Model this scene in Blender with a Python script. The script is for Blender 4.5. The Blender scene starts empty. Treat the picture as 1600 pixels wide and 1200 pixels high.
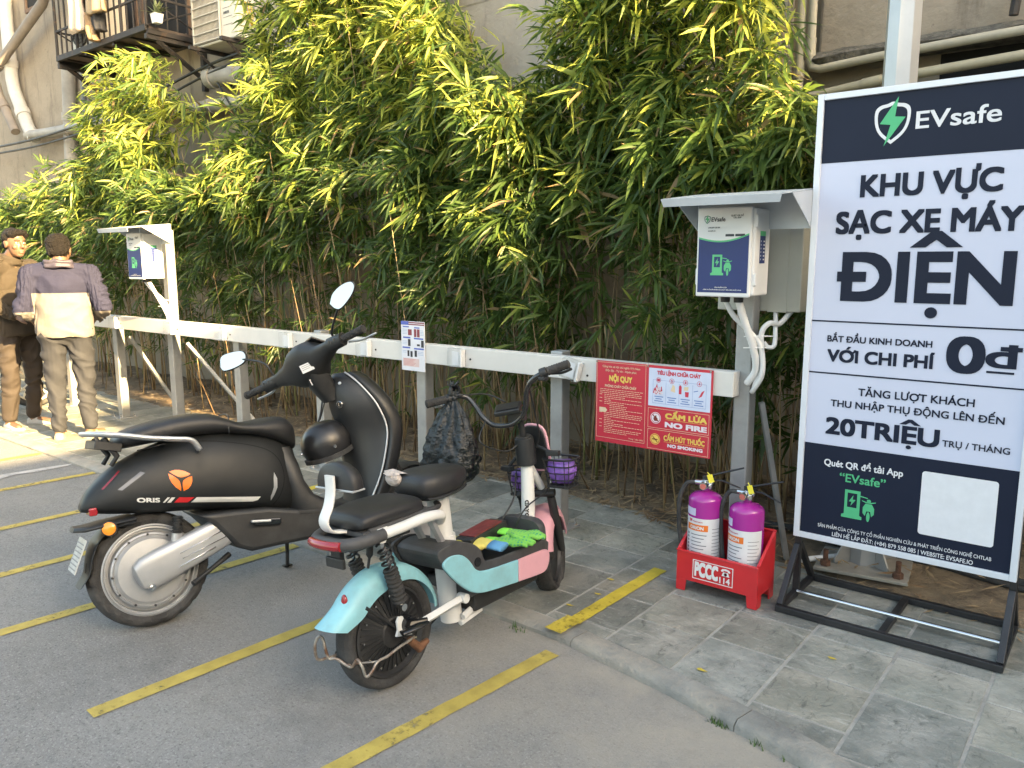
import bpy, math, random
import numpy as np
from mathutils import Vector, Matrix, Euler, noise
from mathutils.bvhtree import BVHTree
R = math.radians
SC = bpy.context.scene
COL = SC.collection
rng = random.Random(7)

# ------------------------------------------------------------------ camera
CAM_H, PITCH, YAW, FPX = 1.5, R(8.9), R(38.5), 1235.0
cam = bpy.data.cameras.new('camera')
cam.sensor_width = 36.0
cam.lens = 36.0 * FPX / 1600.0
cam.clip_end = 500
cam.clip_start = 0.05
cam_o = bpy.data.objects.new('camera', cam)
COL.objects.link(cam_o)
cam_o.location = (0, 0, CAM_H)
cam_o.rotation_euler = (R(90) - PITCH, 0, YAW)
SC.camera = cam_o

# ------------------------------------------------------------------ sky, sun, exposure
SUN_EL, SUN_AZ = R(22.0), R(96.0)          # azimuth clockwise from +Y
world = bpy.data.worlds.new('World')
SC.world = world
world.use_nodes = True
wn = world.node_tree
bg = wn.nodes['Background']
sky = wn.nodes.new('ShaderNodeTexSky')
sky.sky_type = 'NISHITA'
sky.sun_disc = False
sky.sun_elevation = SUN_EL
sky.sun_rotation = SUN_AZ
sky.dust_density = 3.0
sky.ozone_density = 0.6
tint = wn.nodes.new('ShaderNodeMix'); tint.data_type = 'RGBA'; tint.blend_type = 'MULTIPLY'; tint.inputs[0].default_value = 1.0
tint.inputs[7].default_value = (1.0, .935, .79, 1)      # warm multiply, as a white balance, takes the blue out of the sky light
wn.links.new(sky.outputs[0], tint.inputs[6]); wn.links.new(tint.outputs[2], bg.inputs[0])
bg.inputs[1].default_value = 0.06
sun = bpy.data.lights.new('sun', 'SUN')
sun.energy = 2.9
sun.angle = R(0.5)
sun.color = (1.0, 0.71, 0.34)
sun_o = bpy.data.objects.new('sun', sun)
COL.objects.link(sun_o)
SUN_D = Vector((math.sin(SUN_AZ) * math.cos(SUN_EL), math.cos(SUN_AZ) * math.cos(SUN_EL), math.sin(SUN_EL)))
sun_o.rotation_euler = SUN_D.to_track_quat('Z', 'Y').to_euler()
sun_o.location = SUN_D * 30
SC.view_settings.view_transform = 'Standard'
SC.view_settings.look = 'None'
SC.view_settings.gamma = 1
SC.view_settings.exposure = 4.0
SC.cycles.max_bounces = 8
SC.cycles.transparent_max_bounces = 12

# ------------------------------------------------------------------ points in the place from sight lines
FW = Vector((-math.sin(YAW) * math.cos(PITCH), math.cos(YAW) * math.cos(PITCH), -math.sin(PITCH)))
RT = Vector((math.cos(YAW), math.sin(YAW), 0))
UP = RT.cross(FW)
CO = Vector((0, 0, CAM_H))
def ray(x, y): return FW + RT * ((x - 800) / FPX) - UP * ((y - 600) / FPX)
def g(x, y, z=0.0):
    d = ray(x, y); return CO + d * ((z - CAM_H) / d.z)
def pv(x, y, v):
    d = ray(x, y); return CO + d * (v / d.y)

# ------------------------------------------------------------------ mesh helpers
class MB:
    def __init__(s): s.v = []; s.f = []
    def add(s, vs, fs):
        n = len(s.v)
        s.v.extend([tuple(p) for p in vs]); s.f.extend([tuple(i + n for i in q) for q in fs])
        return s
    def box(s, c, d, rot=None):
        c = Vector(c); h = Vector(d) / 2
        M = Euler(rot).to_matrix() if rot is not None and not isinstance(rot, Matrix) else (rot or Matrix.Identity(3))
        vs = [c + M @ Vector((a * h.x, b * h.y, e * h.z)) for a in (-1, 1) for b in (-1, 1) for e in (-1, 1)]
        return s.add(vs, [(0, 1, 3, 2), (4, 6, 7, 5), (0, 4, 5, 1), (2, 3, 7, 6), (0, 2, 6, 4), (1, 5, 7, 3)])
    def b2(s, lo, hi):
        lo = Vector(lo); hi = Vector(hi); return s.box((lo + hi) / 2, hi - lo)
    def loft(s, rings, cap=True, closed=False):
        n = len(rings[0]); vs = [p for r in rings for p in r]; fs = []
        m = len(rings)
        for i in range(m if closed else m - 1):
            j = (i + 1) % m
            for k in range(n):
                l = (k + 1) % n
                fs.append((i * n + k, i * n + l, j * n + l, j * n + k))
        if cap and not closed:
            fs.append(tuple(range(n - 1, -1, -1))); fs.append(tuple((m - 1) * n + k for k in range(n)))
        return s.add(vs, fs)
    def tube(s, pts, r, n=8, cap=True, closed=False, flat=None, upv=None):
        pts = [Vector(p) for p in pts]; m = len(pts)
        rs = r if isinstance(r, (list, tuple)) else [r] * m
        rings = []; prev = None
        for i, p in enumerate(pts):
            a = pts[i - 1] if (i > 0 or closed) else p
            b = pts[(i + 1) % m] if (i < m - 1 or closed) else p
            t = (b - a).normalized()
            if prev is None:
                u = Vector(upv) if upv else (Vector((0, 0, 1)) if abs(t.z) < .9 else Vector((1, 0, 0)))
            else: u = prev
            u = (u - t * u.dot(t)).normalized(); w = t.cross(u); prev = u
            fl = flat if flat else 1.0
            rings.append([p + (u * math.cos(2 * math.pi * k / n) * fl + w * math.sin(2 * math.pi * k / n)) * rs[i] for k in range(n)])
        return s.loft(rings, cap, closed)
    def cyl(s, a, b, r, r2=None, n=16): return s.tube([a, b], [r, r if r2 is None else r2], n)
    def lathe(s, prof, o, ax, n=32, cap=True):
        ax = Vector(ax).normalized(); o = Vector(o)
        u = ax.orthogonal().normalized(); w = ax.cross(u)
        rings = [[o + ax * h + (u * math.cos(2 * math.pi * k / n) + w * math.sin(2 * math.pi * k / n)) * max(r, 1e-4) for k in range(n)] for r, h in prof]
        return s.loft(rings, cap)
    def torus(s, o, ax, R0, r, n=40, m=10, fl=1.0):
        return s.lathe_closed([(R0 + r * math.cos(2 * math.pi * k / m), r * fl * math.sin(2 * math.pi * k / m)) for k in range(m)], o, ax, n)
    def lathe_closed(s, prof, o, ax, n=40):
        ax = Vector(ax).normalized(); o = Vector(o); u = ax.orthogonal().normalized(); w = ax.cross(u)
        rings = [[o + ax * h + (u * math.cos(2 * math.pi * k / n) + w * math.sin(2 * math.pi * k / n)) * r for r, h in prof] for k in range(n)]
        return s.loft(rings, False, True)
    def prism(s, poly, o, ex, ey, d):
        o = Vector(o); ex = Vector(ex); ey = Vector(ey); ez = ex.cross(ey).normalized() * d
        n = len(poly); a = [o + ex * p[0] + ey * p[1] for p in poly]
        fs = [tuple(range(n - 1, -1, -1)), tuple(range(n, 2 * n))] + [(i, (i + 1) % n, n + (i + 1) % n, n + i) for i in range(n)]
        return s.add(a + [p + ez for p in a], fs)
    def plate(s, poly, o, ex, ey):
        o = Vector(o); ex = Vector(ex); ey = Vector(ey)
        return s.add([o + ex * p[0] + ey * p[1] for p in poly], [tuple(range(len(poly)))])
    def ball(s, c, r, n=16, M=None):
        c = Vector(c); r = Vector(r) if not isinstance(r, (int, float)) else Vector((r, r, r)); M = M or Matrix.Identity(3)
        m = n // 2
        rings = [[c + M @ Vector((r.x * math.sin(math.pi * i / m) * math.cos(2 * math.pi * k / n), r.y * math.sin(math.pi * i / m) * math.sin(2 * math.pi * k / n), -r.z * math.cos(math.pi * i / m))) for k in range(n)] for i in range(m + 1)]
        rings[0] = [p + Vector((1e-5 * math.cos(k), 1e-5 * math.sin(k), 0)) for k, p in enumerate(rings[0])]
        return s.loft(rings, True)
    def caps(s, a, b, ra, rb, n=14):
        a = Vector(a); b = Vector(b); s.tube([a, b], [ra, rb], n); s.ball(a, ra, n); return s.ball(b, rb, n)
    def chain(s, pts, rs, n=14):
        for i in range(len(pts) - 1): s.caps(pts[i], pts[i + 1], rs[i], rs[i + 1], n)
        return s
    def mesh(s, name):
        me = bpy.data.meshes.new(name); me.from_pydata(s.v, [], s.f); me.validate(); me.update(); return me
    def build(s, name, m, parent=None, sm=40, bev=0, seg=2, fix=True):
        me = s.mesh(name)
        if fix:
            import bmesh
            b = bmesh.new(); b.from_mesh(me); bmesh.ops.recalc_face_normals(b, faces=b.faces); b.to_mesh(me); b.free()
        return link(name, me, m, parent, sm, bev, seg)

def link(name, me, m, parent=None, sm=40, bev=0, seg=2):
    o = bpy.data.objects.new(name, me); COL.objects.link(o)
    if m is not None: me.materials.append(m)
    if sm:
        me.polygons.foreach_set('use_smooth', [True] * len(me.polygons))
        if sm < 180: me.set_sharp_from_angle(angle=R(sm))
    if parent is not None: o.parent = parent
    if bev:
        b = o.modifiers.new('bevel', 'BEVEL'); b.width = bev; b.segments = seg; b.limit_method = 'ANGLE'; b.angle_limit = R(35)
    return o

def se(c, a, b, n=24, p=2.6):
    c = Vector(c); a = Vector(a); b = Vector(b); out = []
    for k in range(n):
        t = 2 * math.pi * k / n; x = math.cos(t); y = math.sin(t)
        out.append(c + a * (math.copysign(abs(x) ** (2 / p), x)) + b * (math.copysign(abs(y) ** (2 / p), y)))
    return out
def spl(pts, k=6):
    pts = [Vector(p) for p in pts]; out = []
    P = [pts[0] * 2 - pts[1]] + pts + [pts[-1] * 2 - pts[-2]]
    for i in range(1, len(P) - 2):
        a, b, c, d = P[i - 1:i + 3]
        for j in range(k):
            t = j / k
            out.append(.5 * ((2 * b) + (c - a) * t + (2 * a - 5 * b + 4 * c - d) * t * t + (3 * b - a - 3 * c + d) * t ** 3))
    out.append(pts[-1]); return out
def lerp_tab(tab, x):
    if x <= tab[0][0]: return tab[0][1:]
    for a, b in zip(tab, tab[1:]):
        if x <= b[0]:
            t = (x - a[0]) / (b[0] - a[0]); return tuple(p + (q - p) * t for p, q in zip(a[1:], b[1:]))
    return tab[-1][1:]
def chaikin(P, it=2, keep=()):
    P = [(tuple(p), i in keep) for i, p in enumerate(P)]
    for _ in range(it):
        Q = []; n = len(P)
        for i in range(n):
            (a, ka), (b, kb), (c, kc) = P[i - 1], P[i], P[(i + 1) % n]
            if kb: Q.append((b, True))
            else: Q += [((b[0] + (a[0] - b[0]) * .25, b[1] + (a[1] - b[1]) * .25), False), ((b[0] + (c[0] - b[0]) * .25, b[1] + (c[1] - b[1]) * .25), False)]
        P = Q
    return [p for p, _ in P]
def smooth_tab(tab, k=5):
    return [tuple(p) for p in _spln(tab, k)]
def _spln(tab, k):
    A = [np.array(t, float) for t in tab]; A = [A[0] * 2 - A[1]] + A + [A[-1] * 2 - A[-2]]; out = []
    for i in range(1, len(A) - 2):
        a, b, c, d = A[i - 1:i + 3]
        for j in range(k):
            t = j / k; out.append(.5 * (2 * b + (c - a) * t + (2 * a - 5 * b + 4 * c - d) * t * t + (3 * b - a - 3 * c + d) * t ** 3))
    out.append(A[-2]); return out
def evald(o):
    bpy.context.view_layer.update()
    dg = bpy.context.evaluated_depsgraph_get()
    return bpy.data.meshes.new_from_object(o.evaluated_get(dg))
def blob(mb, name, m, parent=None, vox=.008, it=3, nz=None, dec=None):
    """overlapping limbs fused into ONE continuous skin"""
    me = mb.mesh('tmp'); o = bpy.data.objects.new('tmp', me); COL.objects.link(o)
    r = o.modifiers.new('r', 'REMESH'); r.mode = 'VOXEL'; r.voxel_size = vox
    s_ = o.modifiers.new('s', 'SMOOTH'); s_.factor = .5; s_.iterations = it
    me2 = evald(o); bpy.data.objects.remove(o)
    me2.name = name; me2.materials.clear()
    if nz:
        co = np.empty(len(me2.vertices) * 3); me2.vertices.foreach_get('co', co)
        no = np.empty(len(me2.vertices) * 3); me2.vertices.foreach_get('normal', no)
        co = co.reshape(-1, 3); no = no.reshape(-1, 3)
        d = np.array([nz(Vector(p)) for p in co])
        co += no * d[:, None]; me2.vertices.foreach_set('co', co.ravel()); me2.update()
    return link(name, me2, m, parent, 180)

# ------------------------------------------------------------------ text as flat lettering (bold by stacked offset copies, each a hair prouder)
_tc = {}
def _tmesh(t):
    if t in _tc: return _tc[t]
    c = bpy.data.curves.new('t', 'FONT'); c.body = t; c.resolution_u = 6
    o = bpy.data.objects.new('t', c); COL.objects.link(o); me = evald(o)
    bpy.data.objects.remove(o); bpy.data.curves.remove(c)
    v = [(p.co.x, p.co.y) for p in me.vertices]; f = [tuple(q.vertices) for q in me.polygons]
    bpy.data.meshes.remove(me); _tc[t] = (v, f); return _tc[t]
_H = None
def text(mb, t, O, ex, ey, x0, x1, y0, h, bold=0.0, lift=.0006):
    """letters of cap height h on baseline y0 between x0 and x1 of the frame O, ex, ey (real units)"""
    global _H
    if _H is None: _H = max(p[1] for p in _tmesh('H')[0])
    base = t
    for a_, b_ in (('Đ', 'D'), ('đ', 'd'), ('Ớ', 'O'), ('Ợ', 'O'), ('Ệ', 'E')): base = base.replace(a_, b_)
    v, f = _tmesh(base)
    xa = min(p[0] for p in v); xb = max(p[0] for p in v)
    sx = (x1 - x0) / (xb - xa); sy = h / _H
    O = Vector(O); ex = Vector(ex); ey = Vector(ey); ez = ex.cross(ey).normalized()
    offs = [(0, 0)]
    if bold: offs += [(bold * a, bold * b) for a, b in ((-1, -1), (1, -1), (1, 1), (-1, 1), (0, -1), (0, 1), (-1, 0), (1, 0))]
    def put(vs, fs, z):
        mb.add([O + ex * (x0 + (p[0] - xa) * sx) + ey * (y0 + p[1] * sy) + ez * z for p in vs], fs)
    for i, (a, b) in enumerate(offs):
        put([(p[0] + a, p[1] + b) for p in v], f, lift + i * lift * .12)
    for i, ch in enumerate(t):
        if ch == 'Ệ':
            q = base[:i + 1]; r_ = max(p[0] for p in _tmesh(q)[0]); wd = max(p[0] for p in _tmesh('E')[0]) - min(p[0] for p in _tmesh('E')[0]); cx = r_ - wd / 2; k_ = .09 + bold * 1.1
            put([(cx - .30 - bold, _H * 1.13), (cx - .06, _H * 1.13 + .20 + bold), (cx + .06, _H * 1.13 + .20 + bold), (cx + .30 + bold, _H * 1.13), (cx + .30 + bold - k_ * 1.6, _H * 1.13), (cx, _H * 1.13 + .20 + bold - k_), (cx - .30 - bold + k_ * 1.6, _H * 1.13)], [(0, 1, 5, 6), (1, 2, 5), (2, 3, 4, 5)], lift * 2.7)
            put([(cx + (bold + .05) * math.cos(a), -_H * .24 + (bold + .05) * math.sin(a)) for a in [j * math.pi / 8 for j in range(16)]], [tuple(range(16))], lift * 2.7)
        if ch in 'ỚỢ':
            q = base[:i + 1]; w = _tmesh(q)[0]; r_ = max(p[0] for p in w); wd = max(p[0] for p in _tmesh('O')[0]) - min(p[0] for p in _tmesh('O')[0]); cx = r_ - wd / 2; k_ = bold + .035
            put([(r_ - .20 * wd, _H * .86), (r_ - .06 * wd, _H * .70), (r_ + .06 * wd + k_, _H * .92), (r_ + .10 * wd + k_, _H * 1.10), (r_ + .01 * wd, _H * 1.10), (r_ - .01 * wd, _H * .97)], [(0, 1, 2, 3, 4, 5)], lift * 2.6)
            if ch == 'Ớ': put([(cx - .06, _H * 1.10), (cx + .02 + k_, _H * 1.10), (cx + .16 + k_, _H * 1.36), (cx + .06, _H * 1.36)], [(0, 1, 2, 3)], lift * 2.7)
            else: put([(cx + (k_ + .02) * math.cos(a), -_H * .20 + (k_ + .02) * math.sin(a)) for a in [j * math.pi / 6 for j in range(12)]], [tuple(range(12))], lift * 2.7)
        if ch in 'Đđ':
            q = base[:i + 1]; w = _tmesh(q)[0]; r_ = max(p[0] for p in w); one = _tmesh(base[i])[0]
            wd = max(p[0] for p in one) - min(p[0] for p in one); l_ = r_ - wd; tb = .045 + bold
            if ch == 'Đ': a, b, yy = l_ - .1 * wd - bold, l_ + .5 * wd, _H * .5
            else: a, b, yy = l_ + .45 * wd, r_ + .16 * wd + bold, _H * .83
            put([(a, yy - tb), (b, yy - tb), (b, yy + tb), (a, yy + tb)], [(0, 1, 2, 3)], lift * 2.6)
    return mb

# ------------------------------------------------------------------ materials
def mat(name, col, rough=.5, metal=0.0, var=.12, vs=6.0, bump=0.0, bs=60.0, col2=None, lo=.45, hi=.62, cs=4.0, coat=0.0, spec=.5, dust=0.0, det=6):
    m = bpy.data.materials.new(name); m.use_nodes = True; N = m.node_tree.nodes; L = m.node_tree.links
    b = N['Principled BSDF']; b.inputs['Roughness'].default_value = rough; b.inputs['Metallic'].default_value = metal
    b.inputs['Coat Weight'].default_value = coat; b.inputs['Specular IOR Level'].default_value = spec
    tc = N.new('ShaderNodeTexCoord'); V = tc.outputs['Object']
    def nz(s, d=det, rg=.6):
        n = N.new('ShaderNodeTexNoise'); n.inputs['Scale'].default_value = s; n.inputs['Detail'].default_value = d; n.inputs['Roughness'].default_value = rg
        L.new(V, n.inputs['Vector']); return n.outputs['Fac']
    def ramp(f, a, b_, ca, cb):
        r = N.new('ShaderNodeValToRGB'); r.color_ramp.elements[0].position = a; r.color_ramp.elements[1].position = b_
        r.color_ramp.elements[0].color = (*ca, 1); r.color_ramp.elements[1].color = (*cb, 1); L.new(f, r.inputs[0]); return r.outputs[0]
    c = ramp(nz(vs), .3, .7, [x * (1 - var) for x in col], [min(1, x * (1 + var)) for x in col])
    def mix(f, a, b_):
        x = N.new('ShaderNodeMix'); x.data_type = 'RGBA'; L.new(f, x.inputs[0]); L.new(a, x.inputs[6])
        if isinstance(b_, tuple): x.inputs[7].default_value = (*b_, 1)
        else: L.new(b_, x.inputs[7])
        return x.outputs[2]
    if col2 is not None: c = mix(ramp(nz(cs, 8, .65), lo, hi, (0, 0, 0), (1, 1, 1)), c, tuple(col2))
    if dust:
        c = mix(ramp(nz(9, 8, .7), .45, .8, (0, 0, 0), (dust, dust, dust)), c, (.17, .172, .172))
        rr = N.new('ShaderNodeMapRange'); L.new(nz(7, 6), rr.inputs[0]); rr.inputs[3].default_value = rough - .08; rr.inputs[4].default_value = min(1, rough + .25)
        L.new(rr.outputs[0], b.inputs['Roughness'])
    L.new(c, b.inputs['Base Color'])
    if bump:
        bp = N.new('ShaderNodeBump'); bp.inputs['Strength'].default_value = bump; bp.inputs['Distance'].default_value = .02
        L.new(nz(bs, 5), bp.inputs['Height']); L.new(bp.outputs[0], b.inputs['Normal'])
    return m
def flatmat(name, col, rough=.5, metal=0.0, **k): return mat(name, col, rough, metal, var=.05, vs=20, **k)

def tag(o, label, cat, group=None):
    o['label'] = label; o['category'] = cat
    if group: o['group'] = group
    return o
def thing(name, label, cat, loc=(0, 0, 0), rot=(0, 0, 0), group=None):
    o = bpy.data.objects.new(name, None); COL.objects.link(o); o.location = loc; o.rotation_euler = rot; o.empty_display_size = .1
    return tag(o, label, cat, group)
def struct(o): o['kind'] = 'structure'; return o
def stuff(o): o['kind'] = 'stuff'; return o
def kids(o): return [c for c in bpy.data.objects if c.parent is o]
def copy_tree(o, parent=None):
    c = o.copy(); COL.objects.link(c)
    if parent is not None: c.parent = parent
    for ch in kids(o): copy_tree(ch, c)
    return c

M_black = mat('satin black plastic', (.016, .017, .018), .42, var=.2, dust=.10)
M_gloss = mat('gloss black paint', (.012, .012, .013), .16, coat=.3, var=.1)
M_matte = mat('matte charcoal paint', (.013, .0145, .0155), .40, dust=.03, var=.15, spec=.35)
M_rubber = mat('tyre rubber', (.028, .027, .026), .8, var=.25, vs=14, bump=.35, bs=90, dust=.3)
M_chrome = mat('bright steel', (.62, .62, .62), .22, 1.0, var=.1)
M_alu = mat('silver alloy', (.55, .56, .57), .34, .75, var=.08, dust=.1)
M_galv = mat('galvanised steel', (.33, .335, .335), .42, .55, var=.16, vs=9, bump=.05, bs=40, dust=.1)
M_white = mat('white enamel', (.74, .74, .73), .3, var=.05, dust=.06)
M_red = mat('red paint', (.55, .022, .028), .3, var=.08, coat=.25)
M_seat = mat('black leatherette', (.017, .017, .018), .48, bump=.12, bs=260, var=.2)
M_redlens = mat('red lens', (.26, .015, .022), .18, coat=.4)
M_orglens = mat('amber lens', (.80, .27, .02), .2, coat=.4)
M_mirror = mat('mirror glass', (.56, .54, .49), .03, 1.0, var=.01)
# ================================================================== THE SETTING
def asphalt():
    m = mat('asphalt', (.205, .203, .196), .9, var=.16, vs=1.3)
    N = m.node_tree.nodes; L = m.node_tree.links; b = N['Principled BSDF']
    tc = N.new('ShaderNodeTexCoord'); src = b.inputs['Base Color'].links[0].from_socket
    def nz(s, d=6, rg=.6):
        n = N.new('ShaderNodeTexNoise'); n.inputs['Scale'].default_value = s; n.inputs['Detail'].default_value = d; n.inputs['Roughness'].default_value = rg
        L.new(tc.outputs['Object'], n.inputs['Vector']); return n.outputs['Fac']
    def mp(f, a, b_, c=0., d=1.):
        r = N.new('ShaderNodeMapRange'); r.clamp = True; L.new(f, r.inputs[0]); r.inputs[1].default_value = a; r.inputs[2].default_value = b_; r.inputs[3].default_value = c; r.inputs[4].default_value = d; return r.outputs[0]
    def mul(a, b_):
        x = N.new('ShaderNodeMath'); x.operation = 'MULTIPLY'; L.new(a, x.inputs[0]); L.new(b_, x.inputs[1]); return x.outputs[0]
    def add(a, b_):
        x = N.new('ShaderNodeMath'); x.operation = 'ADD'; L.new(a, x.inputs[0]); L.new(b_, x.inputs[1]); x.use_clamp = True; return x.outputs[0]
    def mix(f, a, col):
        x = N.new('ShaderNodeMix'); x.data_type = 'RGBA'; L.new(f, x.inputs[0]); L.new(a, x.inputs[6]); x.inputs[7].default_value = (*col, 1); return x.outputs[2]
    # grit: pale and dark stones
    c = mix(mp(nz(105, 3), .54, .68, 0, .65), src, (.36, .355, .34))
    c = mix(mp(nz(88, 3), .55, .68, 0, .65), c, (.055, .055, .055))
    c = mix(mp(nz(30, 4), .50, .72, 0, .35), c, (.08, .08, .08))
    sx = N.new('ShaderNodeSeparateXYZ'); L.new(tc.outputs['Object'], sx.inputs[0])
    # sandy dust swept up against the kerb and over the right-hand side
    near = mp(sx.outputs['Y'], .9, 2.4); right = mp(sx.outputs['X'], -3.6, -1.4)
    dm = mul(mp(nz(1.7, 9, .68), .28, .60), mul(near, right))
    dm2 = mul(mp(nz(2.6, 9, .7), .56, .72, 0, .45), near)
    c = mix(add(dm, dm2), c, (.34, .305, .25))
    c = mix(mp(nz(.9, 8, .7), .50, .72, 0, .6), c, (.25, .24, .22))
    c = mix(mp(nz(.55, 9, .72), .54, .66, 0, .55), c, (.10, .098, .093))
    c = mix(mp(nz(3.1, 9, .75), .62, .76, 0, .4), c, (.062, .06, .058))
    L.new(c, b.inputs['Base Color'])
    bp = N.new('ShaderNodeBump'); bp.inputs['Strength'].default_value = .75; bp.inputs['Distance'].default_value = .006
    L.new(nz(150, 4), bp.inputs['Height']); L.new(bp.outputs[0], b.inputs['Normal'])
    return m
road = struct(MB().add([(-120, -120, 0), (60, -120, 0), (60, 120, 0), (-120, 120, 0)], [(0, 1, 2, 3)]).build('road', asphalt(), sm=0))

# kerb line: straight along the bays, swinging towards the viewer on the right
KERB = [(-30, 2.43), (-2.2, 2.435), (-1.67, 2.425), (-1.15, 2.335), (-.68, 2.225), (-.35, 2.09), (0.05, 1.86), (.5, 1.5), (1.2, .8), (3, -1.2), (6, -5)]
def kerb_y(x): return lerp_tab(KERB, x)[0]
M_stone = mat('kerb stone', (.21, .205, .185), .8, var=.3, vs=6, bump=.5, bs=45, col2=(.34, .305, .25), cs=4, lo=.42, hi=.66)
kb = MB(); xs = [-30, -20, -14] + [-12 + .5 * i for i in range(20)] + [-2 + .1 * i for i in range(36)]
def kring(x):
    y = kerb_y(x); dy = (kerb_y(x + .05) - kerb_y(x - .05)) / .1; n_ = Vector((-dy, 1, 0)).normalized()
    p = Vector((x, y, 0)); hh = .028 + .012 * max(0, min(1, (x + 1.9) / 1.2)) + .003 * noise.noise(Vector((x * 3, 1, 1))); j = .006 * noise.noise(Vector((x * 9, 2, 5)))
    return [p + n_ * j + Vector((0, 0, -.05)), p + n_ * j + Vector((0, 0, hh * .55)), p + n_ * (.016 + j) + Vector((0, 0, hh)), p + n_ * .1 + Vector((0, 0, hh + .002)), p + n_ * .1 + Vector((0, 0, -.05))]
x0 = -30.0
while x0 < 1.6:
    ln = 20 if x0 < -29 else rng.uniform(.72, .86); x1 = min(x0 + ln, 1.7); kb.loft([kring(x0 + .0018 + (x1 - x0 - .0036) * i / 14) for i in range(15)], True); x0 = x1
struct(kb.build('kerb', M_stone, sm=50))

# pavement: slate slabs laid in courses, pale mortar between
def slate():
    m = mat('slate slabs', (.20, .205, .178), .62, var=.28, vs=3.5, bump=.55, bs=20, col2=(.32, .31, .27), cs=3.2, lo=.46, hi=.62)
    N = m.node_tree.nodes; L = m.node_tree.links; b = N['Principled BSDF']; src = b.inputs['Base Color'].links[0].from_socket
    at = N.new('ShaderNodeVertexColor'); at.layer_name = 'tone'
    x = N.new('ShaderNodeMix'); x.data_type = 'RGBA'; x.blend_type = 'MULTIPLY'; x.inputs[0].default_value = 1; L.new(src, x.inputs[6]); L.new(at.outputs[0], x.inputs[7])
    tc = N.new('ShaderNodeTexCoord')
    def nz(s, d, rg, st=(1, 1, 1)):
        mp_ = N.new('ShaderNodeMapping'); mp_.inputs['Scale'].default_value = st; L.new(tc.outputs['Object'], mp_.inputs[0])
        n = N.new('ShaderNodeTexNoise'); n.inputs['Scale'].default_value = s; n.inputs['Detail'].default_value = d; n.inputs['Roughness'].default_value = rg; n.inputs['Distortion'].default_value = 1.2
        L.new(mp_.outputs[0], n.inputs['Vector']); return n.outputs['Fac']
    c = x.outputs[2]
    for s, st, a, e, col, w in ((5, (1, 3, 1), .56, .66, (.40, .39, .35), .6), (9, (2, 1, 1), .55, .68, (.055, .062, .055), .8), (24, (1, 1, 1), .57, .68, (.38, .37, .33), .6), (2.1, (1, 1, 1), .55, .7, (.28, .25, .20), .25), (55, (1, 1, 1), .6, .7, (.07, .075, .07), .6)):
        r = N.new('ShaderNodeMapRange'); L.new(nz(s, 10, .75, st), r.inputs[0]); r.inputs[1].default_value = a; r.inputs[2].default_value = e; r.inputs[4].default_value = w
        y = N.new('ShaderNodeMix'); y.data_type = 'RGBA'; L.new(r.outputs[0], y.inputs[0]); L.new(c, y.inputs[6]); y.inputs[7].default_value = (*col, 1); c = y.outputs[2]
    L.new(c, b.inputs['Base Color'])
    return m
def soil_edge(x): return lerp_tab([(-30, 3.95), (-5, 3.97), (-3.2, 4.02), (-2.2, 3.95), (-1.7, 3.78), (-1.2, 3.66), (-.6, 3.64), (0, 3.55), (3, 3.5)], x)[0]
M_mortar = mat('mortar bed', (.31, .30, .27), .9, var=.25, vs=9, bump=.3, bs=60)
pts = [(x, kerb_y(x) + .09, .0285) for x in xs if x < 1] + [(1.4, 3.6, .0285), (1.4, 4.3, .0285), (-30, 4.3, .0285)]
mo = MB(); mo.add(pts, [tuple(range(len(pts)))]); 
pave = MB(); tones = []
JW = .0042
def slab(x0, x1, y0, y1):
    x0 += JW; x1 -= JW; y0 += JW; y1 -= JW
    def lo(x): return max(y0, kerb_y(x) + .108)
    a, b_ = lo(x0), lo(x1)
    if a > y1 - .03 and b_ > y1 - .03: return
    a = min(a, y1 - .01); b_ = min(b_, y1 - .01)
    z = .031 + rng.uniform(-.001, .001); n0 = len(pave.f)
    ch = .003
    top = [Vector((x0 + ch, a + ch, z)), Vector((x1 - ch, b_ + ch, z)), Vector((x1 - ch, y1 - ch, z)), Vector((x0 + ch, y1 - ch, z))]
    bot = [Vector((x0, a, z - .006)), Vector((x1, b_, z - .006)), Vector((x1, y1, z - .006)), Vector((x0, y1, z - .006))]
    pave.add(top + bot, [(0, 1, 2, 3)] + [(4 + i, 4 + (i + 1) % 4, (i + 1) % 4, i) for i in range(4)])
    t = rng.choice((.70, .82, .92, 1.0, 1.08, 1.16)); h_ = rng.uniform(-.025, .035)
    tones.extend([(t * (1 + h_), t, t * (1 - h_ * 1.4))] * (len(pave.f) - n0))
kx = 0
for k in range(-92, 6):
    x0 = -.290 + k * .3085; x1 = x0 + .3085
    near_kerb = kerb_y((x0 + x1) / 2)
    y = {0: 2.62, 1: 2.90, 2: 2.59}.get((-k) % 3, 2.9) - .90 + (rng.random() < .3) * .15
    while y < 4.05:
        ln = rng.choice((.30, .30, .31, .45)); 
        if y < 4.02: slab(x0, x1, y, min(y + ln, 4.04))
        y += ln
pm_ = pave.mesh('pavement'); ca = pm_.color_attributes.new('tone', 'FLOAT_COLOR', 'CORNER')
buf = []
for p, t in zip(pm_.polygons, tones): buf.extend([*t, 1] * p.loop_total)
ca.data.foreach_set('color', buf)
mo_o = struct(mo.build('pavement_bed', M_mortar, sm=0)); struct(link('pavement', pm_, slate(), None, 0))

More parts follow.
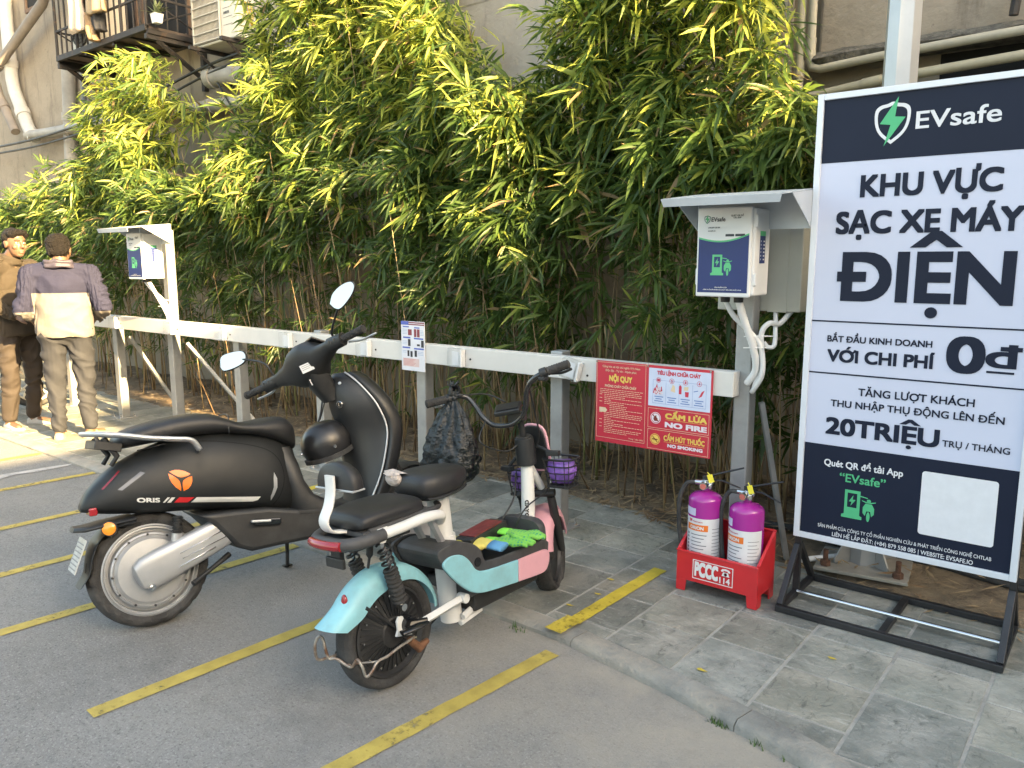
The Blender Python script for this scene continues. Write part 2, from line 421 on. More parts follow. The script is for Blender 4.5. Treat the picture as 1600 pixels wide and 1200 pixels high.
# yellow bay lines, worn paint lying on road and slabs
def worn(name, col):
    m = mat(name, col, .7, var=.2, vs=12, bump=.2, bs=120); N = m.node_tree.nodes; L = m.node_tree.links; b = N['Principled BSDF']
    tc = N.new('ShaderNodeTexCoord'); n = N.new('ShaderNodeTexNoise'); n.inputs['Scale'].default_value = 28; n.inputs['Detail'].default_value = 8; n.inputs['Roughness'].default_value = .75
    L.new(tc.outputs['Object'], n.inputs['Vector']); r = N.new('ShaderNodeMapRange'); n2 = N.new('ShaderNodeTexNoise'); n2.inputs['Scale'].default_value = 3.2; n2.inputs['Detail'].default_value = 5; L.new(tc.outputs['Object'], n2.inputs['Vector']); ad = N.new('ShaderNodeMath'); ad.operation = 'MULTIPLY_ADD'; L.new(n2.outputs['Fac'], ad.inputs[0]); ad.inputs[1].default_value = .55; L.new(n.outputs['Fac'], ad.inputs[2]); L.new(ad.outputs[0], r.inputs[0]); r.inputs[1].default_value = .52; r.inputs[2].default_value = .72; r.inputs[3].default_value = .05; r.inputs[4].default_value = .95
    L.new(r.outputs[0], b.inputs['Alpha']); return m
M_yel = worn('worn yellow road paint', (.44, .34, .075))
M_yel2 = worn('fresher yellow paint', (.52, .40, .04))
lines = [((-1.757, 1.30), (-1.655, 2.33), .068), ((-2.62, 1.03), (-2.53, 2.43), .068), ((-3.51, 1.06), (-3.40, 2.43), .066), ((-4.20, 0.9), (-4.12, 2.43), .064), ((-4.95, 1.0), (-4.88, 2.43), .064), ((-5.83, 1.0), (-5.74, 2.43), .064), ((-6.69, 1.0), (-6.66, 2.43), .064), ((-7.6, 1.0), (-7.55, 2.43), .064), ((-8.5, 1.0), (-8.45, 2.43), .064)]
def strip(a, b, w, z, m, name='bay_line'):
    a = Vector((*a, 0)); b = Vector((*b, 0)); t = (b - a); n_ = Vector((-t.y, t.x, 0)).normalized() * w / 2
    k = 26; vs = []; fs = []
    for i in range(k + 1):
        p = a + t * i / k; j1 = rng.uniform(-.05, .05); j2 = rng.uniform(-.05, .05)
        vs += [p + n_ * (1 + j1) + Vector((0, 0, z)), p - n_ * (1 + j2) + Vector((0, 0, z))]
        if i: fs.append((2 * i - 2, 2 * i - 1, 2 * i + 1, 2 * i))
    return struct(MB().add(vs, fs).build(name, m, sm=0))
for a, b, w in lines: strip(a, b, w, .004, M_yel)
for a, b in (((-1.705, 2.545), (-1.69, 3.27)), ((-3.38, 2.55), (-3.36, 3.3)), ((-4.12, 2.55), (-4.12, 3.3)), ((-2.53, 2.55), (-2.5, 3.3)), ((-4.93, 2.55), (-4.9, 3.3)), ((-5.76, 2.55), (-5.76, 3.3))): strip(a, b, .066, .0355, M_yel2)
strip((-1.712, 2.41), (-1.703, 2.56), .082, .0475, M_yel2)
blot = MB()
for (px, py, r_) in ((955, 905, .02), (935, 928, .018), (890, 945, .02), (1095, 1046, .022), (1300, 1028, .018)):
    c = g(px, py, .036)
    blot.add([c + Vector((r_ * 1.3 * math.cos(a) * rng.uniform(.3, 1.0), r_ * .5 * math.sin(a) * rng.uniform(.5, 1.1), 0)) for a in [k * math.pi / 7 for k in range(14)]], [tuple(range(14))])
struct(blot.build('paint_spill', M_yel2, sm=0))
sm_ = MB(); c = g(22, 741, .004); sm_.add([c + Vector((rng.uniform(-.04, .04) + .035 * math.cos(a), .42 * math.sin(a), 0)) for a in [k * math.pi / 10 for k in range(20)]], [tuple(range(20))])
struct(sm_.build('cement_smear', worn('cement smear', (.42, .41, .40)), sm=0))

# soil bed under the bamboo
def soilz(x, y):
    e = soil_edge(x); t = max(0, min(1, (y - e) / .7))
    return .026 + .07 * t + .035 * noise.noise(Vector((x * 2.3, y * 2.3, 0))) * min(1, t * 5) + .018 * noise.noise(Vector((x * 9, y * 9, 3))) * min(1, t * 5)
sb = MB(); NX, NY = 420, 22; vs = []
for i in range(NX + 1):
    x = -26 + 28 * (i / NX) ** .8 if i else -26
    e = soil_edge(x) + .05 * noise.noise(Vector((x * 3, 0, 9))) + .02 * noise.noise(Vector((x * 13, 0, 5)))
    for j in range(NY + 1):
        y = e + (5.1 - e) * j / NY
        vs.append((x, y, .012 if j == 0 else soilz(x, y) + .012))
sb.add(vs, [(i * (NY + 1) + j, (i + 1) * (NY + 1) + j, (i + 1) * (NY + 1) + j + 1, i * (NY + 1) + j + 1) for i in range(NX) for j in range(NY)])
struct(sb.build('soil_bed', mat('dry soil', (.20, .15, .095), .95, var=.35, vs=5, bump=.8, bs=50, col2=(.10, .075, .05), cs=7), sm=180))
# dry fallen leaves and stalks
lv = MB()
for i in range(5200):
    x = -9.5 + 9.6 * rng.random() ** .6; e = soil_edge(x); u = rng.random() ** 1.3
    y = e - .02 + u * 1.0 + (-.10 * rng.random() if rng.random() < .05 else 0)
    if x > -1.3 and rng.random() < .8 : continue
    z = soilz(x, y) + .016 + rng.random() * (.05 if u > .08 else .006) if y > e else .037
    a = rng.uniform(0, 6.28); ln = rng.uniform(.04, .13); w = rng.uniform(.003, .009); t = Vector((math.cos(a), math.sin(a), rng.uniform(-.12, .22))); s_ = Vector((-math.sin(a), math.cos(a), rng.uniform(-.3, .3)))
    c = Vector((x, y, z)); lv.add([c - t * ln / 2, c + s_ * w, c + t * ln / 2, c - s_ * w], [(0, 1, 2, 3)])
o = stuff(lv.build('leaf_litter', mat('dry leaves', (.34, .25, .14), .85, var=.45, vs=3, col2=(.20, .12, .06), cs=6), sm=0, fix=False))
tag(o, 'dry straw coloured bamboo leaves strewn along the soil bed', 'leaf litter')
gr = MB()
for (px, py, n_) in ((1128, 1133, 60), (1190, 1165, 25), (1250, 1196, 25), (810, 985, 20), (985, 755, 0)):
    c0 = g(px, py, .0)
    for i in range(n_):
        c = c0 + Vector((rng.gauss(0, .02), rng.gauss(0, .012), 0)); a = rng.uniform(0, 6.28); t = Vector((math.cos(a) * .5, math.sin(a) * .5, 1)) * rng.uniform(.012, .03); s_ = Vector((-math.sin(a), math.cos(a), 0)) * .003
        gr.add([c - s_, c + s_, c + t], [(0, 1, 2)])
tag(stuff(gr.build('kerb_weeds', mat('weed green', (.06, .11, .025), .7), sm=0, fix=False)), 'small green weeds sprouting from the kerb joint', 'weeds')
# ================================================================== THE BUILDING BEHIND
def plaster(name, col, col2, dark):
    m = mat(name, col, .9, var=.16, vs=1.1, bump=.35, bs=22, col2=col2, cs=2.2, lo=.47, hi=.66)
    N = m.node_tree.nodes; L = m.node_tree.links; b = N['Principled BSDF']; c = b.inputs['Base Color'].links[0].from_socket
    tc = N.new('ShaderNodeTexCoord')
    for sc_, a, e, cl, w, st in ((1.6, .55, .7, dark, .75, (2.2, 2.2, .35)), (14, .63, .72, tuple(x * .55 for x in dark), .7, (1, 1, 1)), (30, .64, .72, tuple(min(1, x * 1.3) for x in col), .6, (1, 1, 1))):
        mp_ = N.new('ShaderNodeMapping'); mp_.inputs['Scale'].default_value = st; L.new(tc.outputs['Object'], mp_.inputs[0])
        n = N.new('ShaderNodeTexNoise'); n.inputs['Scale'].default_value = sc_; n.inputs['Detail'].default_value = 9; n.inputs['Roughness'].default_value = .7; L.new(mp_.outputs[0], n.inputs['Vector'])
        r = N.new('ShaderNodeMapRange'); L.new(n.outputs['Fac'], r.inputs[0]); r.inputs[1].default_value = a; r.inputs[2].default_value = e; r.inputs[4].default_value = w
        x = N.new('ShaderNodeMix'); x.data_type = 'RGBA'; L.new(r.outputs[0], x.inputs[0]); L.new(c, x.inputs[6]); x.inputs[7].default_value = (*cl, 1); c = x.outputs[2]
    L.new(c, b.inputs['Base Color']); return m
M_old = plaster('stained old plaster', (.30, .255, .195), (.22, .185, .14), (.09, .075, .058))
M_grey = plaster('weathered grey render', (.38, .35, .305), (.31, .28, .24), (.17, .15, .125))
M_void = mat('dark opening', (.012, .012, .012), .9)
M_wood = mat('brown shutter wood', (.14, .09, .06), .8, var=.3, vs=8)
M_iron = mat('rusty black iron', (.028, .024, .022), .7, var=.3, vs=20, col2=(.10, .055, .03), cs=12, lo=.58, hi=.72)
M_pvc = mat('grimy grey pvc', (.30, .285, .255), .55, var=.2, vs=5, dust=.3)
M_pvcw = mat('white pvc', (.46, .46, .44), .45, var=.1, vs=5, dust=.2)
M_pvcd = mat('dark grey pvc', (.13, .135, .14), .5, var=.2, vs=6, dust=.2)
WV = 4.95
bld = thing('apartment_building', 'tall old apartment building with stained beige plaster behind the bamboo', 'building', (-8, WV, 0))
def lw(o, root):
    if o.parent is root: o.matrix_parent_inverse = Matrix.Translation(-root.location)
    return o
wb = MB()
wb.b2((-30, WV, -.3), (-7.14, WV + .4, 9)); wb.b2((-7.14, WV, -.3), (3, WV + .4, 3.36))
lw(wb.build('wall', M_old, bld, sm=0), bld)
wb = MB(); wb.b2((-7.14, WV - .11, 3.42), (-1.78, WV + .38, 9)); lw(wb.build('upper_wall', M_grey, bld, sm=0, bev=.02), bld)
wb = MB(); wb.b2((-4.7, WV - .105, 2.45), (-1.79, WV + .1, 3.43)); lw(wb.build('render_panel', M_grey, bld, sm=0), bld)
wb = MB(); wb.b2((-1.62, WV - .06, 2.66), (3, WV + .38, 9)); lw(wb.build('rough_wall', plaster('rough plaster', (.30, .255, .20), (.25, .21, .16), (.13, .105, .08)), bld, sm=0, bev=.02), bld)
# rough broken ledge on the right
lb = MB(); n = 60; rings = []
for i in range(n + 1):
    x = -1.62 + 4.6 * i / n; j = [noise.noise(Vector((x * 9, k * 3.1, 2))) * .022 for k in range(5)]
    rings.append([Vector((x, WV, 2.60 + j[0])), Vector((x, WV - .13 + j[1], 2.61 + j[1])), Vector((x, WV - .15 + j[2], 2.645 + j[2])), Vector((x, WV - .09 + j[3], 2.69 + j[3])), Vector((x, WV, 2.70))])
lb.loft(rings); lw(lb.build('ledge', mat('mossy concrete', (.12, .11, .09), .95, var=.5, vs=18, bump=.8, bs=60), bld, sm=0), bld)
def window(x0, x1, z0, z1, name='window', y=WV):
    b = MB(); b.b2((x0, y - .004, z0), (x1, y + .05, z1)); w = lw(b.build(name, M_void, bld, sm=0), bld)
    f = MB(); t = .05
    f.b2((x0 - t, y - .03, z0 - t), (x0, y + .02, z1 + t)); f.b2((x1, y - .03, z0 - t), (x1 + t, y + .02, z1 + t)); f.b2((x0, y - .03, z0 - t), (x1, y + .02, z0)); f.b2((x0, y - .03, z1), (x1, y + .02, z1 + t))
    ff = f.build('frame', M_wood, w, sm=0, bev=.004); return w
window(-9.35, -8.45, 3.95, 5.6); window(-10.0, -9.55, 3.9, 5.9, 'balcony_door'); window(-12.55, -11.95, 4.95, 5.8)
b = MB(); b.b2((-.98, WV - .004, 2.33), (2.2, WV + .05, 2.595)); lw(b.build('dark_opening', M_void, bld, sm=0), bld)
# brick patch behind the leaves
def brick():
    m = mat('old brick patch', (.2, .1, .07), .9); N = m.node_tree.nodes; L = m.node_tree.links
    t = N.new('ShaderNodeTexBrick'); t.inputs['Scale'].default_value = 5; t.inputs['Color1'].default_value = (.22, .10, .075, 1); t.inputs['Color2'].default_value = (.15, .075, .055, 1); t.inputs['Mortar'].default_value = (.28, .25, .21, 1)
    tc = N.new('ShaderNodeTexCoord'); mp_ = N.new('ShaderNodeMapping'); mp_.inputs['Rotation'].default_value = (R(90), 0, 0); L.new(tc.outputs['Object'], mp_.inputs[0]); L.new(mp_.outputs[0], t.inputs['Vector'])
    L.new(t.outputs[0], N['Principled BSDF'].inputs['Base Color']); return m
b = MB(); b.b2((-7.6, WV - .02, 2.0), (-5.9, WV + .05, 2.75)); M_brick = brick(); lw(b.build('brick_patch', M_brick, bld, sm=0), bld)

# neighbouring block across the lot (unseen, right of the viewer; its roof edge shades the bays)
nb = thing('neighbouring_block', 'plain pale neighbouring block across the lot to the right', 'building', (12, -8, 0))
b = MB()
for a_, b_, h_ in ((-24, 1.5, 6.3), (1.5, 1.92, 6.85), (1.92, 14, 6.35)): b.b2((9, a_, -.2), (15, b_, h_))  # middle roof step raised to shade the pavement by the rail
b2_ = MB(); b2_.b2((9.2, 2.28, 10.7), (14, 3.7, 14.2)); b2_.b2((9.2, 2.68, 8.35), (14, 3.7, 10.7)); lw(b2_.build('shade_box', mat('shade box concrete', (.30, .29, .27), .9), nb, sm=0), nb)  # unseen box added over the roof to shade the left wall and balcony
for px_, py_ in ((9.4, 2.8), (13.8, 2.8), (9.4, 3.6), (13.8, 3.6)):
    b2_ = MB(); b2_.b2((px_ - .1, py_ - .1, 6.3), (px_ + .1, py_ + .1, 8.36)); lw(b2_.build('shade_box_leg', M_iron, nb, sm=0), nb)  # legs under the added shading box
lw(b.build('wall', mat('pale block plaster', (.34, .31, .27), .9), nb, sm=0), nb)
b = MB(); b.b2((9.01, 1.95, 6.2), (9.1, 2.29, 7.95)); lw(b.build('shade_pier', mat('pale shade pier plaster', (.34, .31, .27), .9), nb, sm=0), nb)  # unseen thin wall added to keep the lower hedge front in shade
for k in range(9):
    for lv_ in range(2):
        b = MB(); b.b2((8.97, -22 + 3.4 * k, 1.2 + 2.7 * lv_), (9.02, -20.6 + 3.4 * k, 2.5 + 2.7 * lv_)); lw(b.build('window', M_void, nb, sm=0), nb)

# pipes on the wall
def pipe(name, label, pts, r, m, sleeve=(), k=1):
    b = MB(); P = [Vector(p) for p in pts]; b.tube(P if k == 1 else spl(P, k), r, 12)
    o = b.build(name, m, sm=60); tag(o, label, 'pipe', 'pipes and cables on the wall')
    if sleeve:
        for i, t in sleeve:
            c = MB(); a, e = P[i], P[i + 1]; p = a.lerp(e, t); d = (e - a).normalized() * .05; c.cyl(p - d, p + d, r * 1.17); c.build('coupling', m, o, sm=60)
    return o
pipe('drain_pipe', 'white vertical pvc pipe bending near the left edge', [(-13.04, 4.84, 7), (-13.03, 4.84, 4.07), (-12.98, 4.84, 3.9), (-12.61, 4.84, 3.35), (-12.45, 4.84, 3.2)], .085, M_pvcw, ((0, .93), (2, .6)))
pipe('drain_pipe', 'brown diagonal pipe descending from balcony to left edge', [(-11.0, 4.72, 5.3), (-11.52, 4.72, 4.78), (-13.3, 4.72, 4.2), (-13.32, 4.72, 4.05), (-13.22, 4.72, 3.85), (-12.75, 4.72, 3.3)], .062, mat('brown pvc', (.20, .175, .15), .6, dust=.2), ((1, .9), (4, .3)))
pipe('drain_pipe', 'thick upright grey pipe under the balcony corner', [(-11.25, 4.86, 3.95), (-11.47, 4.86, 2.0)], .085, M_pvc, ((0, .3), (0, .62)))
pipe('drain_pipe', 'thin upright pipe left of the black bracket', [(-10.92, 4.88, 3.9), (-10.88, 4.88, 2.2)], .03, M_pvcd)
pipe('drain_pipe', 'long sloping grey pipe running behind the bamboo plume', [(-12.6, 4.82, 3.25), (-12.0, 4.82, 3.22), (-8.44, 4.82, 3.12), (-7.03, 4.82, 3.07)], .07, M_pvc, ((1, .2), (1, .7), (2, .4)))
pipe('drain_pipe', 'short thick capped pipe below the air conditioner', [(-7.82, 4.80, 3.375), (-7.0, 4.80, 3.34)], .095, M_pvc, ((0, .04), (0, .6)))
pipe('drain_pipe', 'slim grey pipe down the corner beside the air conditioner', [(-6.95, 4.80, 4.6), (-6.96, 4.80, 3.5), (-7.0, 4.80, 2.4)], .035, M_pvc)
pipe('drain_pipe', 'dark pipe under the grey overhang, nearer the corner', [(-6.72, 4.84, 3.38), (-6.66, 4.84, 2.3)], .05, M_pvcd, ((0, .5),))
pipe('drain_pipe', 'dark pipe under the grey overhang, farther from the corner', [(-6.52, 4.84, 3.38), (-6.44, 4.84, 2.3)], .05, M_pvcd, ((0, .4),))
pipe('drain_pipe', 'slim upright pipe at the rough wall edge right of bamboo', [(-1.715, 4.83, 5), (-1.70, 4.83, 2.47), (-1.69, 4.83, 2.44), (-1.66, 4.83, 2.435), (-1.22, 4.80, 2.475), (-.59, 4.78, 2.50), (1, 4.78, 2.54)], .026, mat('yellowed pvc', (.38, .34, .24), .5, dust=.3), ((0, .95), (3, .85)))
pipe('drain_pipe', 'pale upright pipe ending in the elbow on the ledge', [(-1.64, 4.83, 5), (-1.64, 4.83, 2.64), (-1.63, 4.83, 2.60), (-1.58, 4.83, 2.585), (-1.2, 4.79, 2.60), (.8, 4.76, 2.66)], .024, mat('cream pvc', (.42, .38, .29), .5, dust=.3), ((0, .97),))
b = MB(); b.tube([(-.62, 4.80, 2.95), (-.64, 4.80, 2.70)], .022, 8); tag(b.build('steel_bar', M_iron), 'short dark bar fixed to the rough wall at upper right', 'bar')
def cable(label, pts, r, m=M_black):
    b = MB(); b.tube(spl([Vector(p) for p in pts], 8), r, 6); tag(b.build('cable', m, sm=180), label, 'cable', 'pipes and cables on the wall')
cable('upper black cable sagging from the grey overhang to the left', [(-4.2, 4.70, 3.62), (-6.31, 4.70, 3.52), (-7.64, 4.70, 3.47), (-9.57, 4.70, 3.26), (-11.95, 4.70, 3.14), (-14.5, 4.70, 3.16)], .016)
cable('lower black cable sagging from the grey overhang to the left', [(-4.2, 4.72, 3.57), (-6.31, 4.72, 3.48), (-7.64, 4.72, 3.40), (-9.57, 4.72, 3.16), (-11.95, 4.72, 3.05), (-14.5, 4.72, 3.08)], .014)
cable('loose black cable hanging below the air conditioner', [(-7.9, 4.74, 3.5), (-7.7, 4.74, 3.38), (-7.35, 4.74, 3.0), (-7.0, 4.74, 2.75), (-6.5, 4.74, 2.72)], .010)

# iron balcony cage
cg = thing('balcony_cage', 'black iron balcony cage bracketed high on the wall', 'balcony', (-9.2, 4.6, 3.84))
X0, X1, Y0, Y1, Z0 = -10.2, -8.12, 4.30, 4.93, 3.84
b = MB(); b.b2((X0, Y0, Z0 - .03), (X1, Y1, Z0)); lw(b.build('floor', mat('rusty sheet floor', (.13, .10, .08), .8, var=.4, vs=4, col2=(.06, .04, .03)), cg, sm=0), cg)
b = MB()
for y in (Y0, Y1 - .02): b.box(((X0 + X1) / 2, y, Z0 - .02), (X1 - X0, .045, .06))
for x in (X0, -9.5, -8.85, X1): b.box((x, (Y0 + Y1) / 2, Z0 - .055), (.045, Y1 - Y0, .05))
for k in range(7): b.box((X0 + .15 + k * .3, (Y0 + Y1) / 2, Z0 - .04), (.02, Y1 - Y0, .018))
lw(b.build('floor_frame', M_iron, cg, sm=0, bev=.003), cg)
b = MB(); k = 0; x = X0
while x <= X1 + .01:
    b.cyl((x, Y0, Z0), (x, Y0, 6.2), .010 if k % 4 else .017, n=8); x += .13; k += 1
for z in (4.12, 4.55, 5.2): b.box(((X0 + X1) / 2, Y0, z), (X1 - X0, .02, .02))
lw(b.build('front_bars', M_iron, cg, sm=40), cg)
for xx, nm in ((X0, 'side_bars'), (X1, 'side_bars')):
    b = MB()
    for k in range(1, 6): b.cyl((xx, Y0 + k * .11, Z0), (xx, Y0 + k * .11, 6.2), .010, n=8)
    for z in (4.12, 4.55): b.box((xx, (Y0 + Y1) / 2, z), (.02, Y1 - Y0, .02))
    b.cyl((xx, Y0, Z0), (xx, Y1, 4.12), .009, n=6); b.cyl((xx, Y1, Z0), (xx, Y0, 4.12), .009, n=6)
    lw(b.build(nm, M_iron, cg, sm=40), cg)
for xx in (-10.18, -8.14):
    b = MB(); b.box((xx, 4.62, Z0 - .1), (.05, .66, .05)); b.box((xx, 4.92, 3.56), (.055, .05, .52)); b.tube([(xx, 4.40, Z0 - .11), (xx, 4.90, 3.42)], .028, 4)
    lw(b.build('bracket', M_iron, cg, sm=0), cg)
# condenser with a round grille standing in the cage
def condenser(name, label, x0, x1, y0, y1, z0, z1, m):
    r_ = thing(name, label, 'air conditioner', ((x0 + x1) / 2, (y0 + y1) / 2, z0))
    b = MB(); b.b2((x0, y0, z0), (x1, y1, z1)); lw(b.build('casing', m, r_, sm=0, bev=.015, seg=3), r_); return r_
M_ac = mat('cream ac casing', (.56, .53, .45), .5, var=.06, dust=.2)
M_fin = mat('dark ac fins', (.085, .078, .062), .7, var=.3, vs=30)
a2 = condenser('air_conditioner', 'older air conditioner with round dark grille behind balcony bars', -10.12, -9.52, 4.42, 4.80, 3.87, 4.5, M_ac)
b = MB(); b.lathe([(.235, 0), (.235, .02), (.21, .028), (0.0, .028)], (-9.83, 4.418, 4.16), (0, -1, 0), 36); f = lw(b.build('fan_grille', M_fin, a2), a2)
b = MB()
for rr in (.05, .09, .13, .17, .205): b.torus((-9.83, 4.385, 4.16), (0, 1, 0), rr, .004, 36, 5)
for k in range(8):
    a = k * math.pi / 8; b.cyl((-9.83 - .21 * math.cos(a), 4.385, 4.16 - .21 * math.sin(a)), (-9.83 + .21 * math.cos(a), 4.385, 4.16 + .21 * math.sin(a)), .004, n=5)
lw(b.build('guard_wires', M_iron, a2), a2)
# main condenser with its emblem
a1 = condenser('air_conditioner', 'cream air conditioner unit with blue triangle emblem on wall bracket', -7.77, -6.99, 4.50, 4.80, 3.655, 4.22, M_ac)
b = MB(); b.b2((-7.745, 4.492, 3.675), (-7.27, 4.505, 4.20)); gr_ = lw(b.build('fan_opening', M_fin, a1, sm=0), a1)
b = MB()
for k in range(7): b.box((-7.508, 4.484, 3.69 + k * .083), (.478, .014, .009))
for k in range(22): b.box((-7.735 + k * .0216, 4.487, 3.935), (.003, .006, .52))
for x in (-7.745, -7.27): b.box((x, 4.486, 3.94), (.012, .016, .54))
lw(b.build('fan_guard', mat('cream wire', (.50, .47, .40), .5), a1, sm=0), a1)
b = MB(); b.prism([(-7.225, 4.155), (-7.09, 4.155), (-7.185, 3.985)], (0, 4.497, 0), (1, 0, 0), (0, 0, 1), -.002) if False else b.plate([(-7.225, 4.155), (-7.185, 3.985), (-7.09, 4.155)], (0, 4.4965, 0), (1, 0, 0), (0, 0, 1))
lw(b.build('emblem', flatmat('emblem light blue', (.10, .46, .66)), a1, sm=0), a1)
b = MB(); b.plate([(-7.222, 4.152), (-7.207, 4.075), (-7.165, 4.152)], (0, 4.4955, 0), (1, 0, 0), (0, 0, 1)); lw(b.build('emblem_corner', flatmat('emblem dark', (.03, .06, .08)), a1, sm=0), a1)
b = MB(); text(b, 'DAIKIN', (0, 4.4975, 0), (1, 0, 0), (0, 0, 1), -7.225, -7.075, 4.168, .036, .03); lw(b.build('lettering', flatmat('emblem blue', (.04, .25, .50)), a1, sm=0), a1)
b = MB(); text(b, 'INVERTER', (0, 4.4975, 0), (1, 0, 0), (0, 0, 1), -7.215, -7.12, 3.89, .022, .04)
for z in (3.945, 3.86, 3.79): b.box((-7.15, 4.4985, z), (.15, .002, .003))
lw(b.build('rating_text', flatmat('dark print', (.06, .06, .06)), a1, sm=0), a1)
b = MB(); b.box((-6.975, 4.62, 4.06), (.03, .12, .17)); lw(b.build('side_cover', M_ac, a1, sm=0, bev=.008), a1)
b = MB()
for k in range(3): b.tube(spl([(-6.97, 4.58 + .03 * k, 3.98), (-6.955, 4.58 + .03 * k, 3.88), (-6.96, 4.62 + .02 * k, 3.80), (-6.98, 4.66, 3.77)], 5), .006, 6)
lw(b.build('wiring', mat('yellow wire', (.55, .38, .03), .5), a1, sm=180), a1)
b = MB(); b.tube(spl([(-6.98, 4.66, 3.80), (-6.93, 4.72, 3.86), (-6.92, 4.80, 3.80), (-6.95, 4.84, 3.7)], 6), .032, 10); lw(b.build('insulated_hose', M_pvcw, a1, sm=180), a1)
for x in (-7.66, -7.1):
    b = MB(); b.box((x, 4.66, 3.635), (.04, .56, .035)); b.box((x, 4.91, 3.45), (.04, .04, .42)); b.tube([(x, 4.45, 3.62), (x, 4.90, 3.30)], .016, 4); lw(b.build('bracket', M_iron, a1, sm=0), a1)
a1.location += Vector((0, .10, -.045))
# washing on the cage front
def cloth(name, label, pts, w0, w1, m, y=4.22, seed=0):
    b = MB(); n = 16; k_ = 20; P = spl([Vector(p) for p in pts], 5); rings = []
    for i, p in enumerate(P):
        t = i / (len(P) - 1); w = w0 + (w1 - w0) * t
        rings.append([p + Vector((w * math.cos(2 * math.pi * k / k_), .05 * math.sin(2 * math.pi * k / k_) + .022 * math.sin(5 * 2 * math.pi * k / k_ + seed + t * 2), .012 * math.sin(3 * 2 * math.pi * k / k_ + seed))) for k in range(k_)])
    b.loft(rings); return tag(b.build(name, m, sm=180), label, 'laundry', 'washing on the balcony cage')
cloth('shirt', 'pale beige shirt hanging leftmost on the balcony cage', [(-9.42, 4.2, 4.75), (-9.42, 4.2, 4.4), (-9.40, 4.2, 4.15), (-9.41, 4.2, 3.97)], .13, .155, mat('beige cloth', (.50, .42, .34), .9), seed=1)
cloth('cloth', 'red cloth hung between the beige shirt and trousers', [(-9.17, 4.23, 4.75), (-9.18, 4.23, 4.5), (-9.18, 4.23, 4.28)], .09, .05, mat('red cloth', (.45, .04, .08), .9), seed=2)
cloth('trousers', 'tan trousers hanging right of the red cloth', [(-8.98, 4.2, 4.75), (-8.98, 4.2, 4.45), (-8.95, 4.2, 4.2), (-8.95, 4.2, 4.08)], .13, .17, mat('tan cloth', (.36, .28, .18), .9), seed=3)
cloth('jacket', 'dark rolled garment hanging below the tan trousers', [(-9.03, 4.25, 4.15), (-9.02, 4.25, 4.0), (-8.98, 4.25, 3.92)], .09, .06, mat('dark cloth', (.04, .04, .045), .9), seed=4)
cloth('sock', 'small brown sock dangling lowest from the washing', [(-9.14, 4.22, 4.1), (-9.13, 4.22, 3.95), (-9.08, 4.22, 3.83)], .045, .05, mat('brown cloth', (.25, .17, .10), .9), seed=5)
pp = thing('potted_plant', 'spiky potted plant in white pot on the balcony corner', 'plant', (-8.02, 4.36, 3.85))
b = MB(); b.lathe([(.05, 0), (.065, .085), (.07, .09), (.055, .09)], (0, 0, 0), (0, 0, 1), 4); b.build('pot', M_white, pp, sm=0)
def blade(mb, p, d, ln, w, droop, n=4, side=None):
    d = Vector(d).normalized(); s_ = side or d.cross(Vector((0, 0, 1))).normalized(); vs = []; fs = []
    for i in range(n + 1):
        t = i / n; c = p + d * ln * t + Vector((0, 0, -droop * t * t)); ww = w * (1 - t) ** .6 * min(1, t * 3 + .5)
        vs += [c - s_ * ww, c + s_ * ww]
        if i: fs.append((2 * i - 2, 2 * i - 1, 2 * i + 1, 2 * i))
    mb.add(vs, fs)
b = MB()
for k in range(26):
    a = rng.uniform(0, 6.28); e = rng.uniform(.25, 1.4); blade(b, Vector((0, 0, .09)), (math.cos(a) * math.cos(e), math.sin(a) * math.cos(e), math.sin(e)), rng.uniform(.13, .22), .018, rng.uniform(0, .07))
b.build('leaves', mat('striped leaf', (.10, .14, .05), .5, var=.3, vs=30, col2=(.35, .38, .2), cs=30), pp, sm=0, fix=False)

# ================================================================== BAMBOO
def leafmat():
    m = bpy.data.materials.new('bamboo leaf'); m.use_nodes = True; N = m.node_tree.nodes; L = m.node_tree.links
    b = N['Principled BSDF']; b.inputs['Roughness'].default_value = .42; b.inputs['Specular IOR Level'].default_value = .45
    at = N.new('ShaderNodeVertexColor'); at.layer_name = 'tone'
    L.new(at.outputs[0], b.inputs['Base Color'])
    tr = N.new('ShaderNodeBsdfTranslucent'); hs = N.new('ShaderNodeHueSaturation'); hs.inputs['Value'].default_value = 2.2; hs.inputs['Hue'].default_value = .485; L.new(at.outputs[0], hs.inputs['Color']); L.new(hs.outputs[0], tr.inputs['Color'])
    mx = N.new('ShaderNodeMixShader'); mx.inputs[0].default_value = .42; L.new(b.outputs[0], mx.inputs[1]); L.new(tr.outputs[0], mx.inputs[2]); L.new(mx.outputs[0], N['Material Output'].inputs[0]); return m
M_leaf = leafmat()
M_cane = [mat('bamboo cane tan', (.30, .22, .11), .55, var=.35, vs=9), mat('bamboo cane green', (.20, .20, .07), .5, var=.3, vs=9), mat('bamboo cane dry', (.20, .13, .07), .7, var=.4, vs=9)]
TOP = [(-15, 2.5), (-12, 2.15), (-10.6, 2.3), (-9.6, 2.5), (-9.0, 2.9), (-8.45, 3.6), (-7.9, 3.5), (-7.55, 2.3), (-6.5, 2.15), (-6.1, 3.2), (-5.7, 3.9), (-4.4, 4.0), (-4.0, 3.3), (-3.6, 2.75), (-3.15, 2.45), (-2.9, 3.1), (-2.3, 3.75), (-1.75, 3.6), (-1.5, 2.25), (-1.0, 1.9), (0.6, 1.75)]
nr = np.random.default_rng(11)
def norm(a): return a / np.maximum(np.linalg.norm(a, axis=-1, keepdims=True), 1e-9)
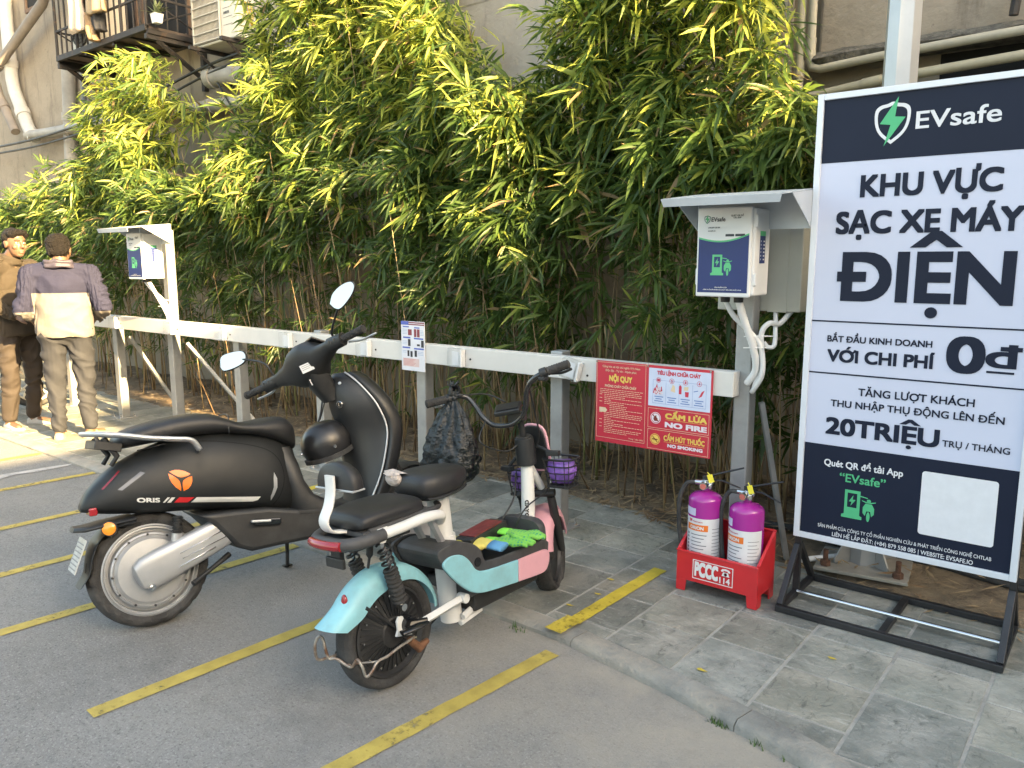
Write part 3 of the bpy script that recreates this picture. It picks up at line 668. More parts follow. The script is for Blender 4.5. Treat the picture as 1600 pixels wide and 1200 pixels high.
def foliage(C, D, n_leaf, size, rs):
    """fans of lanceolate leaves: C twig tips (n,3), D twig directions (n,3)"""
    n = len(C); C = np.repeat(C, n_leaf, 0); D = np.repeat(D, n_leaf, 0); size = np.repeat(size, n_leaf)
    N_ = len(C); k = np.tile(np.arange(n_leaf), n)
    upv = np.array([.50, -.35, .80]) + rs.normal(0, .42, (N_, 3)); S = norm(np.cross(D, upv))
    ang = (np.where(k % 2 == 0, 1, -1) * (.14 + .34 * (k // 2)) + rs.normal(0, .17, N_))
    d = norm(D * np.cos(ang)[:, None] + S * np.sin(ang)[:, None] + rs.normal(0, .16, (N_, 3)))
    base = C - D * (.012 * k)[:, None] * (size / .16)[:, None]
    ln = size * rs.uniform(.6, 1.15, N_); w = ln * rs.uniform(.045, .075, N_)
    s = norm(np.cross(d, upv)); nn = np.cross(s, d)
    dr = rs.uniform(.05, .42, N_) * ln
    def pt(t, side, ww):
        p = base + d * (ln * t)[:, None] - np.array([0, 0, 1.]) * (dr * t * t)[:, None] + s * (side * w * ww)[:, None]
        if side: p = p + nn * (w * ww * .35)[:, None]
        return p
    V = np.stack([pt(0, 0, 0), pt(.28, -1, .9), pt(.28, 1, .9), pt(.62, -1, .8), pt(.62, 1, .8), pt(1, 0, 0), pt(.3, 0, 0), pt(.62, 0, 0)], 1)
    return V
LF = np.array([[0, 6, 1, -1], [0, 2, 6, -1], [1, 6, 7, 3], [6, 2, 4, 7], [3, 7, 5, -1], [7, 4, 5, -1]])
def leaf_mesh(name, V, tone):
    N_ = len(V); me = bpy.data.meshes.new(name); me.vertices.add(N_ * 8); me.vertices.foreach_set('co', V.reshape(-1).astype(np.float32))
    off = (np.arange(N_) * 8)[:, None, None]; F = LF[None] + off
    mask = np.broadcast_to(LF[None] >= 0, F.shape); loops = F[mask]
    cnt = np.tile((LF >= 0).sum(1), N_); st = np.concatenate([[0], np.cumsum(cnt)[:-1]])
    me.loops.add(len(loops)); me.loops.foreach_set('vertex_index', loops.astype(np.int32))
    me.polygons.add(len(cnt)); me.polygons.foreach_set('loop_start', st.astype(np.int32)); me.polygons.foreach_set('loop_total', cnt.astype(np.int32))
    me.update(); me.validate()
    a = me.color_attributes.new('tone', 'FLOAT_COLOR', 'POINT'); col = np.ones((N_, 8, 4), np.float32); col[:, :, :3] = tone[:, None, :]
    a.data.foreach_set('color', col.reshape(-1)); me.polygons.foreach_set('use_smooth', np.ones(len(cnt), bool)); return me
def bamboo(x0, label, w=.62, dens=1.0, seed=0):
    rs = np.random.default_rng(seed); top = lerp_tab(TOP, x0)[0]
    root = thing('bamboo_clump', label, 'bamboo', (x0, 4.42, .06), group='bamboo clumps along the wall')
    near = x0 > -6.5; nc = 13 if near else 8
    canes = []
    for i in range(nc):
        bx = rs.normal(0, w * .33); by = rs.uniform(-.12, .32); tx = bx + rs.normal(0, .12); xx = x0 + tx
        h = lerp_tab(TOP, xx)[0] * rs.uniform(.62, .96); lean = rs.uniform(-.42, .05); 
        P = [Vector((bx + (tx - bx) * t + .02 * math.sin(9 * t + i), by + lean * t ** 2.2, h * t * (1 - .05 * t ** 3))) for t in np.linspace(0, 1, 9)]
        canes.append((P, h)); b = MB(); r0 = rs.uniform(.005, .0105)
        b.tube(P, [r0 * (1 - .75 * t) + .0012 for t in np.linspace(0, 1, 9)], 6); b.build('cane', M_cane[int(rs.choice(3, p=(.5, .2, .3)))], root, sm=180)
    # dry whippy stalks low in the clump
    for i in range(14 if near else 6):
        bx = rs.normal(0, w * .36); by = rs.uniform(-.42, .3); b = MB(); h = rs.uniform(.6, 2.3); dx = rs.normal(0, .2); dy = rs.normal(-.1, .15)
        b.tube([(bx + dx * t, by + dy * t, h * t) for t in (0, .35, .7, 1)], [.0055, .004, .003, .0015], 5); b.build('stalk', M_cane[2 if i % 3 else 0], root, sm=180)
    area = top * w; n = int(area * (380 if near else 280) * dens)
    z = top * rs.beta(1.9, 1.15, n * 2); keep = rs.random(n * 2) < np.clip((z - .15) / .75, .04, 1); z = z[keep][:n]; n = len(z)
    x = rs.uniform(-w * .62, w * .62, n); t = z / top
    okx = np.array([lerp_tab(TOP, x0 + a)[0] for a in x]); z = np.minimum(z, okx * rs.uniform(.85, 1.03, n))
    # clustering: tufts pull together, holes open between them
    cl = np.array([noise.noise(Vector(((x0 + a) * 2.6, c * 2.2, 4.0))) for a, c in zip(x, z)])
    hole = np.array([noise.noise(Vector(((x0 + a) * 1.35, c * 1.25, 9.0))) for a, c in zip(x, z)])
    front = -.30 - .25 * np.clip(t, 0, 1) ** 2 - .20 * np.sin(np.clip((z - .3) / 2.2, 0, 1) * np.pi) - .30 * cl
    y = front + rs.beta(1.1, 2.2, n) * .75
    low = np.clip((1.9 - z) / 1.2, 0, 1); kp = ((hole > -.32 + .22 * low) | (rs.random(n) < .22)) & (rs.random(n) > .30 * low)
    x, y, z, t, cl = x[kp], y[kp], z[kp], t[kp], cl[kp]; n = len(x)
    C = np.stack([x, y, z], 1)
    D = norm(np.stack([rs.normal(0, .55, n), -.75 + rs.normal(0, .35, n), -.28 + rs.normal(0, .42, n) + .35 * (t > .9)], 1))
    size = rs.uniform(.11, .235, n) * np.where(z < 1.6, .82, 1.0)
    V = foliage(C, D, 8, size, rs)
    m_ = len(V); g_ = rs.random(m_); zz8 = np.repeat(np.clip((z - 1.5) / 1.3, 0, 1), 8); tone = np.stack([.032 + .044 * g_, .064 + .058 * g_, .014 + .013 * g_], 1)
    yel = rs.random(m_) < (.05 + .50 * zz8 ** 1.5); tone[yel] = np.stack([.22 + .11 * g_, .26 + .10 * g_, .045 + .03 * g_], 1)[yel]  # yellow share grows with height: sunlit look put into the leaf colour
    tone *= (1 + .22 * zz8)[:, None]; dry = rs.random(m_) < .04; tone[dry] = (.28, .20, .10)  # upper leaves lightened to look sunlit; dry ones at random
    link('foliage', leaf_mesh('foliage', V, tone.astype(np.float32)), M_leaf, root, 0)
    # thin twigs to carry the tufts
    tw = MB(); idx = rs.choice(n, min(n, 110), False)
    for i in idx:
        P, h = canes[int(rs.integers(len(canes)))]; q = min(range(9), key=lambda k: abs(P[k].z - C[i][2] + .12)); a = P[q]; e = Vector(C[i]); 
        if (a - e).length < .8: tw.tube([a, a.lerp(e, .5) + Vector((0, 0, .05)), e], .0016, 4, False)
    tw.build('twigs', M_cane[1], root, sm=180)
    return root
BL = ['bamboo clump at the far left frame edge beyond the men', 'low bamboo clump behind the man in brown', 'bamboo clump between the two men and the left balcony pipe', 'bamboo clump rising behind the man in the two-tone jacket', 'bamboo clump left of the far charging cabinet', 'bamboo clump directly behind the far charging cabinet hood', 'tall bamboo plume reaching the balcony floor', 'tall bamboo plume just right of the balcony', 'bamboo clump below the cream air conditioner', 'lower bamboo clump under the wall corner', 'bamboo clump behind the black scooter mirror', 'tall bamboo clump left of the white leaflet', 'tall sunlit bamboo clump reaching the top edge, left of centre', 'tall sunlit bamboo clump above the white leaflet', 'bamboo clump behind the black plastic bag', 'shorter bamboo clump beside the bare grey wall patch', 'shorter bamboo clump under the bare grey wall patch', 'bamboo clump behind the moped handlebar', 'tall yellow sunlit bamboo above the red notice board', 'tall yellow sunlit bamboo left of the near charging hood', 'bamboo clump behind the near charging cabinet', 'bamboo clump behind the near charging hood and post', 'low bamboo tuft behind the left edge of the big sign', 'low bamboo clump hidden behind the big sign']
XS = [-13.4, -12.6, -11.8, -11.0, -10.2, -9.4, -8.75, -8.15, -7.5, -6.85, -6.25, -5.7, -5.15, -4.65, -4.15, -3.7, -3.25, -2.85, -2.42, -2.0, -1.62, -1.2, -.75, -.2]
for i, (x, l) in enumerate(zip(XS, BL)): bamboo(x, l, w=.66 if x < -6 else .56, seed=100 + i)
# ================================================================== CHARGING RAIL
rail = thing('charging_rail', 'long white charging rail on galvanised posts beside the bays', 'rail', (-4.95, 3.475, .03))
b = MB(); b.b2((-8.75, 3.365, .888), (-1.405, 3.435, 1.003)); lw(b.build('beam', mat('white rail paint', (.60, .585, .55), .42, var=.07, vs=2.5, dust=.12), rail, sm=0, bev=.004), rail)
def post(x, top, parent, root, y=3.475, s=.078):
    b = MB(); b.b2((x - s / 2, y - s / 2, .03), (x + s / 2, y + s / 2, top)); p = lw(b.build('post', M_galv, parent, sm=0, bev=.007), root)
    b = MB(); b.b2((x - .085, y - .085, .031), (x + .085, y + .085, .039)); bp = b.build('base_plate', M_galv, p, sm=0)
    b = MB()
    for sx in (-1, 1):
        for sy in (-1, 1):
            c = Vector((x + sx * .066, y + sy * .066, .039)); b.cyl(c, c + Vector((0, 0, .012)), .011, n=6); b.cyl(c, c + Vector((0, 0, .035)), .0055, n=8)
    b.build('anchor_bolts', M_chrome, p, sm=40)
    return p
for x in (-8.52, -7.46, -5.47, -4.46, -3.455, -2.43): post(x, .985 if x not in (-4.46, -2.43) else 1.02, rail, rail)
for x, d in ((-6.35, 1), (-7.36, -1)):
    b = MB(); b.tube([(x, 3.53, .80), (x + .5 * d if d > 0 else x + .3, 3.9 if x > -7 else 3.85, .04)], .018, 4); lw(b.build('brace', M_galv, rail, sm=0), rail)
b = MB(); b.tube([(-1.335, 3.53, .85), (-1.25, 3.74, .05)], .016, 4); lw(b.build('brace', M_galv, rail, sm=0), rail)
# clear socket covers
def clearmat():
    m = bpy.data.materials.new('clear plastic'); m.use_nodes = True; b = m.node_tree.nodes['Principled BSDF']
    b.inputs['Base Color'].default_value = (.92, .94, .96, 1); b.inputs['Roughness'].default_value = .12; b.inputs['Transmission Weight'].default_value = 1.0; b.inputs['IOR'].default_value = 1.25; b.inputs['Alpha'].default_value = .35; return m
M_clear = clearmat(); M_card = flatmat('white card', (.68, .68, .68)); M_grid = flatmat('grey card print', (.26, .26, .27))
sc0 = None
SL = ['clear socket cover at the far rail end beside the man', 'clear socket cover in front of the far charging post', 'clear socket cover right of the far charging post', 'clear socket cover above the black scooter mirror', 'clear socket cover just left of the white leaflet', 'clear socket cover right of the white leaflet', 'tilted clear socket cover beside the red notice board']
for i, x in enumerate((-7.25, -6.28, -5.51, -4.69, -3.87, -3.07, -2.27)):
    if sc0 is None:
        sc0 = thing('socket_cover', SL[0], 'socket', (x, 3.365, .945), group='clear socket covers on the rail')
        b = MB(); b.box((0, -.022, 0), (.115, .044, .108)); b.build('case', M_clear, sc0, sm=0, bev=.008, seg=3)
        b = MB(); b.box((-.012, -.012, -.006), (.056, .004, .078)); c = b.build('card', M_card, sc0, sm=0)
        b = MB(); b.box((.046, -.02, .0), (.012, .036, .10)); b.build('hinge', M_white, sc0, sm=0, bev=.003)
        b = MB(); b.cyl((.09, .0, -.005), (.09, -.004, -.005), .006, n=10); b.build('screw', M_black, sc0)
        o = sc0
    else: o = copy_tree(sc0)
    o.location = (x, 3.365, .945); o['label'] = SL[i]
    if i == 6: o.rotation_euler = (0, R(14), 0)
# small leaflet
lf = thing('leaflet', 'white leaflet of small pictures fixed upright on the rail', 'leaflet', (-3.475, 3.357, .88))
FX = lambda u: -3.535 + .197 * u
FZ = lambda v: 1.135 - .300 * v
b = MB(); b.b2((-3.535, 3.356, .835), (-3.338, 3.362, 1.135)); lw(b.build('panel', flatmat('leaflet white', (.66, .66, .70)), lf, sm=0), lf)
def rects(name, rs_, col, y=3.3552, root=lf, par=lf):
    b = MB()
    for u0, v0, u1, v1 in rs_: b.b2((FX(u0), y, FZ(v1)), (FX(u1), y + .002, FZ(v0)))
    return lw(b.build(name, flatmat(name.replace('_', ' ') + ' ink', col), par, sm=0), root)
rects('blue_bars', [(0, 0, .33, .075), (.08, .10, .34, .125), (.57, .11, .8, .135), (.08, .315, .40, .345), (.55, .325, .95, .355), (.05, .52, .38, .55), (.55, .53, .97, .56)], (.07, .11, .42))
rects('maroon_pictures', [(.33, 0.012, 1, .035), (.33, .05, 1, .072), (.56, .15, .66, .31), (.69, .15, .80, .31), (.3, .16, .46, .28)], (.22, .035, .05))
rects('dark_pictures', [(.29, .36, .40, .50), (.86, .37, .97, .51), (.26, .59, .34, .71), (.39, .60, .48, .72), (.57, .58, .67, .71), (.68, .45, .8, .49)], (.02, .02, .03))
rects('pink_box', [(.06, .75, .76, .915)], (.62, .47, .45))
rects('red_lines', [(.10, .765 + .024 * k, .62 - .05 * (k % 3), .772 + .024 * k) for k in range(6)], (.50, .16, .15), y=3.3546)
rects('grey_lines', [(.05, .16 + .03 * k, .26, .17 + .03 * k) for k in range(4)] + [(.83, .17 + .03 * k, .97, .18 + .03 * k) for k in range(4)] + [(.05, .40 + .03 * k, .25, .41 + .03 * k) for k in range(3)] + [(.72, .60 + .03 * k, .95, .61 + .03 * k) for k in range(3)] + [(.05, .60 + .03 * k, .22, .61 + .03 * k) for k in range(2)], (.35, .42, .55))

# ================================================================== CHARGING STATIONS
M_cab = mat('white cabinet abs', (.68, .68, .67), .35, var=.03, dust=.06)
M_hood = mat('pale grey sheet metal', (.50, .54, .58), .38, .25, var=.06, dust=.08)
M_beige = mat('beige steel box', (.40, .40, .35), .45, var=.06)
M_navy = flatmat('print navy', (.012, .028, .13)); M_pgreen = flatmat('print green', (.10, .46, .20)); M_ink = flatmat('print ink', (.03, .035, .045))
def pump_icon(mb, O, ex, ey, s):
    """charging pump and scooter seen from the front, unit height"""
    P = lambda poly: mb.plate([(x * s, y * s) for x, y in poly], O, ex, ey)
    P([(-.04, 0), (.62, 0), (.62, .10), (.56, .12), (.56, .13), (.02, .13), (.02, .12), (-.04, .10)])
    P([(.04, .13), (.54, .13), (.54, .38), (.04, .38)]); P([(.04, .38), (.13, .38), (.13, .88), (.04, .88)]); P([(.44, .38), (.54, .38), (.54, .88), (.44, .88)]); P([(.04, .88), (.54, .88), (.54, .98), (.04, .98)])
    P([(.32, .82), (.18, .58), (.27, .58), (.24, .43), (.40, .66), (.30, .66)])
    P([(.54, .84), (.78, .80), (.78, .77), (.54, .80)])
    def ell(cx, cy, rx, ry, n=22): P([(cx + rx * math.cos(2 * math.pi * k / n), cy + ry * math.sin(2 * math.pi * k / n)) for k in range(n)])
    P([(.60, .70), (.74, .66), (.90, .66), (1.04, .70), (1.04, .67), (.90, .62), (.74, .62), (.60, .67)]); ell(.82, .70, .065, .055)
    P([(.72, .60), (.92, .60), (1.00, .46), (1.00, .26), (.92, .17), (.88, .34), (.76, .34), (.72, .17), (.64, .26), (.64, .46)]); ell(.82, .15, .055, .17)
def shield(mb_w, mb_g, O, ex, ey, s):
    o = [(-.42, .30), (-.30, .42), (-.12, .44), (0, .50), (.12, .44), (.30, .42), (.42, .30), (.40, -.05), (.28, -.30), (0, -.52), (-.28, -.30), (-.40, -.05)]
    o = chaikin(o, 2, (9,)); i_ = [(x * .82, y * .82 + .0) for x, y in o]; n = len(o)
    O = Vector(O); ex = Vector(ex); ey = Vector(ey)
    vs = [O + ex * x * s + ey * y * s for x, y in o + i_]; mb_w.add(vs, [(k, (k + 1) % n, n + (k + 1) % n, n + k) for k in range(n)])
    ez = ex.cross(ey) * .0008
    mb_g.plate([(x * s, y * s) for x, y in [(.12, .60), (-.28, -.02), (-.03, -.06), (-.16, -.56), (.30, .10), (.06, .13)]], O + ez, ex, ey)
def station(x, y, label, boxed):
    st = thing('charging_station', label, 'charger', (x, y, .03), group='roofed charging cabinets on posts')
    b = MB(); s = .078; b.b2((-s / 2, -s / 2, 0), (s / 2, s / 2, 1.72)); p = b.build('post', M_galv, st, sm=0, bev=.007)
    b = MB(); b.b2((-.085, -.085, .001), (.085, .085, .009)); b.build('base_plate', M_galv, p, sm=0)
    yo = 3.475
    Y = lambda v: v - yo
    Z = lambda v: v - .03
    b = MB(); b.b2((-.122, Y(3.205), Z(1.352)), (.124, Y(3.365), Z(1.712))); cab = b.build('cabinet', M_cab, st, sm=0, bev=.008, seg=3)
    b = MB(); b.b2((-.128, Y(3.19), Z(1.346)), (.112, Y(3.212), Z(1.718))); door = b.build('door', M_cab, cab, sm=0, bev=.006)
    b = MB()
    for c_, d_ in (((.124, Y(3.215), Z(1.66)), (.014, .022, .05)), ((.124, Y(3.215), Z(1.42)), (.014, .022, .05)), ((-.133, Y(3.235), Z(1.43)), (.014, .05, .07))):
        b = MB(); b.box(c_, d_); b.build('latch', M_cab, cab, sm=0, bev=.003)
    O = Vector((0, Y(3.1892), Z(1.352))); ex = (1, 0, 0); ey = (0, 0, 1); W0, W1, HH = -.119, .103, .36
    b = MB(); n = 16; cur = lambda t: .245 - .028 * math.sin(math.pi * (t * .85 + .08)) + .012 * t
    b.plate([(W0, .012), (W1, .012)] + [(W1 + (W0 - W1) * k / n, cur(1 - k / n)) for k in range(n + 1)], O, ex, ey); b.build('navy_print', M_navy, door, sm=0)
    b = MB(); O2 = O + Vector((0, -.0004, 0)); A = [(W0 + (W1 - W0) * k / n, cur(k / n)) for k in range(n + 1)]
    for a, c in zip(A, A[1:]): b.plate([a, c, (c[0], c[1] + .007), (a[0], a[1] + .007)], O2, ex, ey)
    pump_icon(b, O2 + Vector((-.058, 0, .085)), ex, ey, .088); gb = b
    wbm = MB(); shield(wbm, gb, O2 + Vector((-.083, 0, .318)), ex, ey, .034)
    gb.build('green_print', M_pgreen, door, sm=0, fix=False); wbm.build('shield', flatmat('print teal', (.02, .12, .12)), door, sm=0, fix=False)
    b = MB(); text(b, 'EVsafe', O2, ex, ey, -.064, -.003, .309, .017, .02)
    for k, (t, x1) in enumerate((('(+84) 879 558 085', -.025), ('evsafe.io', -.045), ('evsafe.io', -.055))):
        if k < 2: text(b, t, O2, ex, ey, -.078, x1, .281 - .013 * k, .0055, .02)
    text(b, 'QUÉT QR ĐỂ', O2, ex, ey, .022, .076, .328, .006, .02); text(b, 'TẢI APP', O2, ex, ey, .032, .066, .319, .006, .02)
    b.plate([(-.0, .246), (.038, .246), (.038, .256), (-.0, .256)], O2, ex, ey); b.plate([(.043, .246), (.085, .246), (.085, .256), (.043, .256)], O2, ex, ey)
    b.build('lettering', M_ink, door, sm=0, fix=False)
    b = MB(); text(b, 'SẢN PHẨM CỦA', O2, ex, ey, -.04, .015, .032, .004, .02); text(b, 'CÔNG TY CỔ PHẦN NGHIÊN CỨU & PHÁT TRIỂN CÔNG NGHỆ CHTLAB', O2, ex, ey, -.092, .078, .022, .004, .02); b.build('small_print', M_white, door, sm=0, fix=False)
    # side label
    OS = Vector((.1245, Y(3.245), Z(1.45))); b = MB(); b.b2((.1242, Y(3.255), Z(1.487)), (.1252, Y(3.312), Z(1.60))); sl = b.build('side_label', M_navy, cab, sm=0)
    b = MB(); b.b2((.1243, Y(3.255), Z(1.60)), (.1253, Y(3.312), Z(1.62))); b.build('side_label_band', M_pgreen, cab, sm=0)
    b = MB()
    for k in range(6):
        b.b2((.1253, Y(3.263), Z(1.50 + k * .015)), (.1256, Y(3.268), Z(1.507 + k * .015))); b.b2((.1253, Y(3.29), Z(1.50 + k * .015)), (.1256, Y(3.305), Z(1.506 + k * .015)))
    b.build('side_print', M_white, sl, sm=0)
    # hood: sloping roof sheet, folded lip, back sheet, corner gussets
    h = MB(); x0, x1 = -.205, .30; t = .004
    h.add([(x0, Y(3.0), Z(1.745)), (x1, Y(3.0), Z(1.745)), (x1, Y(3.345), Z(1.785)), (x0, Y(3.345), Z(1.785)), (x0, Y(3.0), Z(1.749)), (x1, Y(3.0), Z(1.749)), (x1, Y(3.345), Z(1.789)), (x0, Y(3.345), Z(1.789))], [(0, 1, 2, 3), (4, 7, 6, 5), (0, 4, 5, 1), (1, 5, 6, 2), (2, 6, 7, 3), (3, 7, 4, 0)])
    h.add([(x0, Y(2.996), Z(1.748)), (x1, Y(2.996), Z(1.748)), (x1 - .01, Y(3.004), Z(1.717)), (x0 + .01, Y(3.004), Z(1.717)), (x0, Y(3.0), Z(1.748)), (x1, Y(3.0), Z(1.748)), (x1 - .01, Y(3.008), Z(1.717)), (x0 + .01, Y(3.008), Z(1.717))], [(0, 3, 2, 1), (4, 5, 6, 7), (0, 4, 7, 3), (1, 2, 6, 5), (3, 7, 6, 2), (0, 1, 5, 4)])
    h.b2((x0, Y(3.346), Z(1.63)), (x1, Y(3.350), Z(1.786)))
    for xx in (x0, x1 - .004): h.prism([(Y(3.344), Z(1.783)), (Y(3.344), Z(1.632)), (Y(3.11), Z(1.757))], (xx, 0, 0), (0, 1, 0), (0, 0, 1), .004)
    h.build('hood', M_hood, st, sm=0)
    if boxed:
        b = MB(); b.b2((-.17, Y(3.52), Z(1.272)), (.215, Y(3.66), Z(1.64))); bb = b.build('junction_box', M_beige, st, sm=0, bev=.005)
        b = MB(); b.b2((.07, Y(3.515), Z(1.27)), (.155, Y(3.522), Z(1.64))); b.cyl((.03, Y(3.52), Z(1.31)), (.03, Y(3.516), Z(1.31)), .007, n=10); b.build('box_flange', M_beige, bb, sm=0)
    # conduits
    def ribbed(name, pts, r, k=8, rib=True):
        P = spl([Vector((a, Y(c), Z(d))) for a, c, d in pts], k); q = MB(); q.tube(P, [r * (1 + (.07 if (i % 2 and rib) else 0)) for i in range(len(P))], 12); return q.build(name, M_cab, st, sm=180)
    ribbed('corrugated_conduit', [(.035, 3.27, 1.33), (.05, 3.31, 1.24), (.075, 3.36, 1.12), (.075, 3.40, 1.02), (.03, 3.42, .95)], .0155, 14)
    ribbed('conduit', [(-.025, 3.27, 1.33), (.0, 3.31, 1.26), (.055, 3.36, 1.19), (.10, 3.385, 1.12), (.105, 3.40, 1.0), (.05, 3.43, .91)], .0115, 8, False)
    if boxed:
        ribbed('conduit', [(.165, 3.56, 1.275), (.135, 3.50, 1.22), (.115, 3.43, 1.225), (.09, 3.41, 1.18), (.095, 3.41, 1.06), (.06, 3.43, .93)], .012, 8, False)
        ribbed('conduit', [(.10, 3.54, 1.275), (.125, 3.48, 1.21), (.135, 3.45, 1.13), (.115, 3.43, 1.12), (.098, 3.42, 1.14)], .010, 8, False)
    q = MB()
    for a in (.035, -.025): q.cyl((a, Y(3.27), Z(1.352)), (a, Y(3.272), Z(1.322)), .02, n=14)
    q.build('cable_glands', M_black, st)
    q = MB()
    for z in (1.17, 1.12): q.tube([(.04, Y(3.335), Z(z)), (.12, Y(3.36), Z(z + .004)), (.14, Y(3.42), Z(z)), (.06, Y(3.44), Z(z - .002))], .0022, 5)
    q.build('cable_ties', M_white, st)
    return st
station(-1.395, 3.475, 'near white charging cabinet under a grey hood, beside the big sign', True)
stl = station(-6.46, 3.475, 'far sunlit charging cabinet under a hood near the two men', False)

# ================================================================== RED NOTICE BOARD
nbd = thing('notice_board', 'red fire safety notice board fixed to the white rail', 'sign', (-2.02, 3.358, .7))
NX0, NX1 = -2.123, -1.499
b = MB(); b.b2((NX0, 3.352, .592), (NX1, 3.36, 1.004)); lw(b.build('panel', mat('notice red', (.50, .028, .05), .42, var=.04, vs=3), nbd, sm=0), nbd)
YS = 3.3515
w_, h_ = NX1 - NX0, 1.004 - .592
def npt(u, v): return (NX0 + u * w_, 1.004 - v * h_)
def frame_lines(mb, u0, v0, u1, v1, t=.0018):
    (a, d), (c, e) = npt(u0, v0), npt(u1, v1)
    for r_ in (((a, d - t), (c, d)), ((a, e), (c, e + t)), ((a, e + t), (a + t, d - t)), ((c - t, e + t), (c, d - t))): mb.plate([(r_[0][0], r_[0][1]), (r_[1][0], r_[0][1]), (r_[1][0], r_[1][1]), (r_[0][0], r_[1][1])], (0, YS, 0), (1, 0, 0), (0, 0, 1))
def ntext(mb, t, u0, u1, v, hv, bold=.03, dy=0): text(mb, t, (0, YS - dy, 0), (1, 0, 0), (0, 0, 1), npt(u0, 0)[0], npt(u1, 0)[0], npt(0, v)[1], hv * h_, bold, .0003)
def bar(mb, u0, v, u1, t=.0028, dy=0): 
    (a, d), (c, _) = npt(u0, v), npt(u1, v); mb.plate([(a, d), (c, d), (c, d + t), (a, d + t)], (0, YS - dy, 0), (1, 0, 0), (0, 0, 1))
M_cream = flatmat('cream print', (.66, .52, .34)); M_pale = flatmat('pale print', (.68, .55, .52)); M_ny = flatmat('yellow print', (.72, .50, .10)); M_nw = flatmat('white print', (.70, .64, .68)); M_nb = flatmat('pale blue board', (.55, .60, .74)); M_nred = flatmat('red print', (.52, .03, .06)); M_nblue = flatmat('blue print', (.10, .19, .45))
b = MB(); frame_lines(b, .008, .012, .452, .945); frame_lines(b, .478, .50, .985, .735); frame_lines(b, .478, .752, .985, .985)
for v, a, c in ((.075, .06, .40), (.125, .09, .36)): pass
ntext(b, 'Cộng hòa xã hội chủ nghĩa Việt Nam', .06, .40, .075, .024, .01); ntext(b, 'Độc lập - Tự do - Hạnh phúc', .09, .37, .122, .024, .01)
ntext(b, 'PHÒNG CHÁY CHỮA CHÁY', .085, .37, .315, .030, .025)
rows = [(.04, .43), (.04, .41), (.04, .43), (.08, .43), (.08, .27), (.08, .43), (.08, .14), (.08, .43), (.08, .26), (.13, .29), (.13, .28), (.13, .43), (.13, .3), (.08, .43), (.08, .43), (.08, .42), (.08, .14), (.08, .41), (.08, .18), (.08, .26), (.08, .43), (.08, .16), (.08, .42), (.08, .4), (.08, .29)]
for k, (a, c) in enumerate(rows):
    v = .345 + k * .0222; r2 = random.Random(k); x = a
    while x < c - .008:
        e = min(c, x + r2.uniform(.012, .032)); bar(b, x, v, e, .0024); x = e + .005
    if k in (3, 5, 7, 13, 17, 19, 21): bar(b, .035, v, .06, .0026)
ntext(b, 'Tháng 1 năm 2022', .31, .44, .92, .015, .01)
(a, d) = npt(.035, .60); b.plate([(a, d - .012), (a + .035, d - .012), (a + .047, d), (a + .035, d + .012), (a, d + .012)], (0, YS, 0), (1, 0, 0), (0, 0, 1))
lw(b.build('rules_print', M_cream, nbd, sm=0, fix=False), nbd)
b = MB(); ntext(b, 'NỘI QUY', .125, .33, .235, .062, .05); ntext(b, 'CẤM LỬA', .63, .965, .605, .058, .05); ntext(b, 'CẤM HÚT THUỐC', .62, .955, .865, .055, .04); bar(b, .62, .885, .955, .0016); bar(b, .63, .622, .965, .0016)
def disc(mb, u, v, r, dy=0, n=28, r0=0):
    (a, d) = npt(u, v)
    if r0: 
        vs = [(a + q * math.cos(2 * math.pi * k / n), YS - dy, d + q * math.sin(2 * math.pi * k / n)) for q in (r, r0) for k in range(n)]; mb.add(vs, [(k, (k + 1) % n, n + (k + 1) % n, n + k) for k in range(n)])
    else: mb.plate([(a + r * math.cos(2 * math.pi * k / n), d + r * math.sin(2 * math.pi * k / n)) for k in range(n)], (0, YS - dy, 0), (1, 0, 0), (0, 0, 1))
disc(b, .545, .868, .027, 0, r0=.024); disc(b, .545, .868, .021)
lw(b.build('yellow_lettering', M_ny, nbd, sm=0, fix=False), nbd)
b = MB(); ntext(b, 'NO FIRE', .63, .965, .705, .055, .05); ntext(b, 'NO SMOKING', .655, .94, .940, .034, .05); disc(b, .545, .615, .028, 0, r0=.025); disc(b, .545, .615, .022)
lw(b.build('white_lettering', M_nw, nbd, sm=0, fix=False), nbd)
b = MB(); (a, d) = npt(.545, .615)
b.plate([(a - .008, d - .015), (a + .008, d - .015), (a + .012, d - .004), (a + .005, d + .004), (a + .003, d + .016), (a - .006, d + .005), (a - .012, d - .002)], (0, YS - .0006, 0), (1, 0, 0), (0, 0, 1)); b.plate([(a - .017, d + .013), (a - .013, d + .017), (a + .017, d - .013), (a + .013, d - .017)], (0, YS - .0009, 0), (1, 0, 0), (0, 0, 1))
(a, d) = npt(.545, .868); b.plate([(a - .016, d - .003), (a + .014, d - .003), (a + .014, d + .002), (a - .016, d + .002)], (0, YS - .0006, 0), (1, 0, 0), (0, 0, 1)); b.plate([(a - .014, d + .011), (a - .011, d + .014), (a + .014, d - .011), (a + .011, d - .014)], (0, YS - .0009, 0), (1, 0, 0), (0, 0, 1))
lw(b.build('symbols', flatmat('symbol red brown', (.18, .03, .02)), nbd, sm=0, fix=False), nbd)
b = MB(); (a, d), (c, e) = npt(.478, .03), npt(.988, .475); b.b2((a, YS - .0006, e), (c, YS + .0005, d)); bluep = lw(b.build('steps_panel', M_nb, nbd, sm=0), nbd)
b = MB(); ntext(b, 'TIÊU LỆNH CHỮA CHÁY', .55, .905, .10, .040, .05, .0008)
for k in range(4): disc(b, .562 + k * .112, .165, .0125, .0008, 20, .0105); ntext(b, str(k + 1), .556 + k * .112, .568 + k * .112, .178, .026, .05, .0008)
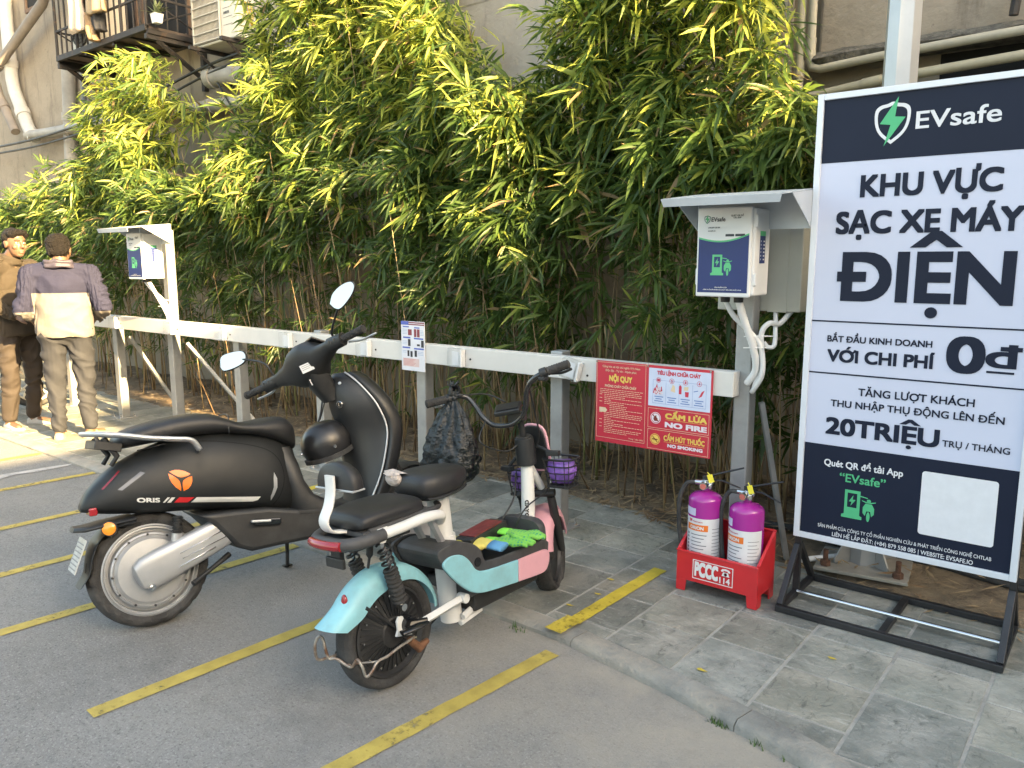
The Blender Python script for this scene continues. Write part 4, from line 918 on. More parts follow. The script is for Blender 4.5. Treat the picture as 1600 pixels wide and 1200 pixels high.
r2 = random.Random(3)
for k in range(12): a_, d_ = npt(.525 + .075 * r2.random(), .235 + .07 * r2.random()); b.plate([(a_ - .006, d_ - .012), (a_ + .006, d_ - .012), (a_ + .002 * r2.random(), d_ + .014)], (0, YS - .0009 - k * .00004, 0), (1, 0, 0), (0, 0, 1))
a_, d_ = npt(.745, .25); b.plate([(a_ - .007, d_ - .022), (a_ + .007, d_ - .022), (a_ + .007, d_ + .014), (a_, d_ + .022), (a_ - .007, d_ + .014)], (0, YS - .0009, 0), (1, 0, 0), (0, 0, 1))
a_, d_ = npt(.80, .30); b.plate([(a_ - .008, d_ - .012), (a_ + .008, d_ - .012), (a_ + .01, d_ + .012), (a_ - .01, d_ + .012)], (0, YS - .0009, 0), (1, 0, 0), (0, 0, 1))
a_, d_ = npt(.91, .28); b.plate([(a_ - .010, d_ - .018), (a_ + .006, d_ - .010), (a_ + .02, d_ + .02), (a_ + .006, d_ + .012)], (0, YS - .0009, 0), (1, 0, 0), (0, 0, 1))
lw(b.build('steps_red_print', M_nred, bluep, sm=0, fix=False), nbd)
b = MB(); ntext(b, 'BÁO', .545, .585, .285, .03, .05, .0013); ntext(b, 'ĐỘNG', .53, .60, .325, .03, .05, .0013); lw(b.build('steps_white_print', M_nw, bluep, sm=0, fix=False), nbd)
b = MB(); frame_lines(b, .515, .165, .955, .44, .0012)
for k in range(1, 4):
    (a_, d_), (c_, e_) = npt(.515 + k * .11, .185), npt(.517 + k * .11, .44); b.plate([(a_, e_), (c_, e_), (c_, d_), (a_, d_)], (0, YS - .0008, 0), (1, 0, 0), (0, 0, 1))
for k in range(4):
    for j in range(3): bar(b, .53 + k * .11 + .01 * (j % 2), .365 + j * .026, .605 + k * .11 - .012 * (j % 2), .0045, .0008)
b.v = [(x, y - .0008 if y > YS - .0005 else y, z) for x, y, z in b.v]
a_, d_ = npt(.87, .255); b.plate([(a_ - .01, d_ - .004), (a_ + .012, d_ + .002), (a_ + .012, d_ + .006), (a_ - .01, d_)], (0, YS - .0009, 0), (1, 0, 0), (0, 0, 1))
lw(b.build('steps_blue_print', M_nblue, bluep, sm=0, fix=False), nbd)
b = MB()
a_, d_ = npt(.685, .25); b.plate([(a_ - .012, d_ - .012), (a_ + .012, d_ - .018), (a_ + .010, d_ + .012), (a_ - .002, d_ + .02)], (0, YS - .0009, 0), (1, 0, 0), (0, 0, 1))
a_, d_ = npt(.79, .235); b.plate([(a_ - .010, d_ - .010), (a_ + .012, d_ - .008), (a_ + .014, d_ + .010), (a_ - .008, d_ + .008)], (0, YS - .0009, 0), (1, 0, 0), (0, 0, 1))
lw(b.build('steps_figures', M_cream, bluep, sm=0, fix=False), nbd)
b = MB()
for u in (.008, .47, .985): a_, d_ = npt(u, .012); b.cyl((a_, 3.353, d_), (a_, 3.348, d_), .005, n=10)
lw(b.build('screws', M_chrome, nbd), nbd)

# ================================================================== FIRE EXTINGUISHERS IN THE RED TROUGH
tr = thing('fire_box', 'red metal trough on short legs holding two fire extinguishers', 'box', (-1.345, 3.21, .033))
T = lambda v: v
def bx(name, lo, hi, par=tr, m=M_red, bev=.002): q = MB(); q.b2(lo, hi); return lw(q.build(name, m, par, sm=0, bev=bev), tr)
x0, x1, y0, y1, zb, zf, zk = -1.532, -1.158, 3.118, 3.312, .085, .215, .330
bx('front_panel', (x0, y0, zb), (x1, y0 + .006, zf)); bx('back_panel', (x0, y1 - .006, zb), (x1, y1, zk)); bx('bottom', (x0 + .001, y0 + .007, zb), (x1 - .001, y1 - .007, zb + .006))
for xx in (x0, x1 - .006):
    q = MB(); q.prism([(y0 + .0065, zb), (y1 - .0065, zb), (y1 - .0065, zk), (y0 + .0065, zf)], (xx, 0, 0), (0, 1, 0), (0, 0, 1), .006); lw(q.build('side_panel', M_red, tr, sm=0), tr)
q = MB(); q.b2((x0 - .003, y0 - .003, zf), (x1 + .003, y0 + .014, zf + .006)); q.b2((x0 - .003, y1 - .014, zk), (x1 + .003, y1 + .003, zk + .006))
sl_ = math.atan2(zk - zf, y1 - y0); ln_ = math.hypot(zk - zf, y1 - y0 - .026)
for xx in (x0 + .004, x1 - .004): q.box((xx, (y0 + y1) / 2, (zf + zk) / 2 + .0035), (.0135, ln_, .006), (sl_ + .02, 0, 0))
lw(q.build('rim', M_red, tr, sm=0, bev=.002), tr)
for xx, sx in ((x0, 1), (x1, -1)):
    for yy, sy in ((y0, 1), (y1, -1)):
        q = MB(); q.prism([(0, 0), (sx * .042, 0), (sx * .048, .054), (0, .054)], (xx, yy + sy * (.0065 if sy < 0 else 0.001), .033), (1, 0, 0), (0, 0, 1), -.005); q.prism([(0, 0), (sy * .04, 0), (sy * .046, .053), (0, .053)], (xx + sx * .0005, yy + sy * .0075, .033), (0, 1, 0), (0, 0, 1), .005 * sx)
        lw(q.build('leg', M_red, tr, sm=0), tr)
q = MB(); OY = (0, y0 - .0006, 0)
fr = [(-1.452, .105), (-1.268, .105), (-1.268, .189), (-1.452, .189)]
for (a, c), (d, e) in zip(fr, fr[1:] + fr[:1]):
    t = .0018; q.plate([(min(a, d) - t, min(c, e) - t), (max(a, d) + t, min(c, e) - t), (max(a, d) + t, max(c, e) + t), (min(a, d) - t, max(c, e) + t)], (0, OY[1] - .0001 * (a == d), 0), (1, 0, 0), (0, 0, 1))
text(q, 'PCCC', OY, (1, 0, 0), (0, 0, 1), -1.442, -1.336, .121, .058, .055); text(q, '114', OY, (1, 0, 0), (0, 0, 1), -1.326, -1.280, .113, .026, .03)
# telephone mark
q.plate([(-1.322, .170), (-1.316, .178), (-1.300, .181), (-1.284, .178), (-1.278, .170), (-1.281, .166), (-1.290, .167), (-1.291, .172), (-1.309, .172), (-1.310, .167), (-1.319, .166)], OY, (1, 0, 0), (0, 0, 1)); q.plate([(-1.318, .147), (-1.282, .147), (-1.289, .165), (-1.311, .165)], OY, (1, 0, 0), (0, 0, 1))
lw(q.build('lettering', M_white, tr, sm=0, fix=False), tr)
q = MB(); q.lathe([(.007, 0), (.0, 0)], (-1.300, y0 - .0012, .156), (0, -1, 0), 18); lw(q.build('dial', M_red, tr, sm=0, fix=False), tr)
M_pur = mat('magenta cylinder paint', (.33, .020, .25), .2, coat=.5, var=.03); M_lab = flatmat('extinguisher label white', (.66, .66, .67)); M_org = flatmat('label orange', (.72, .17, .02)); M_print = flatmat('label grey print', (.16, .17, .19)); M_ytag = flatmat('yellow tag', (.80, .68, .05))
def curved(mb, c, r, a0, a1, z0, z1, n=14):
    vs = []; 
    for i in range(n + 1):
        a = a0 + (a1 - a0) * i / n; vs += [(c[0] + r * math.sin(a), c[1] - r * math.cos(a), z0), (c[0] + r * math.sin(a), c[1] - r * math.cos(a), z1)]
    mb.add(vs, [(2 * i, 2 * i + 2, 2 * i + 3, 2 * i + 1) for i in range(n)])
def wraptext(mb, t, c, r, ac, width, z, h, bold=.03):
    q = MB(); text(q, t, (0, 0, 0), (1, 0, 0), (0, 1, 0), -width / 2, width / 2, 0, h, bold, .0001)
    mb.add([(c[0] + (r + w) * math.sin(ac + x / r), c[1] - (r + w) * math.cos(ac + x / r), z + y) for x, y, w in q.v], q.f)
def extinguisher(x, y, z0, rz, label):
    e = thing('fire_extinguisher', label, 'extinguisher', (x, y, z0), (0, 0, rz), 'magenta extinguishers in the red trough')
    q = MB(); r = .0745; pr = [(.06, 0), (r, .006), (r, .335)] + [(r * math.cos(t), .335 + .038 * math.sin(t)) for t in [k * math.pi / 2 / 8 for k in range(1, 8)]] + [(.018, .374), (.018, .388)]
    q.lathe(pr, (0, 0, 0), (0, 0, 1), 44); body = q.build('cylinder', M_pur, e, sm=50)
    q = MB(); curved(q, (0, 0), r + .0006, R(-78), R(88), .03, .262, 30); lab = q.build('label', M_lab, body, sm=180)
    q = MB(); curved(q, (0, 0), r + .0012, R(-58), R(22), .205, .234); q.build('label_band', M_org, lab, sm=180)
    q = MB(); curved(q, (0, 0), r + .0008, R(-76), R(-22), .272, .306); q.build('sticker', flatmat('pale lilac sticker', (.55, .53, .68)), body, sm=180)
    q = MB(); wraptext(q, 'ORION', (0, 0), r + .0014, R(-18), .066, .212, .014, .04); q.build('label_title', M_lab, lab, sm=0, fix=False)
    q = MB()
    for k in range(9):
        a = R(-40 + (k % 2) * 4); zz = .185 - k * .016
        curved(q, (0, 0), r + .0010, a, R(18 - 9 * (k % 3)), zz, zz + .004, 8); curved(q, (0, 0), r + .0010, R(-58), R(-48), zz - .004, zz + .006, 3)
        curved(q, (0, 0), r + .0010, R(36), R(76 - 8 * (k % 2)), zz + .03, zz + .0325, 8)
    q.build('label_print', M_print, lab, sm=180)
    q = MB(); wraptext(q, 'V', (0, 0), r + .0012, R(-42), .014, .243, .012, .09); wraptext(q, 'Vietnam', (0, 0), r + .0012, R(-16), .05, .244, .007, .02); q.build('maker_mark', M_nred, lab, sm=0, fix=False)
    q = MB(); q.cyl((0, 0, .385), (0, 0, .425), .016, n=12); q.cyl((-.05, 0, .408), (.03, 0, .412), .011, n=10); q.cyl((.02, -.022, .39), (.024, -.02, .415), .010, n=10); v = q.build('valve', M_chrome, e, bev=.002)
    q = MB(); q.cyl((-.008, -.014, .402), (-.008, -.034, .400), .017, n=18); gz = q.build('gauge', M_chrome, v); q = MB(); q.cyl((-.008, -.0345, .400), (-.008, -.0352, .400), .013, n=18); q.build('gauge_face', mat('gauge face', (.45, .12, .10), .3), gz)
    q = MB(); q.box((.01, 0, .432), (.05, .02, .022)); q.tube([(.0, 0, .437), (.06, 0, .46), (.16, 0, .495)], [.010, .009, .007], 8, flat=.55); q.tube([(.01, 0, .425), (.07, 0, .428), (.15, 0, .402)], [.009, .008, .005], 8, flat=.55); q.build('lever', M_black, e, sm=50)
    q = MB(); q.tube(spl([(-.045, 0, .408), (-.085, -.012, .400), (-.112, -.02, .33), (-.112, -.02, .22), (-.098, -.02, .10), (-.095, -.02, .03)], 8), .0098, 10); q.build('hose', M_rubber, e, sm=180)
    q = MB(); q.box((.022, -.020, .436), (.024, .003, .036), (0, R(-20), 0)); q.tube([(.006, -.014, .462), (.018, -.018, .450)], .0022, 5); q.build('tag', M_ytag, e, sm=0)
    return e
extinguisher(-1.258, 3.222, .093, R(-8), 'magenta fire extinguisher with wide label, right one in the red trough')
e2 = extinguisher(-1.452, 3.222, .107, R(14), 'magenta fire extinguisher behind a black hose, left one in trough')

# ================================================================== STREET LAMP POLE, CABLES ON THE SOIL
lp = thing('lamp_post', 'tall galvanised octagonal pole bolted down behind the big sign', 'pole', (-.925, 3.88, .07))
q = MB(); q.box((0, 0, .0), (.40, .40, .016), (0, 0, R(8))); q.build('base_plate', mat('dusty steel plate', (.33, .31, .27), .6, .3, var=.2, vs=6, dust=.45), lp, sm=0, bev=.003)
q = MB(); q.tube([(0, 0, .008), (0, 0, 7.0)], [.080, .052], 8); q.build('shaft', mat('bright galvanised', (.40, .41, .42), .40, .45, var=.08, vs=5), lp, sm=0)
for k in range(4):
    a = R(53 + 90 * k); d = Vector((math.cos(a), math.sin(a), 0)); n_ = Vector((-d.y, d.x, 0)) * .004
    q = MB(); q.prism([(.08, .009), (.165, .009), (.165, .03), (.084, .16)], -n_, d, (0, 0, 1), .008); q.build('gusset', M_galv, lp, sm=0)
for sx in (-1, 1):
    for sy in (-1, 1):
        a = R(8); x, y = sx * .155, sy * .155; x, y = x * math.cos(a) - y * math.sin(a), x * math.sin(a) + y * math.cos(a)
        q = MB(); q.cyl((x, y, .008), (x, y, .085), .012, n=10); q.cyl((x, y, .0085), (x, y, .032), .024, n=6); q.build('anchor_bolt', mat('rust', (.11, .055, .035), .85, var=.4, vs=60), lp, sm=40)
def duct(label, pts, r, m, name='cable_duct'):
    q = MB(); q.tube(spl([Vector(p) for p in pts], 8), r, 10); tag(q.build(name, m, sm=180), label, 'cable duct', 'ducts lying on the soil')
duct('black ribbed duct lying on the soil behind the pole base', [(-1.6, 4.02, .10), (-1.25, 4.05, .11), (-.9, 4.12, .10), (-.5, 4.05, .10), (-.1, 3.93, .09), (.5, 3.9, .09)], .020, M_rubber)
duct('thinner black duct on the soil nearest the sign legs', [(-1.15, 3.97, .10), (-.75, 4.02, .085), (-.4, 3.97, .08), (.2, 3.85, .08)], .013, M_rubber)
duct('white plastic duct poking out beside the red trough', [(-1.20, 3.72, .06), (-1.02, 3.86, .085), (-.86, 4.0, .09)], .014, M_white)

# ================================================================== BIG SIGN ON ITS STAND
sg = thing('sign_stand', 'big white and navy standing sign advertising scooter charging', 'sign', (-.675, 3.38, .03))
SY = 3.35; SX0, SX1, SZ0, SZ1 = -1.094, -.268, .318, 2.152
M_tube = mat('black painted tube', (.016, .016, .018), .38, var=.2, dust=.12)
q = MB(); q.b2((SX0 + .02, SY + .001, SZ0 + .02), (SX1 - .02, SY + .010, SZ1 - .02)); pnl = lw(q.build('panel', mat('sign white', (.53, .56, .69), .42, var=.02, vs=2), sg, sm=0), sg)
q = MB(); F = .024
q.b2((SX0, SY - .012, SZ0), (SX0 + F, SY + .02, SZ1)); q.b2((SX1 - F, SY - .012, SZ0), (SX1, SY + .02, SZ1)); q.b2((SX0 + F, SY - .011, SZ0), (SX1 - F, SY + .02, SZ0 + F)); q.b2((SX0 + F, SY - .011, SZ1 - F), (SX1 - F, SY + .02, SZ1)); lw(q.build('frame', mat('white sign frame', (.64, .67, .72), .32, .1, var=.03), sg, sm=0, bev=.002), sg)
zz = lambda px, py: pv(px, py, SY).z
xx_ = lambda px, py: pv(px, py, SY).x
M_sn = mat('sign navy', (.009, .014, .032), .45, var=.06, vs=4, spec=.2); M_sg = flatmat('sign green', (.07, .42, .19)); M_sw = flatmat('sign lettering white', (.66, .67, .70))
XL, XR = SX0 + F, SX1 - F
def SP(mb, poly, dy=0): mb.plate(poly, (0, SY - dy, 0), (1, 0, 0), (0, 0, 1))
q = MB(); zh = zz(1283, 256); zb_ = zz(1258, 690)
SP(q, [(XL, zh), (XR, zh), (XR, SZ1 - F), (XL, SZ1 - F)]); q.build('navy_header', M_sn, pnl, sm=0, fix=False)
q = MB(); SP(q, [(XL, SZ0 + F), (XR, SZ0 + F), (XR, zb_), (XL, zb_)]); q.build('navy_footer', M_sn, pnl, sm=0, fix=False)
def ST(mb, t, pl, pr, base, top, bold=.03, dy=.0006):
    bold *= .62
    z0 = zz(pl, base); z1 = zz(pl, top); x0 = xx_(pl, base); x1 = xx_(pr, base)
    text(mb, t, (0, SY - dy, 0), (1, 0, 0), (0, 0, 1), x0, x1, z0, z1 - z0, bold, .0005)
q = MB()
ST(q, 'KHU VỰC', 1345, 1564, 307, 275.5, .055); ST(q, 'SẠC XE MÁY', 1307, 1597, 364.5, 333, .055); ST(q, 'ĐIỆN', 1316, 1579, 467, 397, .05)
ST(q, 'BẮT ĐẦU KINH DOANH', 1293, 1457, 533, 524, .04); ST(q, 'VỚI CHI PHÍ', 1293, 1459, 563.5, 546, .055); ST(q, '0', 1480, 1534, 579, 527, .05)
ST(q, 'đ', 1541, 1586, 573, 538, .035)
zl = zz(1541, 581); SP(q, [(xx_(1541, 581), zl - .004), (xx_(1585, 581), zl - .004), (xx_(1585, 581), zl + .004), (xx_(1541, 581), zl + .004)], .0008)
ST(q, 'TĂNG LƯỢT KHÁCH', 1341, 1524, 618, 607, .03); ST(q, 'THU NHẬP THỤ ĐỘNG LÊN ĐẾN', 1298, 1572, 634, 624, .03); ST(q, '20TRIỆU', 1291, 1467, 676, 652, .055); ST(q, 'TRỤ / THÁNG', 1472, 1579, 697, 687.5, .025)
for py in (500.5, 580.6): z = zz(1268, py); SP(q, [(XL, z - .003), (XR, z - .003), (XR, z + .003), (XL, z + .003)], .0008)
lw(q.build('navy_lettering', M_sn, pnl, sm=0, fix=False), sg)
q = MB(); gq = MB(); ST(q, 'EVsafe', 1431, 1563, 201, 175, .02); ST(q, 'Quét QR để tải App', 1288, 1412, 726, 716.5, .035); ST(q, 'SẢN PHẨM CỦA CÔNG TY CỔ PHẦN NGHIÊN CỨU & PHÁT TRIỂN CÔNG NGHỆ CHTLAB', 1278, 1554, 822, 817, .01); ST(q, 'LIÊN HỆ LẮP ĐẶT: (+84) 879 558 085 | WEBSITE: EVSAFE.IO', 1300, 1524, 837, 831, .015)
c = pv(1394, 191, SY); shield(q, gq, (c.x, SY - .0012, c.z), (1, 0, 0), (0, 0, 1), .155)
lw(q.build('white_lettering', M_sw, pnl, sm=0, fix=False), sg)
ST(gq, '“EVsafe”', 1312, 1384, 751, 738.5, .025); c = pv(1316, 807, SY); pump_icon(gq, (c.x, SY - .0012, c.z), (1, 0, 0), (0, 0, 1), .122)
lw(gq.build('green_print', M_sg, pnl, sm=0, fix=False), sg)
q = MB(); a = pv(1437, 735, SY); c = pv(1558, 847, SY); x0, x1, z0, z1 = xx_(1437, 790), xx_(1558, 790), zz(1437, 834), zz(1437, 735); rr = .012; P = []
for cx, cz, a0 in ((x1 - rr, z1 - rr, 0), (x0 + rr, z1 - rr, 90), (x0 + rr, z0 + rr, 180), (x1 - rr, z0 + rr, 270)):
    P += [(cx + rr * math.cos(R(a0 + k * 15)), cz + rr * math.sin(R(a0 + k * 15))) for k in range(7)]
SP(q, P, .0008); lw(q.build('blank_card', M_sw, pnl, sm=0, fix=False), sg)
# stand
def bar3(mb, a, b_, s=.026):
    a = Vector(a); b_ = Vector(b_); d = (b_ - a).normalized(); u = Vector((0, 0, 1)) if abs(d.z) < .9 else Vector((0, 1, 0)); w = d.cross(u).normalized(); u = w.cross(d); h = s / 2
    mb.add([p + w * i * h + u * j * h for p in (a, b_) for i, j in ((-1, -1), (1, -1), (1, 1), (-1, 1))], [(3, 2, 1, 0), (4, 5, 6, 7), (0, 1, 5, 4), (1, 2, 6, 5), (2, 3, 7, 6), (3, 0, 4, 7)])
lx, rx, fy, by_, zb2 = -1.083, -.279, 3.175, 3.60, .047
for n_, a, c in (('front_rail', (lx - .013, fy, zb2), (rx + .013, fy, zb2)), ('rear_rail', (lx - .013, by_, zb2), (rx + .013, by_, zb2)), ('side_rail', (lx, fy + .013, zb2), (lx, by_ - .013, zb2)), ('side_rail', (rx, fy + .013, zb2), (rx, by_ - .013, zb2)), ('cross_rail', ((lx + rx) / 2, fy + .013, zb2), ((lx + rx) / 2, by_ - .013, zb2))):
    q = MB(); bar3(q, a, c); lw(q.build(n_, M_tube, sg, sm=0, bev=.002), sg)
for x in (lx, rx):
    q = MB(); bar3(q, (x, SY + .034, .06), (x, SY + .034, 1.2)); lw(q.build('upright', M_tube, sg, sm=0, bev=.002), sg)
    for yy in (fy + .01, by_ - .01):
        q = MB(); bar3(q, (x, yy, .058), (x, SY + .034 + (-.014 if yy < SY else .014), .27), .024); lw(q.build('strut', M_tube, sg, sm=0, bev=.002), sg)
q = MB(); q.cyl((lx + .013, SY + .01, .062), (rx - .013, SY + .01, .062), .010, n=12); lw(q.build('tie_bar', M_chrome, sg), sg)
# ================================================================== BLACK SCOOTER
class Frame:
    """a leaning vehicle: local x right, y forward, z up"""
    def __init__(s, X, Y, yaw, roll, z=0.0):
        s.M = Matrix.Translation((X, Y, z)) @ Euler((0, -roll, -yaw)).to_matrix().to_4x4(); s.I = s.M.inverted()
        s.loc = (X, Y, z); s.rot = (0, -roll, -yaw)
    def L(s, px, py, lx):
        d = (s.I.to_3x3() @ ray(px, py)); c = s.I @ CO; t = (lx - c.x) / d.x; return c + d * t
def tread_wheel(b, c, ax, R0, hw, n=120, kind=0):
    """tyre with cut tread"""
    ax = Vector(ax).normalized(); c = Vector(c); u = Vector((0, 0, 1)) - ax * ax.z; u.normalize(); w = ax.cross(u)
    th = hw * .95; prof = [(R0 - th * 1.0, -hw * .78), (R0 - th * .55, -hw * 1.0), (R0 - th * .22, -hw * .88), (R0 - th * .05, -hw * .5), (R0, -hw * .16), (R0, hw * .16), (R0 - th * .05, hw * .5), (R0 - th * .22, hw * .88), (R0 - th * .55, hw * 1.0), (R0 - th, hw * .78), (R0 - th * 1.15, hw * .5), (R0 - th * 1.15, -hw * .5)]
    rings = []
    for k in range(n):
        a = 2 * math.pi * k / n; ring = []
        for j, (r, h) in enumerate(prof):
            rr = r
            if 2 <= j <= 7:
                q = (k + (j - 4 if j <= 4 else 5 - j) * 1) % 6
                if kind == 0 and q in (0, 1) and j in (2, 3, 6, 7): rr -= .0055
                if kind == 1 and ((k + 2 * (j % 2)) % 4 == 0): rr -= .005
            ring.append(c + ax * h + (u * math.cos(a) + w * math.sin(a)) * rr)
        rings.append(ring)
    return b.loft(rings, False, True)
def project(mb, bvh, off=.0015, x0=1.0, d=(-1, 0, 0)):
    d = Vector(d); out = []
    for p in mb.v:
        h = bvh.ray_cast(Vector((x0, p[1], p[2])), d); out.append(tuple(h[0] - d * (off + p[0]) if h[0] else (p[0], p[1], p[2])))
    mb.v = out; return mb
def decal(mb, poly, cuts=4):
    import bmesh
    b = bmesh.new(); f = b.faces.new([b.verts.new((0, *p)) for p in poly]); bmesh.ops.triangulate(b, faces=[f]); bmesh.ops.subdivide_edges(b, edges=b.edges[:], cuts=cuts, use_grid_fill=True)
    b.verts.index_update(); mb.add([v.co.copy() for v in b.verts], [tuple(v.index for v in f.verts) for f in b.faces]); b.free()
def bvh_of(o): return BVHTree.FromPolygons([v.co for v in o.data.vertices], [tuple(p.vertices) for p in o.data.polygons])
FS = Frame(-3.1, 1.49, R(14), R(10)); LS = FS.L
sco = thing('scooter', 'matte black electric scooter with silver hub wheel and orange emblem', 'scooter', FS.loc, FS.rot)
def sec_loft(tab, k=5, p=2.6, n=28, top=1.0):
    q = MB(); rings = []
    for (ly, zb, zt, hw) in smooth_tab(tab, k):
        r = se((0, ly, (zb + zt) / 2), (hw, 0, 0), (0, 0, (zt - zb) / 2), n, p)
        rings.append([Vector((v.x * (1 - (1 - top) * max(0, (v.z - zb) / max(1e-4, zt - zb))), v.y, v.z)) for v in r])
    return q.loft(rings)
body = sec_loft([(-.215, .515, .545, .04), (-.185, .505, .595, .07), (-.12, .49, .655, .105), (-.03, .475, .705, .135), (.08, .46, .745, .165), (.20, .445, .775, .185), (.32, .425, .782, .195), (.44, .395, .765, .192), (.54, .375, .74, .178), (.61, .365, .71, .145), (.655, .365, .68, .10), (.672, .37, .66, .06)], top=.72).build('body', M_matte, sco, sm=60)
bv = bvh_of(body)
# lower belly, floorboard and leg shield
M_floor = mat('scuffed black plastic', (.017, .0175, .018), .42, var=.2, dust=.14)
def LPs(l, lx): return [(lambda p: (p.y, p.z))(LS(x, y, lx)) for x, y in l]
bp2 = LPs([(312, 806), (352, 800), (420, 793), (470, 796), (520, 793), (575, 786), (592, 770), (600, 790), (588, 810), (545, 826), (490, 842), (440, 852), (396, 862), (372, 856), (350, 834), (330, 816)], .165)
q = MB(); q.prism(bp2, (-.165, 0, 0), (0, 1, 0), (0, 0, 1), .33); fbd = q.build('floorboard', M_floor, sco, sm=40, bev=.022, seg=3)
q = MB(); mp2 = LPs([(468, 798), (520, 795), (572, 788), (575, 792), (520, 800), (468, 804)], .172); q.prism(mp2, (.155, 0, 0), (0, 1, 0), (0, 0, 1), .012); q.build('floor_edge', M_black, fbd, sm=0, bev=.003)
q = MB(); q.loft([se((0, y, z), (w, 0, 0), (0, d, 0), 26, 3) for y, z, w, d in ((.60, .66, .10, .05), (.62, .58, .135, .05), (.635, .50, .15, .05), (.66, .43, .155, .065), (.70, .385, .158, .10), (.74, .36, .158, .14))]); q.build('seat_column', M_floor, sco, sm=60)
q = MB(); gapc = [LS(x, y, .19) for x, y in ((214, 704), (250, 696), (300, 690), (350, 690), (400, 696), (430, 706), (446, 725), (450, 748), (444, 772), (434, 790))]; q.tube(spl(gapc, 5), .0022, 5)
q.v = [tuple(v) for v in q.v]
def snap(mb, bv, off):
    out = []
    for p in mb.v:
        h = bv.ray_cast(Vector((1, p[1], p[2])), Vector((-1, 0, 0))); out.append((h[0].x + off, p[1], p[2]) if h[0] else p)
    mb.v = out; return mb
snap(q, bv, .0006).build('panel_gap', mat('panel gap', (.004, .004, .004), .9), body, sm=0, fix=False)
q = MB(); rings = []
for (lz, lyc, hw, th, hump) in smooth_tab([(.24, .96, .15, .045, .0), (.34, 1.01, .18, .045, .03), (.46, 1.065, .20, .045, .08), (.58, 1.105, .21, .045, .125), (.69, 1.125, .21, .048, .155), (.80, 1.095, .195, .048, .155), (.88, 1.055, .16, .044, .125), (.94, 1.02, .115, .036, .085), (.972, 1.0, .07, .025, .05)], 5):
    r = []
    for v in se((0, 0, 0), (1, 0, 0), (0, 1, 0), 48, 4):
        hh = max(0, 1 - (abs(v.x) / .86) ** 2.0)
        r.append(Vector((hw * v.x, lyc + th * v.y + (.035 * (1 - v.x ** 2) if v.y > 0 else -hump * hh), lz)))
    rings.append(r)
q.loft(rings); shd = q.build('leg_shield', mat('semi gloss black', (.012, .0125, .013), .3, var=.1, dust=.05), sco, sm=75); tun = shd; sbv = bvh_of(shd)
def on_shield(px, py):
    d = (FS.I.to_3x3() @ ray(px, py)).normalized(); h = sbv.ray_cast(FS.I @ CO, d); return h[0], h[1]
q = MB(); tp = []
for (lz, lyc, hw) in smooth_tab([(.33, 1.00, .176), (.46, 1.065, .199), (.58, 1.105, .209), (.69, 1.125, .209), (.80, 1.095, .194), (.88, 1.055, .159), (.94, 1.02, .113), (.972, 1.0, .068)], 4): tp.append(Vector((hw * .93, lyc - .044, lz)))
q.tube(tp, .0045, 8); q.build('shield_trim', M_alu, shd, sm=180)
for (x, y, rr, m, nm) in ((531, 632, .019, M_chrome, 'key_switch'), (531, 599, .008, M_alu, 'hook_button')):
    p, nn_ = on_shield(x, y)
    if p is None: p, nn_ = LS(x, y, .03), Vector((.3, -.9, 0))
    q = MB(); q.cyl(p - nn_ * .006, p + nn_ * .005, rr, n=20); o = q.build(nm, m, tun, bev=.0015)
    if rr > .01: q = MB(); q.cyl(p + nn_ * .0, p + nn_ * .0062, rr * .62, n=16); ks = q.build('key_slot', M_gloss, o); q = MB(); q.box(p + nn_ * .007, (.004, .004, .016)); q.build('key_slit', M_chrome, ks)
# seat
seat = sec_loft([(-.075, .755, .785, .06), (-.04, .745, .815, .105), (.06, .752, .84, .135), (.18, .758, .856, .148), (.29, .757, .852, .15), (.36, .752, .826, .148), (.42, .742, .798, .148), (.50, .722, .795, .148), (.575, .69, .802, .142), (.63, .66, .795, .125), (.665, .64, .765, .09), (.675, .65, .72, .055)], p=2.8, k=5).build('seat', M_seat, sco, sm=70)
q = MB(); q.tube([(.152 * math.cos(a), .355 + .035 * math.sin(a) ** 2, .752 + .085 * max(0, math.sin(a)) ** .7) for a in [k * math.pi / 20 for k in range(21)]], .0028, 6); q.build('seam', M_black, seat, sm=180)
# grab rail
def mir(P): return P + [Vector((-p[0], p[1], p[2])) for p in reversed(P)]
gp = [Vector(p) for p in ((.162, .225, .705), (.168, .195, .748), (.166, .13, .762), (.160, .04, .778), (.150, -.05, .80), (.120, -.125, .815), (.06, -.165, .82))]
q = MB(); q.tube(spl(mir(gp), 6), .0175, 12, flat=.62, upv=(0, 0, 1)); gr2 = q.build('grab_rail', M_alu, sco, sm=180)
q = MB(); q.box((0, -.105, .765), (.22, .10, .035), (R(-14), 0, 0)); q.tube([(.10, -.12, .80), (.09, -.075, .72), (.085, -.10, .685)], [.014, .012, .010], 8); q.tube([(-.10, -.12, .80), (-.09, -.075, .72), (-.085, -.10, .685)], [.014, .012, .010], 8); q.build('rail_mount', M_black, gr2, sm=50, bev=.008)
